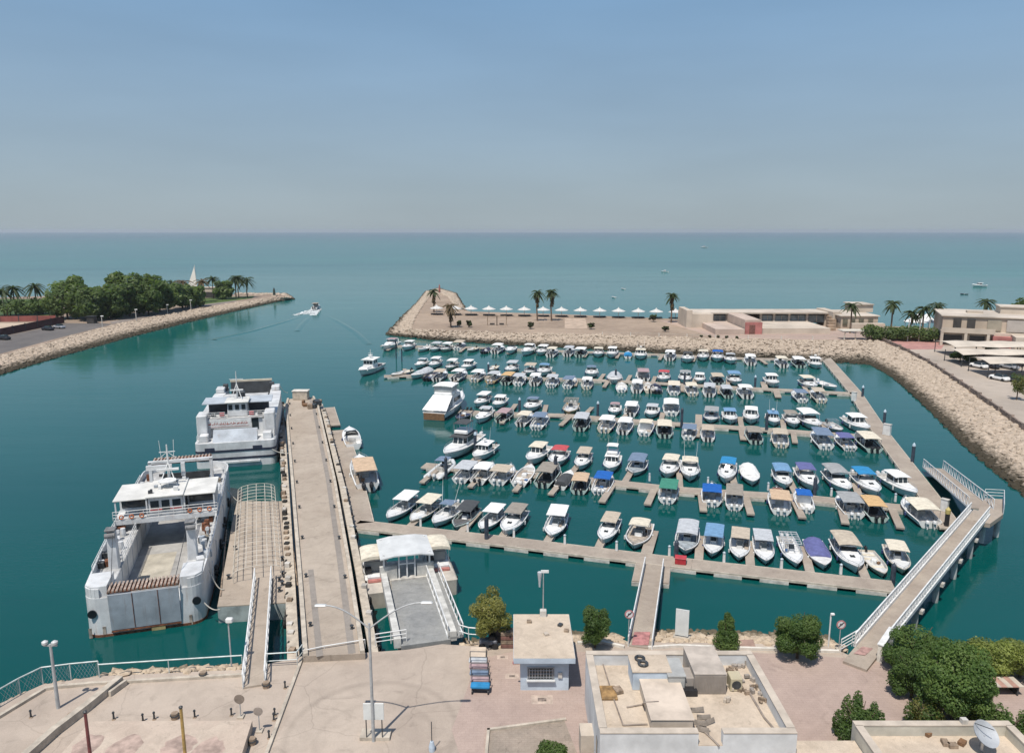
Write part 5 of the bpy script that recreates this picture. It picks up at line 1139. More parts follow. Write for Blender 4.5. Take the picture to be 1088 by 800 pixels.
def ferry_two():
    st, bw = G(252, 495.5, 0), G(274, 402, 4.5); d = V(bw.x-st.x, bw.y-st.y, 0).normalized()
    L, B = 30.0, 11.2; c = st+d*(L/2)
    t = thing('passenger_ferry', 'far white ferry with stern to the camera and red lettered banner', 'ferry', (c.x, c.y, 1.6), heading(d))
    ol = outline(L, B, .86, .8, 3.2)
    m = MB(); m.prism(ol, -3.0, 2.1); m.build('hull', fwhite, t)
    for z in (-.30, .85): 
        q = MB(); o2 = [(x*1.006, y*1.0022) for x, y in ol]
        for a, b in zip(o2, o2[1:]+o2[:1]): q.beam(V(a[0], a[1], z), V(b[0], b[1], z), .06, .30)
        q.build('navy_stripe', stripe, t)
    q = MB(); q.box((0, -L/2-.12, -.85), (6.6, .3, .25)); q.build('swim_platform', fwhite, t)
    for x in (-3.6, 3.0): q = MB(); q.box((x, -L/2-.03, 1.2), (1.3, .1, .45)); q.build('scupper', stripe, t)
    for sx in (-1, 1):
        pts = [(sx*x, y) for x, y in ol if x > 3.6]; ylo, yhi = pts[0][1], pts[-1][1]
        pts = [(sx*3.7, -L/2+3.2), (sx*B/2, -L/2+3.2)]+[p for p in pts if p[1] > -L/2+3.3]+[(sx*3.7, yhi)]
        m = MB(); m.prism(pts, 2.102, 4.6); m.build('wing_wall', fwhite, t)
        q = MB(); q.box((sx*4.75, -L/2+4.0, 3.9), (1.5, 3.2, 3.6), taper=.97, bev=.1); q.build('stern_tower', fwhite, t)
        q = MB(); q.box((sx*4.4, -L/2+1.5, 2.6), (1.2, 1.4, 1.0), bev=.08); q.build('deck_locker', fwhite, t)
        q = MB(); q.box((sx*4.6, L/2-5, 5.0), (1.4, 2.4, .8), bev=.1); q.build('bow_locker', fwhite, t)
        q = MB(); q.box((sx*3.9, L/2-4.0, 5.2), (.8, .9, 1.2), bev=.05); q.build('winch', darkst, t)
        fence_path(t, [(sx*5.3, -L/2+.5), (sx*5.3, -L/2+2.6)], 2.1, 1.0)
    q = MB(); q.box((0, 5.0, 2.13), (7.3, 17, .04)); q.build('car_deck', mat('dark_car_deck', (.16, .17, .18), .8, .2, .5), t)
    q = MB(); q.add([(-3.2, -L/2+.4, 2.1), (3.0, -L/2+.4, 2.1), (3.0, -L/2+2.3, 3.55), (-3.2, -L/2+2.3, 3.55), (-3.2, -L/2+2.3, 2.1), (3.0, -L/2+2.3, 2.1)], [(0, 1, 2, 3), (0, 3, 4), (1, 5, 2), (3, 2, 5, 4)]); q.build('stern_ramp', fgrey, t)
    ym = -L/2+3.4
    q = MB(); q.box((0, ym+3.8, 3.45), (7.4, 7.0, 2.7)); q.build('saloon', fwhite, t)
    q = MB(); q.box((2.6, ym+.27, 3.9), (.95, .08, 1.8)); q.build('door', glass, t)
    # banner with red letters: rows of strokes
    q = MB(); q.box((-1.1, ym-.35, 4.25), (6.4, .07, 1.3)); bn_ = q.build('banner', whitepaint, t)
    q = MB(); rn = random.Random(4); q.box((-1.1, ym-.395, 3.75), (5.8, .012, .05))
    x = -3.9
    while x < 1.7:
        w = rn.uniform(.12, .3); q.box((x, ym-.395, 4.15+rn.uniform(-.05, .05)), (w, .012, rn.uniform(.1, .16))); 
        if rn.random() < .7: q.box((x+w*.3, ym-.395, 4.32), (.06, .012, rn.uniform(.2, .42)))
        x += w+rn.uniform(.02, .1)
    q.build('lettering', mat('banner_red', (.42, .10, .07), .7, .15, 3), bn_)
    q = MB(); q.box((0, ym+2.4, 4.84), (9.0, 4.8, .12)); q.build('upper_deck', fdeck2, t)
    q = MB(); q.box((.1, ym+2.4, 6.0), (2.9, 3.0, 2.2), taper=.93, bev=.1); wh = q.build('wheelhouse', fwhite, t)
    for x in (-.85, .1, 1.0): q = MB(); q.box((x, ym+.93, 6.35), (.55, .1, .75)); q.build('window', glass, wh)
    q = MB(); q.box((.1, ym+2.3, 7.15), (3.4, 3.6, .16), bev=.04); q.build('wheelhouse_roof', froof, t)
    for sx in (-1, 1):
        q = MB(); q.box((sx*2.9, ym+5.2, 5.7), (2.9, 2.0, 1.7)); q.build('side_cabin', mat('shade_navy', (.05, .055, .07), .6, .2, 1), t)
        q = MB(); q.box((sx*3.2, ym+4.4, 6.75), (3.6, 4.6, .14)); q.build('side_roof', mat('pale_blue_roof', (.42, .46, .50), .7, .1, .5), t)
        fence_path(t, [(sx*1.6, ym+.1), (sx*4.4, ym+.1)], 4.9, .95)
        for k in range(2): q = MB(); q.box((sx*(2.1+k*1.2), ym+1.0, 5.3), (.7, .3, .6), bev=.05); q.build('seat', [mat('seat_red', (.36, .07, .08), .7, .1, 2), darkst][k], t)
    q = MB(); q.tube((0, ym+3.2, 7.2), (0, ym+3.2, 11.4), .12, 8, .05); q.beam(V(-1, ym+3.2, 10.2), V(1, ym+3.2, 10.2), .08, .08); q.tube((-.8, ym+2, 7.2), (0, ym+3.2, 9.5), .05, 5); q.tube((.8, ym+2, 7.2), (0, ym+3.2, 9.5), .05, 5); q.box((0, ym+2.8, 8.6), (1.9, .22, .2)); q.build('mast', whitepaint, t)
    q = MB(); q.box((.3, ym+6.6, 6.2), (1.0, 1.2, 2.8), bev=.06); q.build('funnel', darkst, t)
    q = MB(); q.box((.2, L/2-1.3, 3.9), (7.0, .4, 3.4)); q.build('bow_ramp', mat('ramp_back_shaded', (.07, .075, .08), .7, .2, .6), t)  # shade inside the bow well is put into this near black colour
    q = MB(); q.box((.2, L/2-1.2, 5.75), (7.2, .5, .3)); q.build('ramp_top', mat('ramp_beige', (.55, .49, .38), .7, .1, 1), t)
    q = MB(); q.box((0, 3.5, 5.0), (7.2, 4, .12)); q.build('mid_roof', fdeck2, t)
    return t, d, c
F2, f2d, f2c = ferry_two()

# ---------------- boarding barge with arched rail cage
BZ = 1.5
bp = [G(x, y, BZ) for x, y in ((231, 645), (304, 641), (301, 533), (252, 533), (246, 560), (243, 580))]
o0 = V(bp[0].x, bp[0].y, 0)
t = thing('boarding_barge', 'beige decked boarding barge with arched white rail cage beside the near ferry', 'barge', o0)
MB().prism([(p.x-o0.x, p.y-o0.y) for p in bp], -.6, BZ).build('hull', mat('barge_grey_green', (.34, .38, .37), .7, .2, .8), t)
MB().prism([((p.x-o0.x), (p.y-o0.y)) for p in bp], BZ+.002, BZ+.09).build('deck', pierm, t)
a0, a1 = G(274, 628, BZ+.1)-o0, G(273, 526, BZ+.1)-o0; ax = (a1-a0).normalized(); sd2 = V(ax.y, -ax.x, 0)
cagem = mat('cage_cream', (.60, .55, .47), .7, .15, 1); cage = MB(); NR = 22
def arcpt(c, u, hw, hh): a = math.pi*u; return c+sd2*(-hw*math.cos(a))+V(0, 0, .9+(hh-.9)*math.sin(a))
for k in range(NR):
    c = a0.lerp(a1, (k+2)/(NR+1)); hw = 2.15
    pts = [c-sd2*hw]+[arcpt(c, i/8, hw, 1.5) for i in range(9)]+[c+sd2*hw]; cage.path(pts, .034, 5)
cage.build('arch_rib', cagem, t)
cage = MB()
for u in (0, .2, .35, .5, .65, .8, 1): cage.tube(arcpt(a0.lerp(a1, 2/(NR+1)), u, 2.15, 1.5), arcpt(a1, u, 2.15, 1.5), .035, 5)
cage.build('long_rail', cagem, t)
m = MB(); m.beam(a0+sd2*3.0+V(0, 0, .04), a1+sd2*3.0+V(0, 0, .04), .22, .1); m.beam(a0+sd2*3.5+V(0, 0, .04), a1+sd2*3.5+V(0, 0, .04), .1, .1); m.beam(a0-sd2*3.2+V(0, 0, .04), a1.lerp(a0, .4)-sd2*3.2+V(0, 0, .04), .12, .1); m.build('deck_rib', wood, t)
rn = random.Random(6)
for k in range(9):
    p = G(rn.choice((238, 243, 250, 297, 300)), rn.uniform(560, 635), BZ+.09)-o0; MB().lathe([(.2, 0), (.12, .1), (.12, .3), (.22, .4)], p, 8).build('bollard', darkst, t)
# gangway barge -> shore
def gangway(label, a, b, w, side_h=1.0, truss=True, deckmat=None, name='gangway', sides=(1, 1), open_=True):
    o0 = a.copy(); t = thing(name, label, 'gangway', o0); d = (b-a); dn = d.normalized(); s_ = V(dn.y, -dn.x, 0).normalized(); e = d
    m = MB(); m.beam(V(0, 0, -.08), e+V(0, 0, -.08), w, .16); m.build('deck', deckmat or deckm, t)
    for q in (-1, 1):
        m = MB(); off = s_*(q*(w/2+.06)); n = max(3, int(d.length/1.3))
        m.beam(off, e+off, .10, .20); m.beam(off+V(0, 0, side_h), e+off+V(0, 0, side_h), .09, .09)
        for k in range(n+1):
            p = off+e*(k/n); m.tube(p, p+V(0, 0, side_h), .04, 5)
            if truss and k < n: p2 = off+e*((k+1)/n); m.tube(p, p2+V(0, 0, side_h), .035, 5)
        if not open_: m.beam(off+V(0, 0, side_h*.5), e+off+V(0, 0, side_h*.5), .05, side_h*.55)
        m.build('side_rail', whitepaint, t)
    return t
gangway('narrow gangway with white trussed sides from the quay to the boarding barge', G(270, 728, QZ+.15), G(280, 613, BZ+.35), 1.35, 1.0, open_=True, deckmat=pierm)
# ---------------- central gangway and its landing float
t = thing('landing_float', 'square landing float where the central gangway meets the nearest pontoon', 'float', V(0, 0, 0)+G(693, 605, 0))
o0 = G(693, 605, 0); pl = [G(x, y, .5)-o0 for x, y in ((676, 594), (713, 598), (711, 620), (671, 617))]
MB().prism([(p.x, p.y) for p in pl], -.15, .38).build('float_body', floatm, t); MB().prism([(p.x*.98, p.y*.98) for p in pl], .382, .5).build('deck', deckm, t)
gangway('central gangway with white sides from the promenade down to the nearest pontoon', G(680, 687, QZ+.1), G(695, 600, .75), 1.7, .75, truss=False, open_=False)
# ---------------- big fixed footbridge on the right, with elbow and ramp
bA, bB = G(921, 691, QZ+.25), G(1041, 546, 3.1)
o0 = V(bA.x, bA.y, 0); bd = (bB-bA); bdn = V(bd.x, bd.y, 0).normalized(); bs = V(bdn.y, -bdn.x, 0)
t = thing('footbridge', 'long fixed footbridge with white balustrades running from the quay to the right', 'bridge', o0)
A_, B_ = bA-o0, bB-o0; BW = 1.7
m = MB(); m.beam(A_-(B_-A_).normalized()*2.6-V(0, 0, .12), B_+bdn*1.2-V(0, 0, .12), BW, .24); m.build('deck', deckm, t)
for q in (-1, 1):
    m = MB(); m.beam(A_+bs*(q*BW*.38)-V(0, 0, .5), B_+bs*(q*BW*.38)-V(0, 0, .5), .3, .5); m.build('girder', mat('bridge_girder', (.12, .15, .20), .7, .2, 1), t)
    m = MB(); off = bs*(q*(BW/2+.05)); n = 46
    m.beam(A_+off+V(0, 0, .12), B_+off+V(0, 0, .12), .22, .34); m.beam(A_+off+V(0, 0, 1.1), B_+off+V(0, 0, 1.1), .10, .10)
    for k in range(n):
        p, p2 = A_.lerp(B_, k/n)+off, A_.lerp(B_, (k+1)/n)+off
        m.beam(p+V(0, 0, .2), p+V(0, 0, 1.1), .09, .09); m.beam(p+V(0, 0, .25), p2+V(0, 0, 1.05), .07, .07); m.beam(p.lerp(p2, .5)+V(0, 0, .2), p.lerp(p2, .5)+V(0, 0, 1.1), .05, .05); m.beam(p+V(0, 0, .6), p2+V(0, 0, .6), .05, .05)
    m.build('balustrade', whitepaint, t)
for k in range(5):
    f = (.30, .48, .66, .84, .99)[k]; p = A_.lerp(B_, f)
    for q in (-.55, .55): MB().lathe([(.26, -2.5), (.26, p.z-.76)], (p.x+bs.x*q, p.y+bs.y*q, 0), 12).build('column', mat('bridge_column', (.48, .48, .46), .8, .25, .6), t)
    MB().box((p.x, p.y, p.z-.88), (2.3, .6, .3), math.atan2(bs.y, bs.x)).build('crossbeam', floatm, t)
ep = [G(x, y, 3.1) for x, y in ((1034, 553), (1046, 529), (1066, 530), (1066, 546), (1052, 556))]
ec = sum(ep, V(0, 0, 0))/5
m = MB(); m.prism([(p.x-o0.x, p.y-o0.y) for p in ep], 2.6, 3.08); m.build('elbow_platform', deckm, t)
fence_path(t, [(p.x-o0.x, p.y-o0.y) for p in (ep[1], ep[2], ep[3])], 3.1, 1.1, 'balustrade')
for f in (0, 1): MB().lathe([(.3, -2.5), (.3, 2.6)], V(ec.x-o0.x+(.9 if f else -.9), ec.y-o0.y, 0), 12).build('column', mat('bridge_column', (.48, .48, .46), .8, .25, .6), t)
gangway('white ramp gangway from the footbridge elbow down to the diagonal walkway', G(1042, 540, 3.05), G(991, 497, .75), 2.4, 1.2, truss=True)
# white mesh gate wings at the land end
railing('railing', 'white railing flaring left at the land end of the footbridge', [G(x, y, QZ) for x, y in ((893, 693), (905, 686), (917, 679))], 1.1, posts=1.2, rails=4)
t = thing('gate_wall', 'pale gate wall at the right of the footbridge land end', 'wall', G(940, 694, QZ)); MB().box((0, 0, .7), (.35, 3.2, 1.4), -.7).build('wall_panel', whitekerb, t); MB().box((0, 0, 1.43), (.45, 3.3, .08), -.7).build('coping', whitepaint, t)
p = G(1005, 563, 0); t = thing('marker_pile', 'black pile with yellow cap under the white ramp', 'pile', p); MB().lathe([(.25, -1.5), (.25, 2.0)], n=10).build('shaft', blackp, t); MB().lathe([(.28, 2.0), (.28, 2.5), (.05, 2.8)], n=10).build('cap', mat('yellow_cap', (.50, .40, .14), .6, .1, 2), t)
p = G(1003, 543, DZ); t = thing('service_cabinet', 'white cabinet standing on the diagonal walkway near the ramp', 'cabinet', p); MB().box((0, 0, .75), (.8, .5, 1.5), -.9, bev=.04).build('case', whitepaint, t); MB().box((0, 0, 1.54), (.9, .6, .08), -.9).build('lid', floatm, t)
p = G(907, 426, DZ); t = thing('service_cabinet', 'white cabinet on the diagonal walkway at the fourth pontoon', 'cabinet', p); MB().box((0, 0, .9), (.9, .5, 1.8), -.9, bev=.04).build('case', whitepaint, t); MB().box((0, 0, 1.84), (1, .6, .08), -.9).build('lid', floatm, t)
p = G(942, 462, DZ); t = thing('service_cabinet', 'white cabinet on the diagonal walkway at the third pontoon', 'cabinet', p); MB().box((0, 0, .9), (1.2, .6, 1.8), -.9, bev=.04).build('case', whitepaint, t); MB().box((0, 0, 1.84), (1.3, .7, .08), -.9).build('lid', floatm, t)

# ---------------- roofed landing stage by the pier with two tenders
SZ0 = 1.6
oc = G(452, 680, QZ); far = G(433, 616, 1.5)
o0 = V(oc.x, oc.y, 0); e = V(far.x, far.y, 0)-o0; en = e.normalized(); es = V(en.y, -en.x, 0); LL = e.length; rzz = heading(en)
t = thing('landing_stage', 'sloping grey landing stage with flat pale roof at its seaward end', 'landing stage', o0, rzz)
greyc = ground_mat('stage_concrete', (.33, .33, .315), (.26, .265, .26), big=.35, small=1.5, stain=.4)
W_ = 3.9
m = MB(); m.add([(-W_/2, -.4, QZ+.02), (W_/2, -.4, QZ+.02), (W_/2, LL, 1.55), (-W_/2, LL, 1.55), (-W_/2, -.4, -.6), (W_/2, -.4, -.6), (W_/2, LL, -.6), (-W_/2, LL, -.6)], [(0, 1, 2, 3), (7, 6, 5, 4), (4, 5, 1, 0), (5, 6, 2, 1), (6, 7, 3, 2), (7, 4, 0, 3)]); m.build('ramp_deck', greyc, t)
for sx in (-1, 1):
    m = MB(); m.beam(V(sx*(W_/2+.25), -.2, QZ+.15), V(sx*(W_/2+.25), LL+.5, 2.0), .55, .8); m.build('side_beam', mat('stage_white', (.56, .55, .51), .75, .2, .9), t)
m = MB(); m.box((0, LL+2.0, .9), (W_+1.1, 4.2, 1.6)); m.build('float_body', floatm, t)
for x, w in ((-1.75, 1.6), (1.75, 1.6)): MB().box((x, LL+.25, 2.35), (w, .3, 1.3)).build('front_wall', mat('stage_white', (.56, .55, .51)), t)
m = MB()
for x in (-.75, .0, .75): m.box((x, LL+.2, 2.9), (.12, .16, 2.4))
m.box((0, LL+.2, 3.1), (1.6, .12, .12)); m.build('door_frame', whitepaint, t)
for sx in (-1, 1):
    for y in (LL+.2, LL+3.9): MB().box((sx*(W_/2+.2), y, 2.9), (.16, .16, 2.6)).build('roof_post', whitepaint, t)
m = MB(); w = W_/2+.55
m.strip([[(-w, LL-.4, 4.0), (-w*.5, LL-.4, 4.22), (w*.5, LL-.4, 4.22), (w, LL-.4, 4.0)], [(-w, LL+4.4, 4.0), (-w*.5, LL+4.4, 4.22), (w*.5, LL+4.4, 4.22), (w, LL+4.4, 4.0)]]); m.strip([[(-w, LL+4.4, 3.88), (-w*.5, LL+4.4, 4.1), (w*.5, LL+4.4, 4.1), (w, LL+4.4, 3.88)], [(-w, LL-.4, 3.88), (-w*.5, LL-.4, 4.1), (w*.5, LL-.4, 4.1), (w, LL-.4, 3.88)]])
m.strip([[(-w, LL-.4, 3.88), (-w*.5, LL-.4, 4.1), (w*.5, LL-.4, 4.1), (w, LL-.4, 3.88)], [(-w, LL-.4, 4.0), (-w*.5, LL-.4, 4.22), (w*.5, LL-.4, 4.22), (w, LL-.4, 4.0)]])
m.build('roof', mat('stage_roof', (.60, .61, .60), .6, .08, .6), t)
gangway('narrow footway with white rails along the right of the landing stage', G(484, 676, QZ+.1), G(459, 608, 1.7), 1.1, 1.0, truss=False, deckmat=greyc, name='footway')
tendm = mat('tender_beige', (.50, .455, .39), .7, .14, .8)
def tender(px, py, label):
    b = G(px, py, 0); t = thing('tender_boat', label, 'tender', V(b.x, b.y, 0)+en*3.6, rzz)
    m = MB(); m.box((0, 0, .55), (2.7, 7.2, 2.3), taper=1.04, bev=.12); m.build('hull', tendm, t)
    m = MB(); m.box((0, 1.0, 1.73), (2.3, 4.6, .06)); m.build('deck', geldeck, t)
    m = MB(); m.box((.1, -1.2, 1.95), (1.7, .6, .4), bev=.04); m.build('seat', whitepaint, t)
    m = MB(); m.box((.1, -1.75, 1.85), (1.7, .35, .25), bev=.03); m.build('red_bench', mat('bench_red', (.50, .20, .17), .7, .15, 2), t)
    m = MB(); m.box((0, .6, 2.3), (1.9, .5, 1.1), bev=.08); m.build('console', mat('console_grey', (.30, .31, .31), .5, .1, 2), t)
    arch_top(2.5, -.6, 2.4, 3.5, .25, .3).build('canopy', canvas('cream'), t); frame(2.4, -.5, 2.3, 1.7, 3.3).build('canopy_frame', steel, t)
    MB().box((-.6, .1, 2.0), (.6, .6, .7), bev=.05).build('tank', blackp, t)
    m = MB()
    for y in (-2.8, -.6, 1.6): m.tube((-1.42, y, .9), (-1.42, y, 1.5), .16, 8); m.tube((1.42, y, .9), (1.42, y, 1.5), .16, 8)
    m.build('fender', blackp, t)
tender(402, 646, 'beige square bowed tender left of the roofed landing stage')
tender(471, 633, 'beige square bowed tender right of the roofed landing stage')
railing('railing', 'white pipe railing across the dark gap between pier and landing stage', [G(x, y, QZ) for x, y in ((399, 686), (432, 681))], 1.0, posts=1.1, rails=3)
railing('railing', 'white pipe railing right of the landing stage footway', [G(x, y, QZ) for x, y in ((488, 677), (498, 680), (510, 681))], 1.1, posts=1.5, rails=2)
# mooring ropes
ropem = mat('mooring_rope', (.50, .47, .41), .9, .15, 3)
def rope(label, a, b, sag=.6):
    m = MB(); pts = [a.lerp(b, i/10)-V(0, 0, sag*4*(i/10)*(1-i/10)) for i in range(11)]; m.path(pts, .05, 5)
    tag(m.build('mooring_rope', ropem), label, 'rope')
rope('white rope from the near ferry bow to the boarding barge', G(222, 605, 3.6), G(238, 626, 1.7))
rope('white rope low between the near ferry and the barge corner', G(217, 640, 2.2), G(234, 647, 1.7), .3)
rope('white rope from the far ferry stern to the pier side', G(289, 477, 3.2), G(309, 481, 2.8), .3)
rope('white rope from the far ferry bow to the pier head', G(297, 409, 4.6), G(306, 417, 2.9), .5)
rope('white rope from the boarding barge toward the near ferry stern', G(255, 533, 1.7), G(240, 516, 3.4), .4)
# ================================================================== FOREGROUND BUILDINGS
stucco = mat('white_stucco', (.62, .63, .63), .85, .12, .5, bump=.1)
bluewash = mat('pale_blue_wall', (.50, .58, .66), .8, .12, .6, bump=.08)
roofm = ground_mat('flat_roof_screed', (.61, .51, .40), (.52, .43, .335), big=.3, small=1.2, stain=.35)
parap = mat('parapet_cap', (.52, .45, .37), .9, .12, .8)
paraw = mat('parapet_inner', (.50, .45, .38), .9, .15, .6)
boxg = mat('metal_grey_brown', (.36, .32, .28), .6, .12, 1.0)
def flat_building(name, label, c00, c11, z0, zr, ph, pw, wall, gap=None, loc0=None):
    """rectangular block with walls, roof sheet and four parapet runs; c00 near-left, c11 far-right (world xy)"""
    x0, y0, x1, y1 = c00.x, c00.y, c11.x, c11.y; o0 = V(x0, y0, z0); t = thing(name, label, 'building', o0); w, d = x1-x0, y1-y0; h = zr-z0
    MB().box((w/2, d/2, h/2), (w, d, h)).build('wall', wall, t)
    MB().box((w/2, d/2, h+.02), (w-.02, d-.02, .04)).build('roof', roofm, t)
    runs = [((0, d-pw/2), (w, d-pw/2)), ((pw/2, pw), (pw/2, d-pw)), ((w-pw/2, pw), (w-pw/2, d-pw))]
    if gap: runs += [((0, pw/2), (gap[0], pw/2)), ((gap[1], pw/2), (w, pw/2))]
    else: runs += [((0, pw/2), (w, pw/2))]
    for a, b in runs:
        m = MB(); m.beam(V(a[0], a[1], h+ph/2+.001), V(b[0], b[1], h+ph/2+.001), pw, ph); m.m = 1
        e = (V(*b, 0)-V(*a, 0)).normalized()*.0; m.beam(V(a[0], a[1], h+ph+.03), V(b[0], b[1], h+ph+.03), pw+.06, .06)
        m.build('parapet', [wall, parap], t)
    return t, w, d, h
ZR = 5.2
A_, B_ = G(640, 786, 6.0), G(797, 692, 6.0)
x0, x1 = 5.0, 16.2; ynear, yfar = G(740, 779, 6.0).y, G(700, 692, 6.0).y
t, w, d, h = flat_building('harbour_building', 'large flat roofed white building at bottom centre right with plant boxes on its roof', V(x0, ynear, 0), V(x1, yfar, 0), QZ, ZR, .8, .42, stucco, gap=(5.6, 7.0))
BLD = (x0, ynear, QZ)
ob = V(x0, ynear, ZR)
def rp_(px, py, z=ZR+.05): return G(px, py, z)
# front canopy ledge, side buttress
MB().box((w/2, -.9, h-1.15), (w-.4, 1.8, .25)).build('canopy_ledge', parap, t)
MB().box((-.40, 3.4, h/2-.7), (.8, 1.2, h-1.4)).build('side_porch', parap, t)
MB().box((-.012, 1.3, 1.9), (.03, .5, 1.3)).build('window', glass, t)
def roofthing(name, label, cat, px, py, sz, mt, parts=None, rz=0.0, zoff=.0, bev=.03, top=None, capm=None):
    p = G(px, py, ZR+.045+zoff); t_2 = thing(name, label, cat, p, rz)
    MB().box((0, sz[1]/2, sz[2]/2), sz, bev=bev).build('body', mt, t_2)
    if capm: MB().box((0, sz[1]/2, sz[2]+.03), (sz[0]+.1, sz[1]+.1, .06)).build('lid', capm, t_2)
    return t_2
rt = roofthing('stair_house', 'white roof box with two dark coil rings on top', 'roof box', 692, 733, (2.4, 1.9, 1.25), bluewash, capm=roofm)
for (x, y) in ((-.55, 1.35), (-.45, .75)):
    m = MB(); pts = [(x+.28*math.cos(a*.628), y+.28*math.sin(a*.628), 1.42) for a in range(11)]; m.path(pts, .09, 6); m.build('coil', darkst, rt)
roofthing('air_handler', 'small grey plant box right beside the white roof box', 'plant box', 718.5, 737, (1.05, 2.0, 1.2), mat('zinc_grey', (.40, .40, .38), .5, .1, 1), capm=mat('zinc_grey', (.4, .4, .38)))
t2 = roofthing('air_handler', 'large brown grey ribbed plant box in the middle of the roof', 'plant box', 754, 737, (2.0, 3.2, 1.35), boxg)
m = MB()
for k in range(22): m.box((-.98+k*1.96/21, -.02, .66), (.045, .06, 1.25))
m.build('rib', mat('metal_rib', (.32, .28, .245), .6, .1, 1), t2)
MB().box((0, 1.6, 1.37), (2.05, 3.25, .05)).build('lid', mat('dusty_lid', (.47, .41, .35), .8, .15, .8), t2)
t2 = roofthing('duct_box', 'narrow duct box between the plant boxes', 'duct', 731.5, 735, (.8, 1.2, 1.0), boxg); MB().box((0, -.25, .22), (.9, .5, .4)).build('inlet', blackp, t2)
t2 = roofthing('roof_slab_box', 'long low beige slab box on the left half of the roof', 'roof box', 714, 777, (2.45, 4.1, .75), parap, capm=mat('slab_cream', (.58, .49, .40), .85, .12, .6))
# hatch pit
t2 = roofthing('roof_hatch', 'ochre timber hatch in the roof near its left edge', 'hatch', 648, 744, (1.0, 1.4, .14), mat('ochre_ply', (.36, .22, .09), .7, .3, 2)); MB().box((.62, .9, .12), (.5, .6, .24), .3).build('flap', wood, t2)
rn = random.Random(9)
for k, (px, py) in enumerate(((741, 757), (748, 765), (743, 771), (754, 770), (746, 778))):
    p = G(px, py, ZR+.05); tt = thing('roof_bracket', 'tilted grey support bracket beside the low slab box', 'bracket', p, rn.uniform(-.6, .6), 'brackets beside the slab box')
    m = MB(); m.add([(-.42, 0, 0), (.42, 0, .1), (.36, .1, .38), (-.36, .1, .25)], [(0, 1, 2, 3), (3, 2, 1, 0)]); m.beam(V(-.4, .1, .2), V(.35, .35, .02), .1, .12); m.build('plate', mat('bracket_grey', (.30, .26, .22), .8, .2, 2), tt)
p = G(780, 730, ZR+.05); tt = thing('air_conditioner', 'beige condenser unit among debris at the right of the roof', 'air conditioner', p); MB().box((0, 0, .45), (.75, .9, .9), bev=.04).build('case', mat('ac_beige', (.50, .44, .30), .6, .1, 1), tt); MB().tube((0, -.46, .45), (0, -.40, .45), .3, 14).build('fan', darkst, tt)
for k, (px, py, s_) in enumerate(((772, 731, .5), (790, 727, .55), (791, 735, .4), (775, 744, .35), (806, 737, .4), (811, 745, .35), (768, 716, .6), (786, 707, .5), (778, 712, .4), (771, 722, .4), (795, 722, .35), (803, 731, .3))):
    p = G(px, py, ZR+.05); m = MB()
    for q in range(5): m.box((rn.uniform(-s_, s_), rn.uniform(-s_*.6, s_*.6), rn.uniform(.05, .2)), (rn.uniform(.1, s_), rn.uniform(.08, s_*.6), rn.uniform(.06, .3)), rn.uniform(0, 3))
    tag(m.build('rubble', [parap, boxg, wood][k % 3], loc=p), 'small heap of broken rubble around the beige condenser unit', 'rubble', 'rubble heaps on the roof')
def pipe(label, pts, r=.05):
    m = MB(); m.path(pts, r, 6); o = m.build('roof_pipe', mat('pipe_brown', (.30, .25, .21), .7, .2, 2)); tag(o, label, 'pipe')
pipe('thin roof pipe running along the left side of the roof', [G(640, 703, ZR+.1), G(653, 745, ZR+.1), G(662, 770, ZR+.1), G(688, 769, ZR+.1)])
pipe('thin roof pipe crossing the low slab box', [G(666, 751, ZR+.1), G(683, 748, ZR+.1), G(684, 746, ZR+.85), G(700, 745, ZR+.85)])
pipe('bent pale pipe running down to the front edge of the roof', [G(742, 771, ZR+.1), G(756, 784, ZR+.1), G(764, 792, ZR+.1)], .06)
pipe('long pale pipe along the right parapet', [G(796, 735, ZR+.1), G(812, 762, ZR+.1), G(826, 778, ZR+.1)], .07)

# ---- kiosk
kx0, kx1 = G(553, 733, QZ).x, G(604, 733, QZ).x; ky = G(580, 733, QZ).y
t = thing('ticket_kiosk', 'small pale blue kiosk with flat beige overhanging roof and barred window', 'kiosk', V(kx0, ky, QZ)); kw, kd, kh = kx1-kx0, 4.8, 2.45
MB().box((kw/2, kd/2, kh/2), (kw, kd, kh)).build('wall', bluewash, t)
MB().box((kw/2-.05, kd/2+.0, kh+.2), (kw+.9, kd+1.3, .38)).build('roof', bluewash, t)
MB().box((kw/2-.05, kd/2+.0, kh+.405), (kw+.86, kd+1.26, .03)).build('roof_screed', roofm, t)
f = MB().box((kw*.42, -.02, 1.35), (1.9, .10, .95)).build('window', mat('window_frame', (.34, .36, .38), .5, .1, 2), t)
MB().box((kw*.42, -.076, 1.35), (1.75, .03, .8)).build('pane', glass, f)
m = MB()
for k in range(9): m.tube((kw*.42-.8+k*.2, -.12, .98), (kw*.42-.8+k*.2, -.12, 1.72), .018, 5)
for z in (1.1, 1.35, 1.6): m.tube((kw*.42-.85, -.12, z), (kw*.42+.85, -.12, z), .018, 5)
m.build('window_bars', steel, t)
MB().box((kw*.42, -.12, .83), (2.0, .25, .07)).build('sill', stucco, t)
MB().box((kw*.82, -.06, 1.2), (.28, .1, .4)).build('meter_box', floatm, t)
MB().box((-.3, .2, 2.0), (.5, .12, .14)).build('wall_light', mat('red_box', (.4, .03, .04)), t)
for k, (x, y) in enumerate(((.7, 4.2), (3.0, 3.7), (1.9, 2.4), (3.4, 2.9))):
    MB().box((x, y, kh+.5), (.35, .3, .16), k).build('roof_vent', [wood, darkst, parap, wood][k], t)
p = G(577, 654, QZ); ztop = ZAT(577, 605, G(577, 690, QZ).y-0.0)
pb = V(G(577, 655, 4.9).x, ky+kd+.45, QZ)
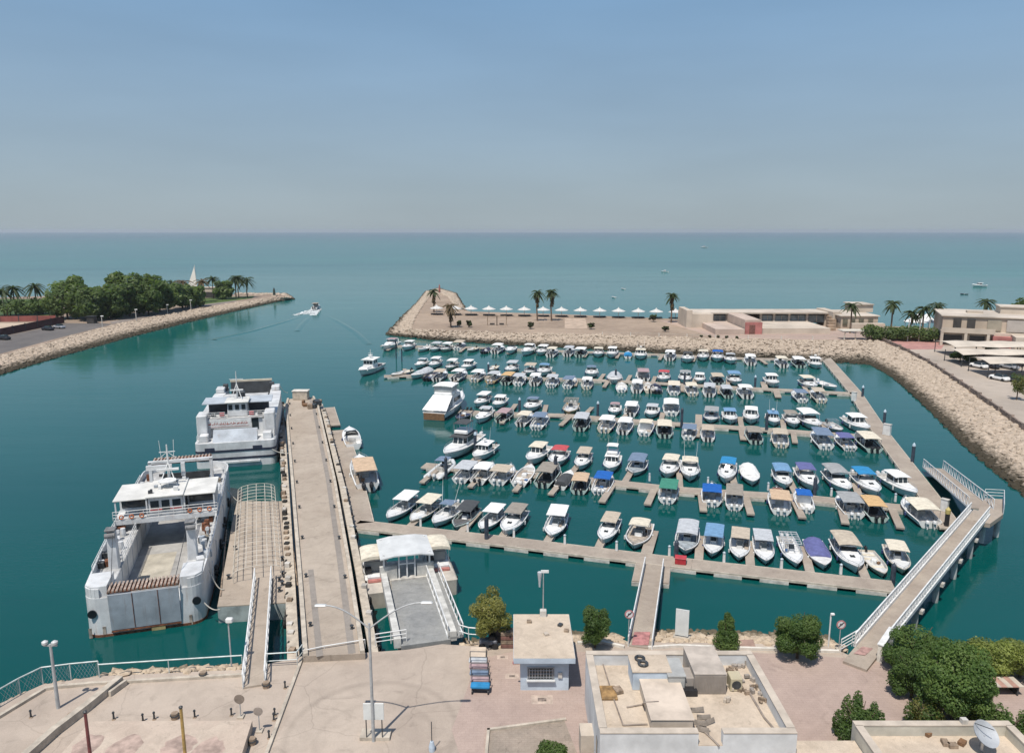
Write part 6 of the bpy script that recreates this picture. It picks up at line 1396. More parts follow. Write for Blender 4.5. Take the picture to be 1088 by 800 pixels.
t = thing('windsock_mast', 'thin mast with a small drooping windsock behind the kiosk', 'mast', pb); zt = ZAT(577, 607, pb.y)-QZ
MB().tube((0, 0, 0), (0, 0, zt), .06, 8, .04).build('pole', steel, t); m = MB(); m.lathe([(.18, .2), (.17, 0), (.1, -.55), (.07, -1.0)], (-.28, 0, zt-.25), 10); m.build('windsock', canvas('silver'), t); MB().box((0, -.1, kh+.65), (.5, .4, .6), bev=.04).build('mast_box', floatm, t); MB().box((.1, 0, zt), (.6, .1, .2)).build('head', whitepaint, t)
# ---- row of five luggage trolleys
for k, (y, c, lab) in enumerate(((708, 'silver', 'grey'), (714, 'mauve', 'mauve'), (721, 'slate', 'slate grey'), (728, 'mauve', 'dusty mauve'), (735, 'brightblue', 'blue'))):
    p = G(508+k*.6, y, QZ); where = ('farthest', 'second', 'middle', 'fourth', 'nearest')[k]
    t = thing('luggage_trolley', f'{lab} topped luggage trolley, {where} in the row of five left of kiosk', 'trolley', p, -.04, 'luggage trolleys parked in a row')
    MB().box((0, 0, .52), (1.35, .62, .22), bev=.06).build('tray', canvas(c), t)
    m = MB(); m.path([(-.62, .3, .5), (-.62, .38, 1.0), (.62, .38, 1.0), (.62, .3, .5)], .03, 6); m.build('handle', darkst, t)
    for sx in (-1, 1):
        for yy in (-.22, .22): m = MB(); m.tube((sx*.56-.04, yy, .16), (sx*.56+.04, yy, .16), .16, 10); m.build('wheel', blackp, t)
    MB().box((0, 0, .36), (1.2, .5, .08)).build('chassis', darkst, t)
p = G(508, 698, QZ); t = thing('sun_shelf', 'pale low platform behind the trolley row', 'platform', p); MB().box((0, 0, .3), (1.2, 1.6, .2), bev=.04).build('top', mat('shelf_cream', (.60, .50, .40), .85, .1, 1), t)
for sx in (-.45, .45): MB().box((sx, 0, .1), (.12, 1.4, .2)).build('support', wood, t)
# dark bits and frames under the yellowish tree
for k, (px, py, s_, lab) in enumerate(((519, 687, .9, 'dark motor cart parked under the yellowish tree'), (529, 685, .8, 'dark frame stand beside the motor cart'), (541, 686, 1.0, 'brown slatted crate stack left of the kiosk'))):
    p = G(px, py, QZ); t = thing(('motor_cart', 'frame_stand', 'crate_stack')[k], lab, ('cart', 'stand', 'crates')[k], p)
    if k == 0:
        MB().box((0, 0, .5), (1.4, .7, .4), bev=.08).build('body', mat('cart_slate', (.13, .14, .17), .5, .2, 2), t); MB().box((.3, 0, .85), (.5, .6, .35), bev=.05).build('seat', blackp, t)
        for sx in (-.5, .5):
            for sy in (-.36, .36): m = MB(); m.tube((sx, sy-.06, .25), (sx, sy+.06, .25), .25, 10); m.build('wheel', blackp, t)
    elif k == 1:
        m = MB(); 
        for sx in (-.5, .5): m.beam(V(sx, 0, 0), V(sx, 0, 1.4), .1, .1)
        m.beam(V(-.5, 0, 1.35), V(.5, 0, 1.35), .1, .1); m.beam(V(-.5, 0, .7), V(.5, 0, .7), .08, .08); m.build('frame', darkst, t)
        MB().box((0, .05, .7), (.9, .05, 1.1)).build('panel', mat('panel_dark', (.07, .06, .06), .6, .2, 2), t)
    else:
        for q in range(4): MB().box((0, 0, .18+q*.34), (1.3, .8, .3), bev=.02).build('crate', [mat('crate_brown', (.20, .10, .08), .8, .2, 2), wood][q % 2], t)

# ---- second building, bottom right, with dish
zr2 = 4.6
x0 = G(907, 770, zr2+.6).x; yb = G(1000, 768, zr2+.6).y
t, w2, d2_, h2 = flat_building('annex_building', 'flat roofed building at the bottom right corner with cream parapet', V(x0, yb-9, 0), V(x0+9.3, yb, 0), QZ, zr2, .7, .4, mat('cream_stucco', (.55, .52, .44), .85, .12, .6))
MB().box((-2.6, d2_-2.6, 1.1), (5, 4, 2.2)).build('lower_wing', stucco, t); MB().box((-2.6, d2_-2.6, 2.22), (5.1, 4.1, .06)).build('lower_roof', roofm, t)
MB().box((6.5, d2_-.2, h2+.9), (.35, .3, .3)).build('vent_cap', floatm, t)
p = G(1043, 797, zr2+.1); t = thing('satellite_dish', 'round grey satellite dish standing on the bottom right roof', 'dish', p)
dm = MB(); nrm = V(.25, -.55, .75).normalized(); u = nrm.orthogonal().normalized(); v = nrm.cross(u); rows = []
for r in range(6):
    rr = .78*r/5; rows.append([V(0, 0, 1.0)+u*(rr*math.cos(a*math.pi/12))+v*(rr*math.sin(a*math.pi/12))+nrm*(.24*(r/5)**2) for a in range(25)])
dm.strip(rows); dm.strip([[q-nrm*.03 for q in r] for r in rows][::-1]); dm.build('reflector', mat('dish_grey', (.40, .42, .44), .5, .1, 1), t)
m = MB(); m.tube((0, 0, 0), (0, 0, 1.0), .08, 8); m.tube(V(0, 0, 1.0), V(.2, .5, 0), .04, 6); m.build('stand', steel, t); m = MB(); m.tube(V(0, 0, 1)+v*.75+nrm*.24, V(0, 0, 1.0)+nrm*.85, .025, 5); m.build('feed_arm', darkst, t)
for k, (px, py) in enumerate(((1012, 793), (1022, 790), (1004, 790), (984, 780))):
    p = G(px, py, zr2+.06); tag(MB().box((0, 0, .1), (.5, .35, .2), k*.7).build('roof_debris', [wood, teak][k % 2], loc=p), 'small dark debris piece on the bottom right roof', 'debris', 'debris on the annex roof')

# ---- lamp posts, signs, boards
lampst = mat('lamp_grey', (.40, .41, .41), .5, .12, 2)
b = G(397, 787, QZ); zf = ZAT(397, 662, b.y)-QZ
t = thing('street_lamp', 'tall double armed street lamp behind the blank white board', 'street lamp', b)
m = MB(); m.tube((0, 0, 0), (0, 0, zf), .11, 10, .075); m.build('post', lampst, t)
def armto(px, py, sx):
    tip = V((px-W0/2), 0, 0); Y = b.y; dd = G(px, py, 0) - V(0, 0, CAM_H); s_ = Y/dd.y; P = V(0, 0, CAM_H)+dd*s_; P = P-b
    m = MB(); pts = [V(0, 0, zf-.35)+ (V(P.x, 0, P.z)-V(0, 0, zf-.35))*0]
    for i in range(1, 9): f = i/8; pts.append(V(P.x*f, 0, (zf-.35)+(P.z-zf+.35)*math.sin(f*math.pi/2)))
    m.path(pts, .05, 6); m.build('arm', lampst, t); q = MB(); q.box((P.x+sx*.25, 0, P.z), (.75, .28, .14), bev=.06); q.build('lamp_head', mat('lamp_head_grey', (.55, .56, .55), .4, .1, 2), t)
armto(449, 640, 1); armto(345, 643, -1)
p = G(399, 783, QZ); zz = ZAT(399, 752, p.y)-QZ
t = thing('blank_board', 'blank white board on two posts in front of the double armed lamp', 'sign board', p)
MB().box((0, -.3, 2.05), (1.3, .07, 1.15), bev=.015).build('panel', mat('board_white', (.66, .68, .66), .5, .06, 1), t)
for sx in (-.5, .5): MB().tube((sx, -.3, 0), (sx, -.3, 1.5), .04, 6).build('leg', darkst, t)
MB().box((0, .1, .12), (1.9, .9, .24)).build('base', kerbm, t)
b = G(62, 752, QZ); zf = ZAT(57, 684, b.y)-QZ
t = thing('floodlight_mast', 'grey floodlight mast with two lamp heads at the lower left', 'street lamp', b)
MB().tube((0, 0, 0), (0, 0, zf), .13, 10, .085).build('post', lampst, t)
for sx in (-.35, .3): m = MB(); m.lathe([(.06, 0), (.19, .06), (.2, .22), (.08, .3)], (sx, 0, zf-.05), 12); m.build('lamp_head', mat('lamp_head_grey', (.55, .56, .55)), t)
MB().box((0, 0, zf-.1), (.9, .1, .1)).build('crossarm', lampst, t)
def pole_sign(label, px, pyb, pyt, r, colr, name='road_sign', face=None, cat='sign', slash=False):
    b = G(px, pyb, QZ); z = ZAT(px, pyt, b.y)-QZ; t = thing(name, label, cat, b)
    MB().tube((0, 0, 0), (0, 0, z), .035, 6).build('post', lampst, t)
    q = MB(); q.tube((0, -.04, z), (0, -.07, z), r, 20); q.m = 1; q.tube((0, -.071, z), (0, -.078, z), r*.74, 20); q.m = 2
    if slash: q.beam(V(-r*.55, -.085, z-r*.55), V(r*.55, -.085, z+r*.55), .012, r*.22); q.beam(V(-r*.3, -.083, z+r*.1), V(r*.3, -.083, z+r*.1), .008, r*.28)
    q.build('disc', [face or mat('sign_ring_red', (.50, .22, .22), .5, .1, 2), face or mat('sign_white', (.68, .68, .67), .5, .06, 2), darkst], t)
    MB().box((0, 0, .06), (.4, .4, .12)).build('base', kerbm, t)
pole_sign('round prohibition sign on the promenade left of the central gangway', 667.5, 684, 652, .36, None, slash=True)
pole_sign('round prohibition sign beside the footbridge land end', 891, 690, 663, .36, None, slash=True)
pole_sign('round sign seen from its brown back near the boarding gangway', 256, 762, 742, .34, None, face=mat('sign_back', (.26, .21, .17), .7, .2, 2))
pole_sign('smaller round sign leaning at the kerb right of the brown backed sign', 276, 777, 755, .30, None, face=mat('sign_back2', (.33, .28, .24), .7, .2, 2))
b = G(880, 687, QZ); z = ZAT(880, 652, b.y)-QZ; t = thing('cctv_post', 'slim white post left of the footbridge prohibition sign', 'post', b); MB().tube((0, 0, 0), (0, 0, z), .06, 8).build('pole', whitepaint, t); MB().box((.1, -.05, z), (.3, .2, .18), bev=.04).build('camera_head', whitepaint, t)
b = G(246, 706, QZ); z = ZAT(245, 660, b.y)-QZ; t = thing('light_post', 'slim grey post with a white box on top beside the boarding gangway', 'post', b); MB().tube((0, 0, -.4), (0, 0, z), .06, 8).build('pole', lampst, t); MB().box((.1, 0, z+.1), (.5, .35, .35), bev=.05).build('box_head', whitepaint, t)
b = G(459, 797, QZ); t = thing('white_bollard', 'short white bollard with thin aerial right of the blank board', 'bollard', b); MB().lathe([(.2, 0), (.2, .25), (.12, .6), (.1, .65)], n=10).build('body', bluewash, t); MB().tube((0, 0, .6), (0, 0, 2.0), .03, 6).build('aerial', darkst, t)
# tall white banner board on the shore
b = G(724, 679, QZ-.6); t = thing('banner_board', 'tall blank white banner board standing on the shore rocks', 'sign board', b, -.35)
zb = ZAT(724, 648, b.y)-b.z; MB().box((0, 0, zb/2+.2), (1.05, .09, zb-.3)).build('panel', mat('board_white', (.66, .68, .66)), t); MB().box((0, 0, .1), (1.3, .6, .3)).build('foot', kerbm, t)
# two tall poles at the bottom left, feet below the frame
for (x1_, y1_, x2_, y2_, mt_, lab, nm) in ((88, 757, 101, 845, mat('maroon_pole', (.18, .05, .05), .6, .2, 2), 'maroon pole rising from the bottom edge, lower left', 'maroon'), (193, 752, 201, 848, mat('ochre_pole', (.45, .30, .10), .6, .2, 2), 'ochre yellow pole rising from the bottom edge, lower left', 'ochre')):
    b = G(x2_, y2_, QZ); z = ZAT(x1_, y1_, b.y)-QZ; t = thing('flagpole', lab, 'pole', b); MB().tube((0, 0, 0), (0, 0, z), .11, 10, .085).build('pole', mt_, t); MB().box((0, 0, .1), (.5, .5, .2)).build('base', kerbm, t); MB().lathe([(.1, 0), (.12, .08), (.02, .16)], (0, 0, z), 8).build('cap', darkst, t)
# raised platform bottom left with wall to the right
pf_ = [(60, 806), (96, 766), (268, 765), (254, 810), (240, 850), (20, 850)]
pts = [G(x, y, QZ+.7) for x, y in pf_]; o0 = V(pts[0].x, pts[0].y, 0)
t = thing('loading_platform', 'raised pale concrete platform at the bottom left with reddish stains', 'platform', o0)
MB().prism([(p.x-o0.x, p.y-o0.y) for p in pts], QZ, QZ+.7).build('slab', ground_mat('platform_top', (.56, .47, .38), (.52, .42, .34), big=.35, small=1, stain=.3), t)
for (cx, cyy, rx, ry) in ((92, 792, .9, 1.1), (132, 794, 1.0, 1.2), (190, 792, 1.1, 1.0), (222, 795, 1.0, 1.1)):
    c = G(cx, cyy, QZ+.706)-o0; rn = random.Random(cx); m = MB(); n = 16
    m.add([(c.x+rx*rn.uniform(.75, 1.1)*math.cos(a*6.283/n), c.y+ry*rn.uniform(.7, 1.1)*math.sin(a*6.283/n), c.z) for a in range(n)], [tuple(range(n))]); m.build('stain', mat('red_stain', (.44, .33, .275), .95, .2, 1.5), t)
wall_line('low_wall', [G(x, y, QZ) for x, y in ((126, 727), (92, 755), (58, 781), (20, 815))], .45, .55, kerbm, label='low pale wall slanting across the quay at the lower left', cat='wall')
wall_line('low_wall', [G(x, y, QZ) for x, y in ((133, 728), (118, 739))], .2, .4, kerbm, label='short stub of wall next to the slanting low wall', cat='wall')
# small bollards along the platform edge and kerb posts
for k, (px, py) in enumerate(((121, 764), (152, 766), (164, 764), (207, 762), (246, 760), (292, 760), (316, 697), (303, 731), (291, 765), (286, 784), (33, 762))):
    b = G(px, py, QZ); t = thing('iron_bollard', 'small dark iron bollard on the lower left quay', 'bollard', b, 0, 'iron bollards on the lower left quay')
    MB().lathe([(.07, 0), (.055, .42), (.09, .47), (.07, .56)], n=8).build('post', darkst, t); MB().lathe([(.14, 0), (.12, .05)], n=8).build('foot', wood, t)
for k, (px, py, lab) in enumerate(((76, 764, 'rusty basket like drum beside the slanting low wall'), (186, 763, 'dark coiled hose on the quay in front of the platform'), (216, 719, 'brown bollard drum at the shore kerb'), (283, 730, 'round stone base with post at the gangway foot'), (268, 790, 'small dark stack beside the platform wall'))):
    b = G(px, py, QZ); t = thing('quay_drum', lab, 'drum', b); MB().lathe([(.24, 0), (.26, .2), (.23, .42)], n=12).build('drum', wood, t)
    m = MB(); m.path([(.27*math.cos(a*.628), .27*math.sin(a*.628), .28) for a in range(11)], .04, 5); m.build('hoop', darkst, t)
# shore fences
fw = mat('fence_white', (.55, .60, .58), .5, .12, 2)
railing('mesh_fence', 'white railed mesh fence along the quay edge at far lower left', [G(x, y, QZ-.1) for x, y in ((-20, 764), (0, 752), (22, 739), (46, 727), (76, 723), (106, 720))], 1.35, mt=fw, posts=2.6, mesh=True, cat='fence', rails=1)
railing('shore_railing', 'long white single rail railing along the boulders left of the gangway', [G(x, y, QZ-.1) for x, y in ((106, 721), (180, 716), (258, 711))], 1.15, mt=fw, posts=3.0, cat='railing', rails=1)
railing('shore_railing', 'white railing section with blue panel between gangway and pier', [G(x, y, QZ-.1) for x, y in ((284, 710), (316, 708), (322, 700))], 1.2, mt=fw, posts=1.5, cat='railing', rails=2)

# ---- corner garden at right
p = G(1062, 716, QZ); t = thing('garden_wall', 'pale low garden wall behind the striped table at right', 'wall', p); MB().box((1, 1.6, .35), (6, .35, .7)).build('wall_panel', parap, t); MB().box((1, 1.6, .73), (6.1, .45, .07)).build('coping', whitekerb, t)
sheet('lawn', [(1040, 722), (1078, 723), (1078, 728), (1040, 727)], QZ+.03, mat('artificial_turf', (.12, .24, .09), .9, .2, 2))
sheet('flower_bed', [(1046, 702), (1068, 703), (1068, 712), (1044, 711)], QZ+.03, mat('orange_flowers', (.44, .16, .08), .9, .3, 5), 'structure')
p = G(1063, 735, QZ); t = thing('picnic_table', 'table with red and white striped top at the right edge', 'table', p)
for k in range(6): MB().box((-1.0+k*.4, 0, .78), (.39, 1.2, .06)).build('top_board', [mat('pinkish_board', (.46, .27, .21), .8, .15, 2), parap][k % 2], t)
for sx in (-.9, .9): MB().box((sx, 0, .37), (.1, .9, .74)).build('leg', darkst, t)
# ================================================================== COAST BUILDINGS
sand1 = mat('sandstone_render', (.50, .41, .32), .9, .12, .15, bump=.1); sand2 = mat('pale_render', (.55, .47, .38), .9, .12, .15); sandr = mat('dusty_roof', (.56, .49, .41), .9, .15, .12); pinkr = mat('pink_render', (.50, .40, .33), .9, .1, .2)
shade = mat('dark_opening', (.05, .045, .04), .7, .2, .5); redw = mat('red_wall', (.44, .17, .15), .85, .15, .4); winb = mat('bluish_glass', (.25, .29, .29), .25, .25, .5)
def P3(px, py, z=SZ): return G(px, py, z)
def bx(t, name, c, s, mt, bev=0): return MB().box(c, s, bev=bev).build(name, mt, t)
# restaurant: long low pavilion
l = P3(735, 357); o0 = V(l.x, l.y, SZ)
t = thing('beach_pavilion', 'long low pink beige pavilion with glazed gallery along the breakwater', 'building', o0)
def span(t, name, px0, px1, y0, y1, z0, z1, mt, bev=0):    # block whose front face spans px0..px1 at local distance y0
    X0, X1 = XP(px0, o0.y+y0, SZ)-o0.x, XP(px1, o0.y+y0, SZ)-o0.x
    return MB().box(((X0+X1)/2, (y0+y1)/2, (z0+z1)/2), (X1-X0, y1-y0, z1-z0), bev=bev).build(name, mt, t)
span(t, 'end_block', 729, 757, 20, 33, 0, 4.6, sand2); span(t, 'stair_block', 729, 735, 19.8, 32, 0, 5.8, sand2)
span(t, 'gallery_roof', 733, 881, 24, 35, 4.2, 4.7, sandr); span(t, 'gallery_back', 735, 879, 34, 34.6, 0, 4.2, sand1)
GP = [757, 772, 790, 808, 822, 838, 857, 877]
for i, gx in enumerate(GP):
    span(t, 'gallery_pier', gx-1.1, gx+1.1, 25.0, 25.9, 0, 4.2, sand2)
    if i < 7 and i != 2:
        w = span(t, 'window', gx+1.3, GP[i+1]-1.3, 25.6, 25.9, 1.2, 3.6, winb); span(w, 'frame', (gx+GP[i+1])/2-.3, (gx+GP[i+1])/2+.3, 25.45, 25.58, 1.2, 3.6, sand2)
span(t, 'terrace_wall', 760, 791, 3, 24, 0, 1.7, pinkr); span(t, 'terrace_wall', 808, 882, 5, 24, 0, 1.7, sand2)
span(t, 'entrance_block', 791, 808, 4.4, 24, 0, 4.4, pinkr); span(t, 'red_front', 791.5, 809.5, 4.0, 4.38, 0, 3.7, redw); span(t, 'door', 796, 802, 3.85, 3.98, 0, 2.9, mat('door_brown', (.20, .09, .07), .7, .2, 2))
# stepped villa
l = P3(884, 357); o0 = V(l.x, l.y+14, SZ); t = thing('stepped_villa', 'stepped sandstone villa with flat roofs right of the pavilion', 'building', o0)
span(t, 'lower_block', 893, 932, 2, 20, 0, 4.2, sand1); span(t, 'roof', 892, 934, 1.6, 21, 4.21, 4.5, sandr); span(t, 'upper_block', 907, 926, 12, 20, 4.5, 7.0, sand2); span(t, 'upper_roof', 906, 927, 11.5, 20.5, 7.01, 7.3, sandr); span(t, 'side_block', 884, 893, 6, 20, 0, 5.2, sand2)
for i in range(6): span(t, 'stair_flight', 880, 888, i*2.2-2, i*2.2+.2, 0, .8+i*.7, mat('brown_stone', (.36, .26, .18), .9, .25, .4))
span(t, 'terrace_wall', 905, 940, -1, 1, 0, 2.2, sand2)
for x in (895, 903, 912, 922): span(t, 'window', x, x+5, 1.75, 1.98, 1.2, 3.4, mat('olive_glass', (.16, .15, .11), .3, .2, 1))
p = P3(902, 361.5); t = thing('shade_roof', 'long cream shade roof in front of the stepped villa', 'shade roof', p); kx = (P3(925, 361).x-P3(900, 361).x)
bx(t, 'roof', (2, 2, 2.7), (kx*1.15, 4, .25), mat('cream_roof', (.62, .57, .48), .8, .08, .4))
for x in (-kx*.45, 0, kx*.45): bx(t, 'post', (x+2, .4, 1.3), (.25, .25, 2.6), sand2)
# large two storey building on the right
l = P3(1000, 366.5); o0 = V(l.x, l.y, SZ); k3 = .30
t = thing('clubhouse', 'large two storey beige clubhouse at the right edge above the shade canopies', 'building', o0, -.40)
bx(t, 'ground_floor', (17, 11, 2.0), (34, 21, 4.0), sand2); bx(t, 'upper_floor', (17, 12, 6.0), (34, 20, 4.0), sand1); bx(t, 'roof', (17, 12, 8.15), (35, 21, .3), sandr)
bx(t, 'roof_pavilion', (20, 16, 9.2), (9, 7, 1.8), sand2); bx(t, 'pavilion_roof', (20, 16, 10.25), (9.6, 7.6, .3), sandr)
bx(t, 'balcony', (6, .0, 4.0), (13, 2.6, .5), sand2); bx(t, 'balcony_rail', (6, -1.2, 4.7), (13, .15, .9), sand2); bx(t, 'shutter_wall', (21, 1.8, 5.9), (11, .5, 3.2), mat('grey_shutter', (.42, .38, .34), .8, .08, .5)); bx(t, 'shutter_wall', (12.6, 1.8, 5.9), (3.4, .5, 2.8), mat('olive_shutter', (.34, .30, .23), .8, .08, .5))
for x in (3.6, 7.0): bx(t, 'window', (x, 1.9, 6.0), (2.0, .4, 2.8), shade)
for x, w in ((2.4, 5.0), (8.6, 3.6)): bx(t, 'opening', (x, .4, 1.6), (w, .4, 2.6), shade)
for x in (-.2, 5.6, 11.0): bx(t, 'pier', (x, -.9, 1.88), (.7, .7, 3.75), sand2)
bx(t, 'red_porch', (14.2, -.9, 1.6), (4.4, 2.6, 3.2), redw); bx(t, 'porch_opening', (14.6, -2.25, 1.3), (2.8, .2, 2.2), mat('dark_red', (.16, .05, .045), .8, .2, 1)); bx(t, 'lower_wing', (24, -2.5, 1.9), (15, 7, 3.8), sand2)
for x in (21, 26): bx(t, 'window', (x, -6.05, 2.2), (1.2, .3, 1.8), shade)
bx(t, 'chimney', (24, 1.4, 6.5), (1.2, 1.4, 5.6), sand2); bx(t, 'skylight', (9, 12, 8.6), (4, 3, .6), sand2)
# beach hut with white tents
for k, px in enumerate((973, 983)):
    p = P3(px, 353); t = thing('white_tent', ('left', 'right')[k]+' white peaked tent on the terrace between palms and clubhouse', 'tent', p, 0, 'white tents on the terrace')
    MB().lathe([(4.0, 3.4), (2.2, 4.2), (.5, 5.6), (.05, 6.0)], n=8).build('canopy', canvas('white'), t)
    for a in range(4): MB().tube((3.4*math.cos(a*1.57+.78), 3.4*math.sin(a*1.57+.78), 0), (3.4*math.cos(a*1.57+.78), 3.4*math.sin(a*1.57+.78), 3.5), .1, 6).build('post', whitepaint, t)
# car park canopies
cvm = mat('shade_cloth', (.58, .51, .42), .85, .1, .3)
def carport(label, px0, px1, py, dep, h=2.9, n=4):
    a, b = P3(px0, py), P3(px1, py+1.5); o0 = a.copy(); L_ = (b-a).length; t = thing('car_shade', label, 'canopy', o0, math.atan2(b.y-a.y, b.x-a.x)); m = MB(); 
    rows = [[(L_*i/n, dep*j/4, h+.5*math.sin(math.pi*j/4)+(.25 if i % 2 else 0)) for j in range(5)] for i in range(n+1)]
    m.strip(rows[::-1]); m.strip([[(x, y, z-.06) for x, y, z in r] for r in rows]); m.build('shade_cloth', cvm, t)
    for i in range(n+1):
        for y in (.3, dep-.3): MB().tube((L_*i/n, y, 0), (L_*i/n, y, h), .1, 6).build('post', darkst, t)
carport('long pale cloth car shade nearest the clubhouse', 1014, 1130, 381, 11, 2.9, 5)
carport('long pale cloth car shade in the middle of the car park', 1022, 1130, 390, 9, 2.9, 5)
carport('cream peaked car shade nearest the brown wall', 1050, 1140, 402, 9, 3.2, 3)
def car(label, px, py, rz, mt, z=SZ):
    p = G(px, py, z); t = thing('parked_car', label, 'car', p, rz, 'cars parked on the coast'); MB().box((0, 0, .6), (1.75, 4.4, .75), bev=.22, taper=.96).build('body', mt, t); MB().box((0, -.2, 1.2), (1.55, 2.3, .6), taper=.8, bev=.12).build('cabin', glass, t)
    for sx in (-.82, .82):
        for sy in (-1.35, 1.35): m = MB(); m.tube((sx-.1, sy, .34), (sx+.1, sy, .34), .34, 10); m.build('wheel', blackp, t)
silv = mat('silver_car', (.42, .43, .45), .3, .1, 1, metal=.3); dkc = mat('dark_car', (.03, .03, .035), .3, .1, 1)
car('white car under the middle car shade at its left end', 1040, 391, .3, gel); car('dark car under the middle car shade', 1052, 391, .3, dkc); car('silver car under the middle car shade toward the right edge', 1072, 392, .3, silv); car('white car under the cream peaked car shade', 1062, 404, .3, gel); car('dark car under the cream peaked car shade', 1078, 406, .3, dkc)
car('dark car parked on the left peninsula road', 51, 351, 1.2, dkc, PZ); car('silver car parked on the left peninsula road', 63, 349, 1.2, silv, PZ); car('dark van cut by the left edge on the peninsula road', 4, 361, 1.3, dkc, PZ)
p = G(98, 343.5, PZ); t = thing('dark_kiosk', 'small dark booth beside the peninsula road under the trees', 'booth', p); bx(t, 'body', (0, 0, 1.2), (2.6, 2.2, 2.4), shade, .1); bx(t, 'roof', (0, 0, 2.5), (3.0, 2.6, .2), darkst)
# parasols along the beach
for k, px in enumerate((464, 483.5, 500.5, 519.5, 538, 557, 577, 596.5, 616.5, 637, 657, 678, 697, 717.5)):
    p = P3(px, 334.5+(px-460)*.017); t = thing('beach_parasol', 'large white beach parasol, '+('leftmost' if k == 0 else ORD[k]+' from left')+' in the row along the spit', 'parasol', p, 0, 'white parasols along the spit')
    MB().lathe([(2.6, 2.45), (2.55, 2.58), (1.2, 3.1), (.45, 3.4), (.3, 3.6), (.05, 3.95)], n=8).build('canopy', canvas('offwhite'), t); MB().tube((0, 0, 0), (0, 0, 3.2), .12, 6).build('pole', whitepaint, t)
    MB().box((0, .5, .35), (4.6, 1.6, .3)).build('bench', shade, t)
# tip marker, frames, stakes
p = P3(467, 312); t = thing('tip_beacon', 'slim red beacon at the tip of the spit', 'beacon', p); MB().lathe([(.6, 0), (.45, 3), (.3, 4.2), (.05, 4.8)], n=8).build('tower', mat('beacon_red', (.36, .12, .10), .7, .2, 1), t); MB().box((0, 0, .3), (1.8, 1.8, .6)).build('base', sand2, t)
for k, (px, py) in enumerate(((523, 346), (533, 346))):
    p = P3(px, py); t = thing('swing_frame', ('left', 'right')[k]+' dark square frame standing on the spit sand', 'frame', p); q = MB()
    for sx in (-1.6, 1.6): q.beam(V(sx, 0, 0), V(sx, 0, 3.2), .25, .25)
    q.beam(V(-1.6, 0, 3.2), V(1.6, 0, 3.2), .25, .25); q.build('frame', wood, t); MB().box((0, .8, .5), (1.6, .5, .5)).build('seat', shade, t)
# ---- left peninsula: fences, sail monument, hut, tower, lamps
def fence_panel(label, pts, h, mt, z=PZ):
    P = resample([G(x, y, z) for x, y in pts], 6); o0 = P[0]; t = thing('screen_fence', label, 'fence', o0); m = MB()
    for a, b in zip(P, P[1:]): m.beam(a-o0+V(0, 0, h/2), b-o0+V(0, 0, h/2), .12, h)
    m.build('panel', mt, t)
    for a in P: MB().box(a-o0+V(0, 0, h/2+.1), (.25, .25, h+.2)).build('post', darkst, t)
fence_panel('dark maroon screen fence along the peninsula sand court', [(-80, 376), (0, 357.5), (40, 349), (68, 343)], 2.4, mat('maroon_screen', (.085, .035, .035), .8, .2, .4))
fence_panel('brick red screen fence behind the peninsula sand court', [(-80, 345), (0, 342), (60, 341)], 2.0, mat('brick_screen', (.28, .085, .07), .8, .15, .5))
b = G(205, 315, PZ); z = ZAT(207, 283, b.y)-PZ; t = thing('sail_monument', 'white triangular sail monument rising above the peninsula trees', 'monument', b)
MB().add([(-2.6, 0, 4), (2.4, 0, 4), (1.8, 0, z), (-2.6, .8, 4), (2.4, .8, 4), (1.8, .5, z)], [(0, 1, 2), (5, 4, 3), (0, 3, 4, 1), (1, 4, 5, 2), (2, 5, 3, 0)]).build('sail', mat('sail_white', (.80, .78, .70), .7, .06, .3), t); MB().tube((1.9, .3, 0), (1.9, .3, z+.6), .15, 6).build('mast', whitepaint, t); bx(t, 'plinth', (0, .4, 2), (6, 3, 4), sand2)
b = G(222, 316.5, PZ); t = thing('monument_hut', 'small pale hut with dark front beside the sail monument', 'hut', b); bx(t, 'wall', (0, 2, 2.4), (6, 4, 4.8), sand2); bx(t, 'door', (1, -.1, 1.4), (5, .3, 2.8), shade); bx(t, 'roof', (0, 2, 4.95), (6.6, 4.6, .3), sandr)
b = G(291.5, 315, PZ); z = ZAT(291.5, 306, b.y)-PZ; t = thing('light_tower', 'small dark navigation light tower at the peninsula tip', 'beacon', b); MB().lathe([(.8, 0), (.55, z*.7), (.6, z*.72), (.25, z)], n=8).build('tower', mat('tower_green', (.04, .06, .05), .7, .2, 1), t); bx(t, 'base', (0, 0, .3), (2.4, 2.4, .6), sand2)
for k, (px, pb, pt) in enumerate(((109, 348, 336), (145, 341, 329), (178, 334, 324), (203, 329.5, 319))):
    b = G(px, pb, PZ); z = ZAT(px, pt, b.y)-PZ; t = thing('path_lamp', ('first', 'second', 'third', 'fourth')[k]+' path lamp from the left along the peninsula bank', 'street lamp', b, 0, 'path lamps on the peninsula'); MB().tube((0, 0, 0), (0, 0, z), .16, 6, .12).build('post', floatm, t); MB().box((.2, 0, z), (1.0, .5, .3), bev=.1).build('lamp_head', whitepaint, t)
# coast lamp posts
for k, px in enumerate((964, 976, 986)):
    b = P3(px, 363); t = thing('terrace_lamp', ('left', 'middle', 'right')[k]+' pale lamp post before the coast hedge', 'street lamp', b, 0, 'lamp posts before the hedge'); MB().tube((0, 0, 0), (0, 0, 6.5), .14, 6).build('post', floatm, t); MB().box((0, 0, 6.5), (.7, .4, .2)).build('lamp_head', whitepaint, t)
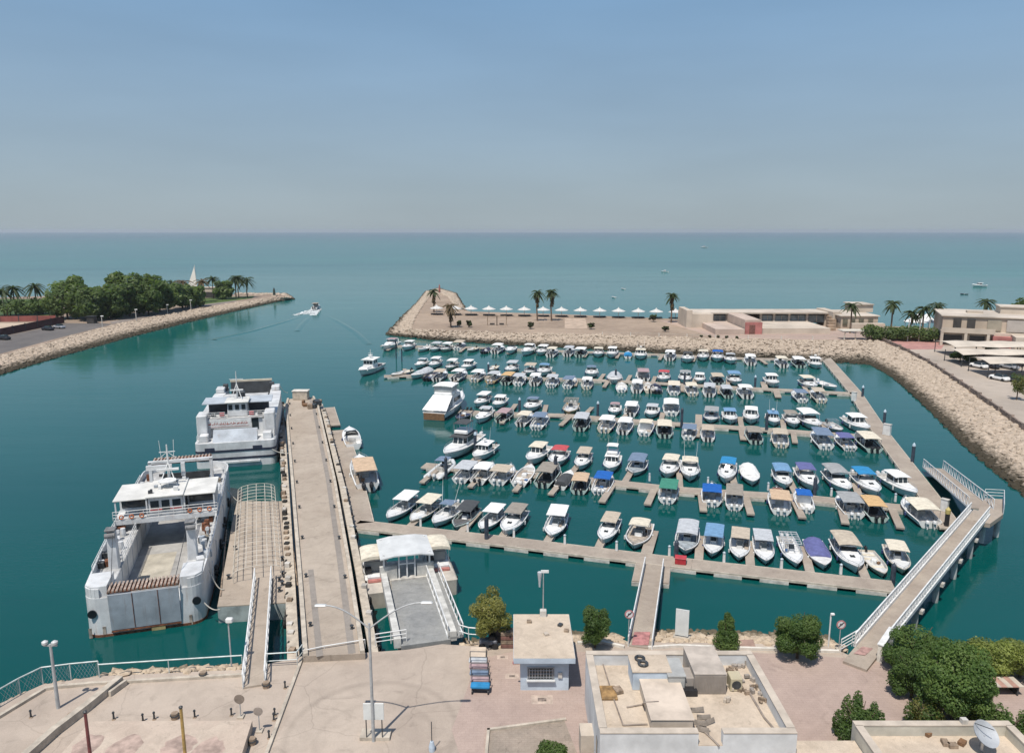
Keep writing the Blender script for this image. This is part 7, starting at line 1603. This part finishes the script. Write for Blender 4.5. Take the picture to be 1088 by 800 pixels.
# ---- boats out on the open water
def far_boat(px, py, s_, lab, typ='cud'):
    o = dup(proto(typ)); p = G(px, py, 0); o.location = p; o.rotation_euler = (0, 0, s_[1]); o.scale = (s_[0],)*3; tag(o, lab, 'boat'); 
    return o
spd = dup(proto('cudb')); p = G(336, 329, 0); wd = (G(339, 327.5, 0)-G(325, 334, 0)).normalized(); spd.location = p+V(0, 0, .3); spd.rotation_euler = (0, 0, heading(wd)); spd.scale = (1.15, 1.15, 1.15); tag(spd, 'white speedboat throwing a foaming wake in the channel', 'boat')
foam = mat('foam', (.66, .70, .70), .9, .25, 1.2)
rn = random.Random(12); m = MB()
sdn = V(wd.y, -wd.x, 0)
for k in range(1500):
    u = rn.random()**1.5; w = .8+u*4.2; c = p-wd*(u*26-3)+sdn*rn.choice((-1, 1))*w*rn.uniform(.45, 1.05) if rn.random() < .75 else p-wd*(3+u*16)+sdn*rn.uniform(-1.2, 1.2); r = rn.uniform(.35, 1.0)*(1.15-u*.8); c.z = .02; m.rock(c, r, rn, .22)
kind(m.build('wake_foam', foam), 'stuff')
for pts in ([(326, 334), (300, 343), (268, 352), (228, 361)], [(345, 334), (362, 343), (378, 353), (392, 366)], [(330, 336), (322, 344), (316, 352)]):     # long low wake ridges
    L_ = resample([G(x, y, 0) for x, y in pts], 4); m = MB(); rows = []
    for i, q in enumerate(L_):
        dd = (L_[min(i+1, len(L_)-1)]-L_[max(0, i-1)]).normalized(); nn = V(-dd.y, dd.x, 0); hh = .20*math.sin(math.pi*min(1, .12+.88*(1-i/len(L_)))); rows.append([q-nn*1.5+V(0, 0, -.02), q-nn*.5+V(0, 0, hh*.8), q+nn*.3+V(0, 0, hh), q+nn*1.2+V(0, 0, -.02)])
    m.strip(rows); kind(m.build('wake_ripple', bpy.data.materials['sea_water'], smooth=True), 'structure')
far_boat(706, 289.5, (.75, 1.2), 'small white boat far out on the open sea above the palm', 'cab')
far_boat(748, 263.5, (1.6, 1.5), 'tiny white boat farthest out near the horizon', 'cab')
far_boat(1040, 305, (1.05, 1.5), 'white boat on the open sea above the clubhouse', 'cab')
far_boat(1024, 313, (.55, 1.0), 'tiny dark dinghy left of the white boat beyond the clubhouse', 'opend')
far_boat(662, 307.5, (.6, .4), 'white boat skimming beyond the parasols, farther of two', 'openw')
far_boat(652, 316.5, (.6, .4), 'white boat skimming beyond the parasols, nearer of two', 'openw')

# ================================================================== VEGETATION
def leaves(name, mats, parent, clumps, n, size, rn, flat=.0, shell=.45, seedless=True):
    m = MB(); vols = [c[3]*c[4]*c[5] for c in clumps]; tot = sum(v**(2/3) for v in vols)
    for ci, ((cx, cyy, cz, rx, ry, rz), v) in enumerate(zip(clumps, vols)):
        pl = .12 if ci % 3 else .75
        for _ in range(int(n*v**(2/3)/tot)):
            th = rn.uniform(0, 6.283); cp = rn.uniform(-1, 1); sp_ = math.sqrt(1-cp*cp); nr = V(sp_*math.cos(th), sp_*math.sin(th), cp)
            r = 1-shell*rn.random()**1.6
            if rn.random() < .06: r *= 1.12
            c = V(cx+nr.x*rx*r, cyy+nr.y*ry*r, cz+nr.z*rz*r)
            nn = (nr+V(rn.uniform(-.9, .9), rn.uniform(-.9, .9), rn.uniform(-.5, 1.0))).normalized(); u = nn.orthogonal().normalized(); w = nn.cross(u); a = rn.uniform(0, 6.28); u, w = u*math.cos(a)+w*math.sin(a), w*math.cos(a)-u*math.sin(a)
            s_ = size*rn.uniform(.6, 1.4); m.m = 0 if rn.random() > pl+.25*max(0, nr.z) else 1  # upward sides lean to the second tone: lit tops put into green crowns' colour
            m.add([c-u*s_, c+w*s_*.5, c+u*s_, c-w*s_*.5], [(0, 1, 2, 3)])
    return m.build(name, mats, parent)
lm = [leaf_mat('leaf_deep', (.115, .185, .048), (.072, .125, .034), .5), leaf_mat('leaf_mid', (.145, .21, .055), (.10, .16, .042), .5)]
lmf = [leaf_mat('leaf_far', (.12, .18, .058), (.075, .115, .04), .12), leaf_mat('leaf_far_light', (.165, .22, .07), (.115, .165, .052), .12)]
ly = [leaf_mat('leaf_yellow', (.33, .31, .09), (.22, .22, .065), .5), leaf_mat('leaf_olive', (.25, .24, .075), (.16, .16, .05), .5)]
lb2 = [leaf_mat('leaf_lime', (.30, .34, .09), (.19, .23, .06), .8), leaf_mat('leaf_lime_dark', (.24, .27, .075), (.15, .18, .05), .8)]
bark = mat('bark', (.12, .085, .06), .9, .3, 3)
def limbs(t, h, rn, n=5, sp=1.0, r=.14, name='trunk'):
    m = MB(); m.tube((0, 0, -.2), (rn.uniform(-.1, .1), 0, h*.45), r, 8, r*.7)
    for k in range(n):
        a = k*6.283/n+rn.uniform(-.4, .4); m.tube((0, 0, h*rn.uniform(.2, .45)), (sp*math.cos(a), sp*math.sin(a), h*rn.uniform(.6, .85)), r*.55, 6, r*.15)
    return m.build(name, bark, t)
def bushy(label, px, pyb, pyt, wpx, mats, shape='oval', n=5200, leaf=.13, seed=1, name='shore_tree', cat='tree', group=None, depth=1.0, z0=QZ):
    rn = random.Random(seed); b = G(px, pyb, z0); h = ZAT(px, pyt, b.y)-z0; dist = (b-V(0, 0, CAM_H)).length; w = wpx/FOC*dist
    t = thing(name, label, cat, b, 0, group); limbs(t, h, rn, 5, w*.28, max(.07, w*.035))
    cl = []
    if shape == 'oval':
        cl.append((0, 0, h*.50, w*.33, w*.33*depth, h*.38))
        for k in range(19): a = k*2.399+rn.uniform(-.5, .5); f = rn.uniform(.10, .88); rr = w*.34*math.sin(math.pi*min(1, .15+f*.8))**.6; q = rn.uniform(.12, .2); cl.append((rr*math.cos(a), rr*math.sin(a)*depth, h*(.10+f*.8), w*q, w*q, h*q*.8))
    elif shape == 'cone':
        for k in range(5): f = k/4; cl.append((rn.uniform(-.05, .05)*w, 0, h*(.16+f*.68), w*(.46-.34*f), w*(.46-.34*f)*depth, h*(.20-.04*f)))
        for k in range(12): a = rn.uniform(0, 6.28); f = rn.random(); rr = w*(.40-.32*f); cl.append((rr*math.cos(a), rr*math.sin(a), h*(.1+f*.78), w*.11, w*.11, h*.10))
    elif shape == 'loose':
        for k in range(16): a = rn.uniform(0, 6.28); f = rn.random(); rr = w*.40*rn.random()**.5; cl.append((rr*math.cos(a), rr*math.sin(a), h*(.32+f*.56), w*.15, w*.15, h*.12))
        cl.append((0, 0, h*.58, w*.3, w*.3, h*.3))
    elif shape == 'spiky':
        for k in range(15): a = rn.uniform(0, 6.28); rr = w*.42*rn.random()**.6; hh = h*rn.uniform(.55, 1.0); cl.append((rr*math.cos(a), rr*math.sin(a)*depth, hh*.5, w*.10, w*.10, hh*.5))
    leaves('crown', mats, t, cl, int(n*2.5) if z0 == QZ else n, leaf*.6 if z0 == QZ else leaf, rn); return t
bushy('loose yellowish green tree at the water edge left of the kiosk', 521, 686, 629, 46, ly, 'loose', 3600, .15, 1)
bushy('narrow dark green shrub tree on the promenade between kiosk and central gangway', 632, 688, 641, 33, lm, 'oval', 4200, .12, 2)
bushy('small conical dark green tree right of the tall white banner board', 771, 688, 650, 28, lm, 'cone', 3600, .12, 3)
bushy('dense rounded dark green tree midway between the bridges', 847, 699, 647, 47, lm, 'oval', 6500, .13, 4)
bushy('tall dark green tree against the footbridge end', 970, 715, 658, 52, lm, 'oval', 5500, .15, 5)
bushy('rounded dark green tree at the left front of the tree cluster', 968, 741, 688, 42, lm, 'oval', 5500, .14, 6)
bushy('largest dark green tree at the centre of the cluster by the footbridge', 1012, 764, 680, 66, lm, 'oval', 8500, .16, 7)
bushy('dark green tree at the right side of the cluster', 1034, 758, 705, 36, lm, 'cone', 3600, .15, 8)
bushy('dark green sapling rising behind the largest tree of the cluster', 996, 728, 672, 38, lm, 'oval', 3800, .15, 18)
bushy('spiky green bush at the left corner of the annex building', 911, 790, 744, 50, lm, 'spiky', 4600, .14, 9, 'spiky_bush', 'bush')
bushy('sparse spiky bush behind the annex parapet at centre', 982, 772, 743, 40, [lm[0], ly[1]], 'spiky', 1700, .13, 10, 'spiky_bush', 'bush')
bushy('spiky green bush behind the annex parapet at the right edge', 1070, 790, 748, 46, lm, 'spiky', 3400, .14, 11, 'spiky_bush', 'bush')
bushy('yellow green rounded bush on the shore right of the tree cluster', 1043, 714, 675, 50, lb2, 'oval', 4200, .15, 12, 'round_bush', 'bush')
bushy('yellow green rounded bush cut by the right edge', 1084, 720, 677, 44, lb2, 'oval', 4200, .15, 13, 'round_bush', 'bush')
bushy('small round green bush at the bottom edge left of the harbour building', 586, 812, 786, 34, lm, 'oval', 2800, .11, 14, 'round_bush', 'bush')
bushy('small dry plant at the far corner of the pavement', 640, 812, 796, 16, ly, 'loose', 500, .1, 15, 'small_plant', 'bush')
# palms
palmleaf = leaf_mat('palm_frond', (.065, .095, .035), (.04, .06, .022), .3); dryf = leaf_mat('dry_frond', (.17, .12, .065), (.10, .07, .04), .4)
def palm(label, px, pyb, pyt, z0, seed=1, skirt=False, crown=2.6, dry=False, n=26, group=None):
    rn = random.Random(seed); b = G(px, pyb, z0); h = max(4, ZAT(px, pyt, b.y)-z0-crown*.35); t = thing('palm_tree', label, 'palm', b, 0, group)
    MB().tube((0, 0, -.3), (rn.uniform(-.3, .3), 0, h*.5), .30, 7, .24).tube((0, 0, h*.48), (0, 0, h), .24, 7, .22).build('trunk', mat('palm_bark', (.17, .12, .085), .9, .25, 1.5), t)
    m = MB()
    for k in range(n):
        a = k*2.399+rn.uniform(-.2, .2); el = rn.uniform(-.5, 1.2); pr = V(0, 0, h)
        dx, dy = math.cos(a), math.sin(a); L_ = crown*rn.uniform(.85, 1.15); prev = None
        for i in range(6):
            f = i/5; r = L_*f*math.cos(el*(1-f*.4)); z = h+L_*(math.sin(el)*f-.75*f*f); w = .38*math.sin(math.pi*min(1, f*.9+.1))+.04
            c = V(dx*r, dy*r, z); s_ = V(-dy, dx, 0)*w; cur = (c-s_+V(0, 0, -.25*w), c+V(0, 0, .1), c+s_+V(0, 0, -.25*w))
            if prev: m.add([*prev, *cur], [(0, 1, 4, 3), (1, 2, 5, 4)])
            prev = cur
    m.build('crown', [dryf if dry else palmleaf], t)
    if skirt:
        m = MB()
        for k in range(60): a = rn.uniform(0, 6.28); r = rn.uniform(.3, 1.0); z = h-rn.uniform(.2, 4.0); m.add([(math.cos(a)*.2, math.sin(a)*.2, z), (math.cos(a+.35)*r, math.sin(a+.35)*r, z-1.2), (math.cos(a)*r*.9, math.sin(a)*r*.9, z-1.7), (math.cos(a-.35)*r, math.sin(a-.35)*r, z-1.2)], [(0, 1, 2, 3)])
        m.build('frond_skirt', dryf, t)
for i, (px, pb, pt, sk, lab) in enumerate(((461, 332, 307, 1, 'tall palm at the tip of the spit'), (571, 341, 308, 1, 'left of two tall palms behind the parasols'), (586, 341, 307, 1, 'right of two tall palms behind the parasols'), (713, 343, 311, 1, 'lone tall palm near the pavilion left end'),
        (903, 354, 321, 0, 'palm rising behind the stepped villa'), (946, 356, 319, 0, 'tall palm right of the stepped villa'), (967, 356, 329, 0, 'short palm left of the white tents'), (979, 358, 324, 0, 'palm in front of the white tents'), (993, 356, 321, 0, 'palm left of the clubhouse'), (1044, 356, 317, 0, 'palm rising behind the clubhouse roof'))):
    palm(lab, px, pb, pt, SZ, 30+i, bool(sk), 3.3 if not sk else 2.8, False)
palm('dark ragged palm on the spit right of the tip', 479, 348, 322, SZ, 44, True, 3.0, True)
for i, (px, pb, pt, lab) in enumerate(((5, 336, 305, 'leftmost palm on the peninsula lawn'), (17, 335, 302, 'second palm from left on the peninsula lawn'), (40, 334, 300, 'third palm from left on the peninsula lawn'), (216, 321, 296, 'brownish palm left of the monument hut'), (227, 317.5, 293, 'palm right of the monument hut'), (251, 316.5, 293, 'left palm of the group at the peninsula tip'), (254, 317, 292, 'middle palm of the group at the peninsula tip'), (263, 316.5, 294, 'right palm of the group at the peninsula tip'), (196, 324, 297, 'brownish palm among the peninsula trees'), (185, 322, 297, 'palm behind the peninsula trees near the sail'))):
    palm(lab, px, pb, pt, PZ, 60+i, False, 4.6, i in (3, 8), 30)
# trees on the left peninsula
def bigtree(label, px, pb, pt, wpx, seed, n=4200, z0=PZ, leaf=.75, mats=None):
    rn = random.Random(seed); b = G(px, pb, z0); h = ZAT(px, pt, b.y)-z0; dist = (b-V(0, 0, CAM_H)).length; w = wpx/FOC*dist
    t = thing('broadleaf_tree', label, 'tree', b); limbs(t, h, rn, 6, w*.3, .4)
    cl = [(0, 0, h*.50, w*.36, w*.36, h*.40)]
    for k in range(18): a = rn.uniform(0, 6.28); f = rn.random(); rr = w*.36*math.sin(math.pi*(.12+.72*f))**.7; cl.append((rr*math.cos(a), rr*math.sin(a), h*(.16+f*.72), w*.16, w*.16, h*.13))
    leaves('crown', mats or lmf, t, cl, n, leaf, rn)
for i, (px, pb, pt, w, lab) in enumerate(((72, 339, 293, 44, 'big dark leafy tree nearest the peninsula lawn'), (94, 341, 302, 34, 'dark tree right of the big leafy tree'), (118, 339, 303, 34, 'mid height tree between the two tallest peninsula trees'), (138, 336, 288, 44, 'tallest leafy tree in the middle of the peninsula'), (158, 334, 291, 40, 'broad leafy tree right of the tallest peninsula tree'), (178, 331, 298, 32, 'rounded tree left of the sail monument'), (194, 328, 300, 26, 'small tree just below the sail monument'), (208, 326, 304, 24, 'low tree in front of the monument hut'), (238, 318, 298, 20, 'dark round tree between monument hut and tip palms'), (104, 336, 305, 30, 'tree behind the dark booth'), (148, 334, 300, 34, 'leafy tree filling the middle of the grove'), (170, 331, 303, 28, 'low leafy tree at the edge of the grove'))):
    bigtree(lab, px, pb, pt, w, 80+i, int(2200+w*55))
for i, (px, pb, pt, w, lab) in enumerate(((8, 336, 318, 34, 'low dark shrub at the left edge of the peninsula'), (30, 335, 318, 26, 'low dark shrub below the third peninsula palm'), (46, 334, 315, 20, 'low shrub left of the big leafy tree'))):
    bigtree(lab, px, pb, pt, w, 110+i, 1200, leaf=.5)
bigtree('dark tree behind the clubhouse at the right edge', 1086, 358, 317, 26, 120, 2200, SZ, .6)
# hedge on the coast, row of shrubs
rn = random.Random(5); b0 = P3(925, 362.5); b1 = P3(996, 364); o0 = b0.copy(); t = thing('hedge', 'long clipped green hedge left of the clubhouse', 'hedge', o0); cl = []
for k in range(26): f = k/25; p = b0.lerp(b1, f)-o0; cl.append((p.x, p.y+rn.uniform(1.0, 3.5), 2.0+rn.uniform(-.2, .8), 2.0, 1.8, 1.9))
leaves('foliage', lmf, t, cl, 5200, .35, rn); m = MB(); m.beam(V(0, 2.2, .5), b1-o0+V(0, 2.2, .5), .4, 1.0); m.build('stem', bark, t)
for i, (px, pb, pt, w, lab) in enumerate(((1020, 384, 373, 18, 'dark planting clump at the left end of the car shades'), (1030, 386, 377, 12, 'smaller planting clump beside the car shades'), (1052, 375, 368, 14, 'dark shrub between clubhouse and car shades'), (564, 349.5, 342, 8, 'small brown shrub on the spit sand, left'), (628, 350, 343, 8, 'small brown shrub on the spit sand, middle'), (707, 352.5, 346, 8, 'small brown shrub on the spit sand, right'), (694, 342, 334, 9, 'dark shrub under the parasol near the lone palm'), (498, 348, 340, 7, 'small dark shrub on the spit right of the ragged palm'), (488, 348, 340, 5, 'tiny dark shrub beside the ragged palm'))):
    bushy(lab, px, pb, pt, w, lmf if i < 3 else [leaf_mat('shrub_brown', (.07, .06, .035), (.04, .035, .022), .4), lmf[0]], 'loose', 700, .35, 130+i, 'shrub', 'shrub', z0=SZ)
bushy('small street tree in a square pit near the brown wall at right', 1080, 425, 396, 15, [ly[1], lmf[0]], 'loose', 700, .25, 150, 'street_tree', 'tree', z0=SZ)
bushy('small yellow green plant at the corner of the lower wing', 916, 742+60, 775, 10, ly, 'loose', 200, .1, 151, 'small_plant', 'bush')
for k, (px, py) in enumerate(((745, 358.5), (754, 358.8), (763, 359), (772, 359.4), (783, 360))):
    bushy('tiny dark shrub in the row below the pavilion terrace', px, py, py-3.2, 3.4, [leaf_mat('shrub_brown', (.07, .06, .035), (.04, .035, .022)), lmf[0]], 'oval', 90, .3, 160+k, 'shrub', 'shrub', 'shrubs below the pavilion', z0=SZ)
# ================================================================== HAZE
hz = bpy.data.materials.new('haze'); hz.use_nodes = True; n = hz.node_tree.nodes; n.remove(n['Principled BSDF'])
pv = n.new('ShaderNodeVolumePrincipled'); pv.inputs['Color'].default_value = (.86, .92, 1.0, 1); pv.inputs['Density'].default_value = HAZE_D; pv.inputs['Anisotropy'].default_value = 0.2; pv.inputs['Density Attribute'].default_value = ''
hz.node_tree.links.new(pv.outputs[0], n['Material Output'].inputs['Volume'])
m = MB(); m.box((0, 6750, 22), (27900, 14300, 46)); o = m.build('haze', hz); kind(o, 'stuff')
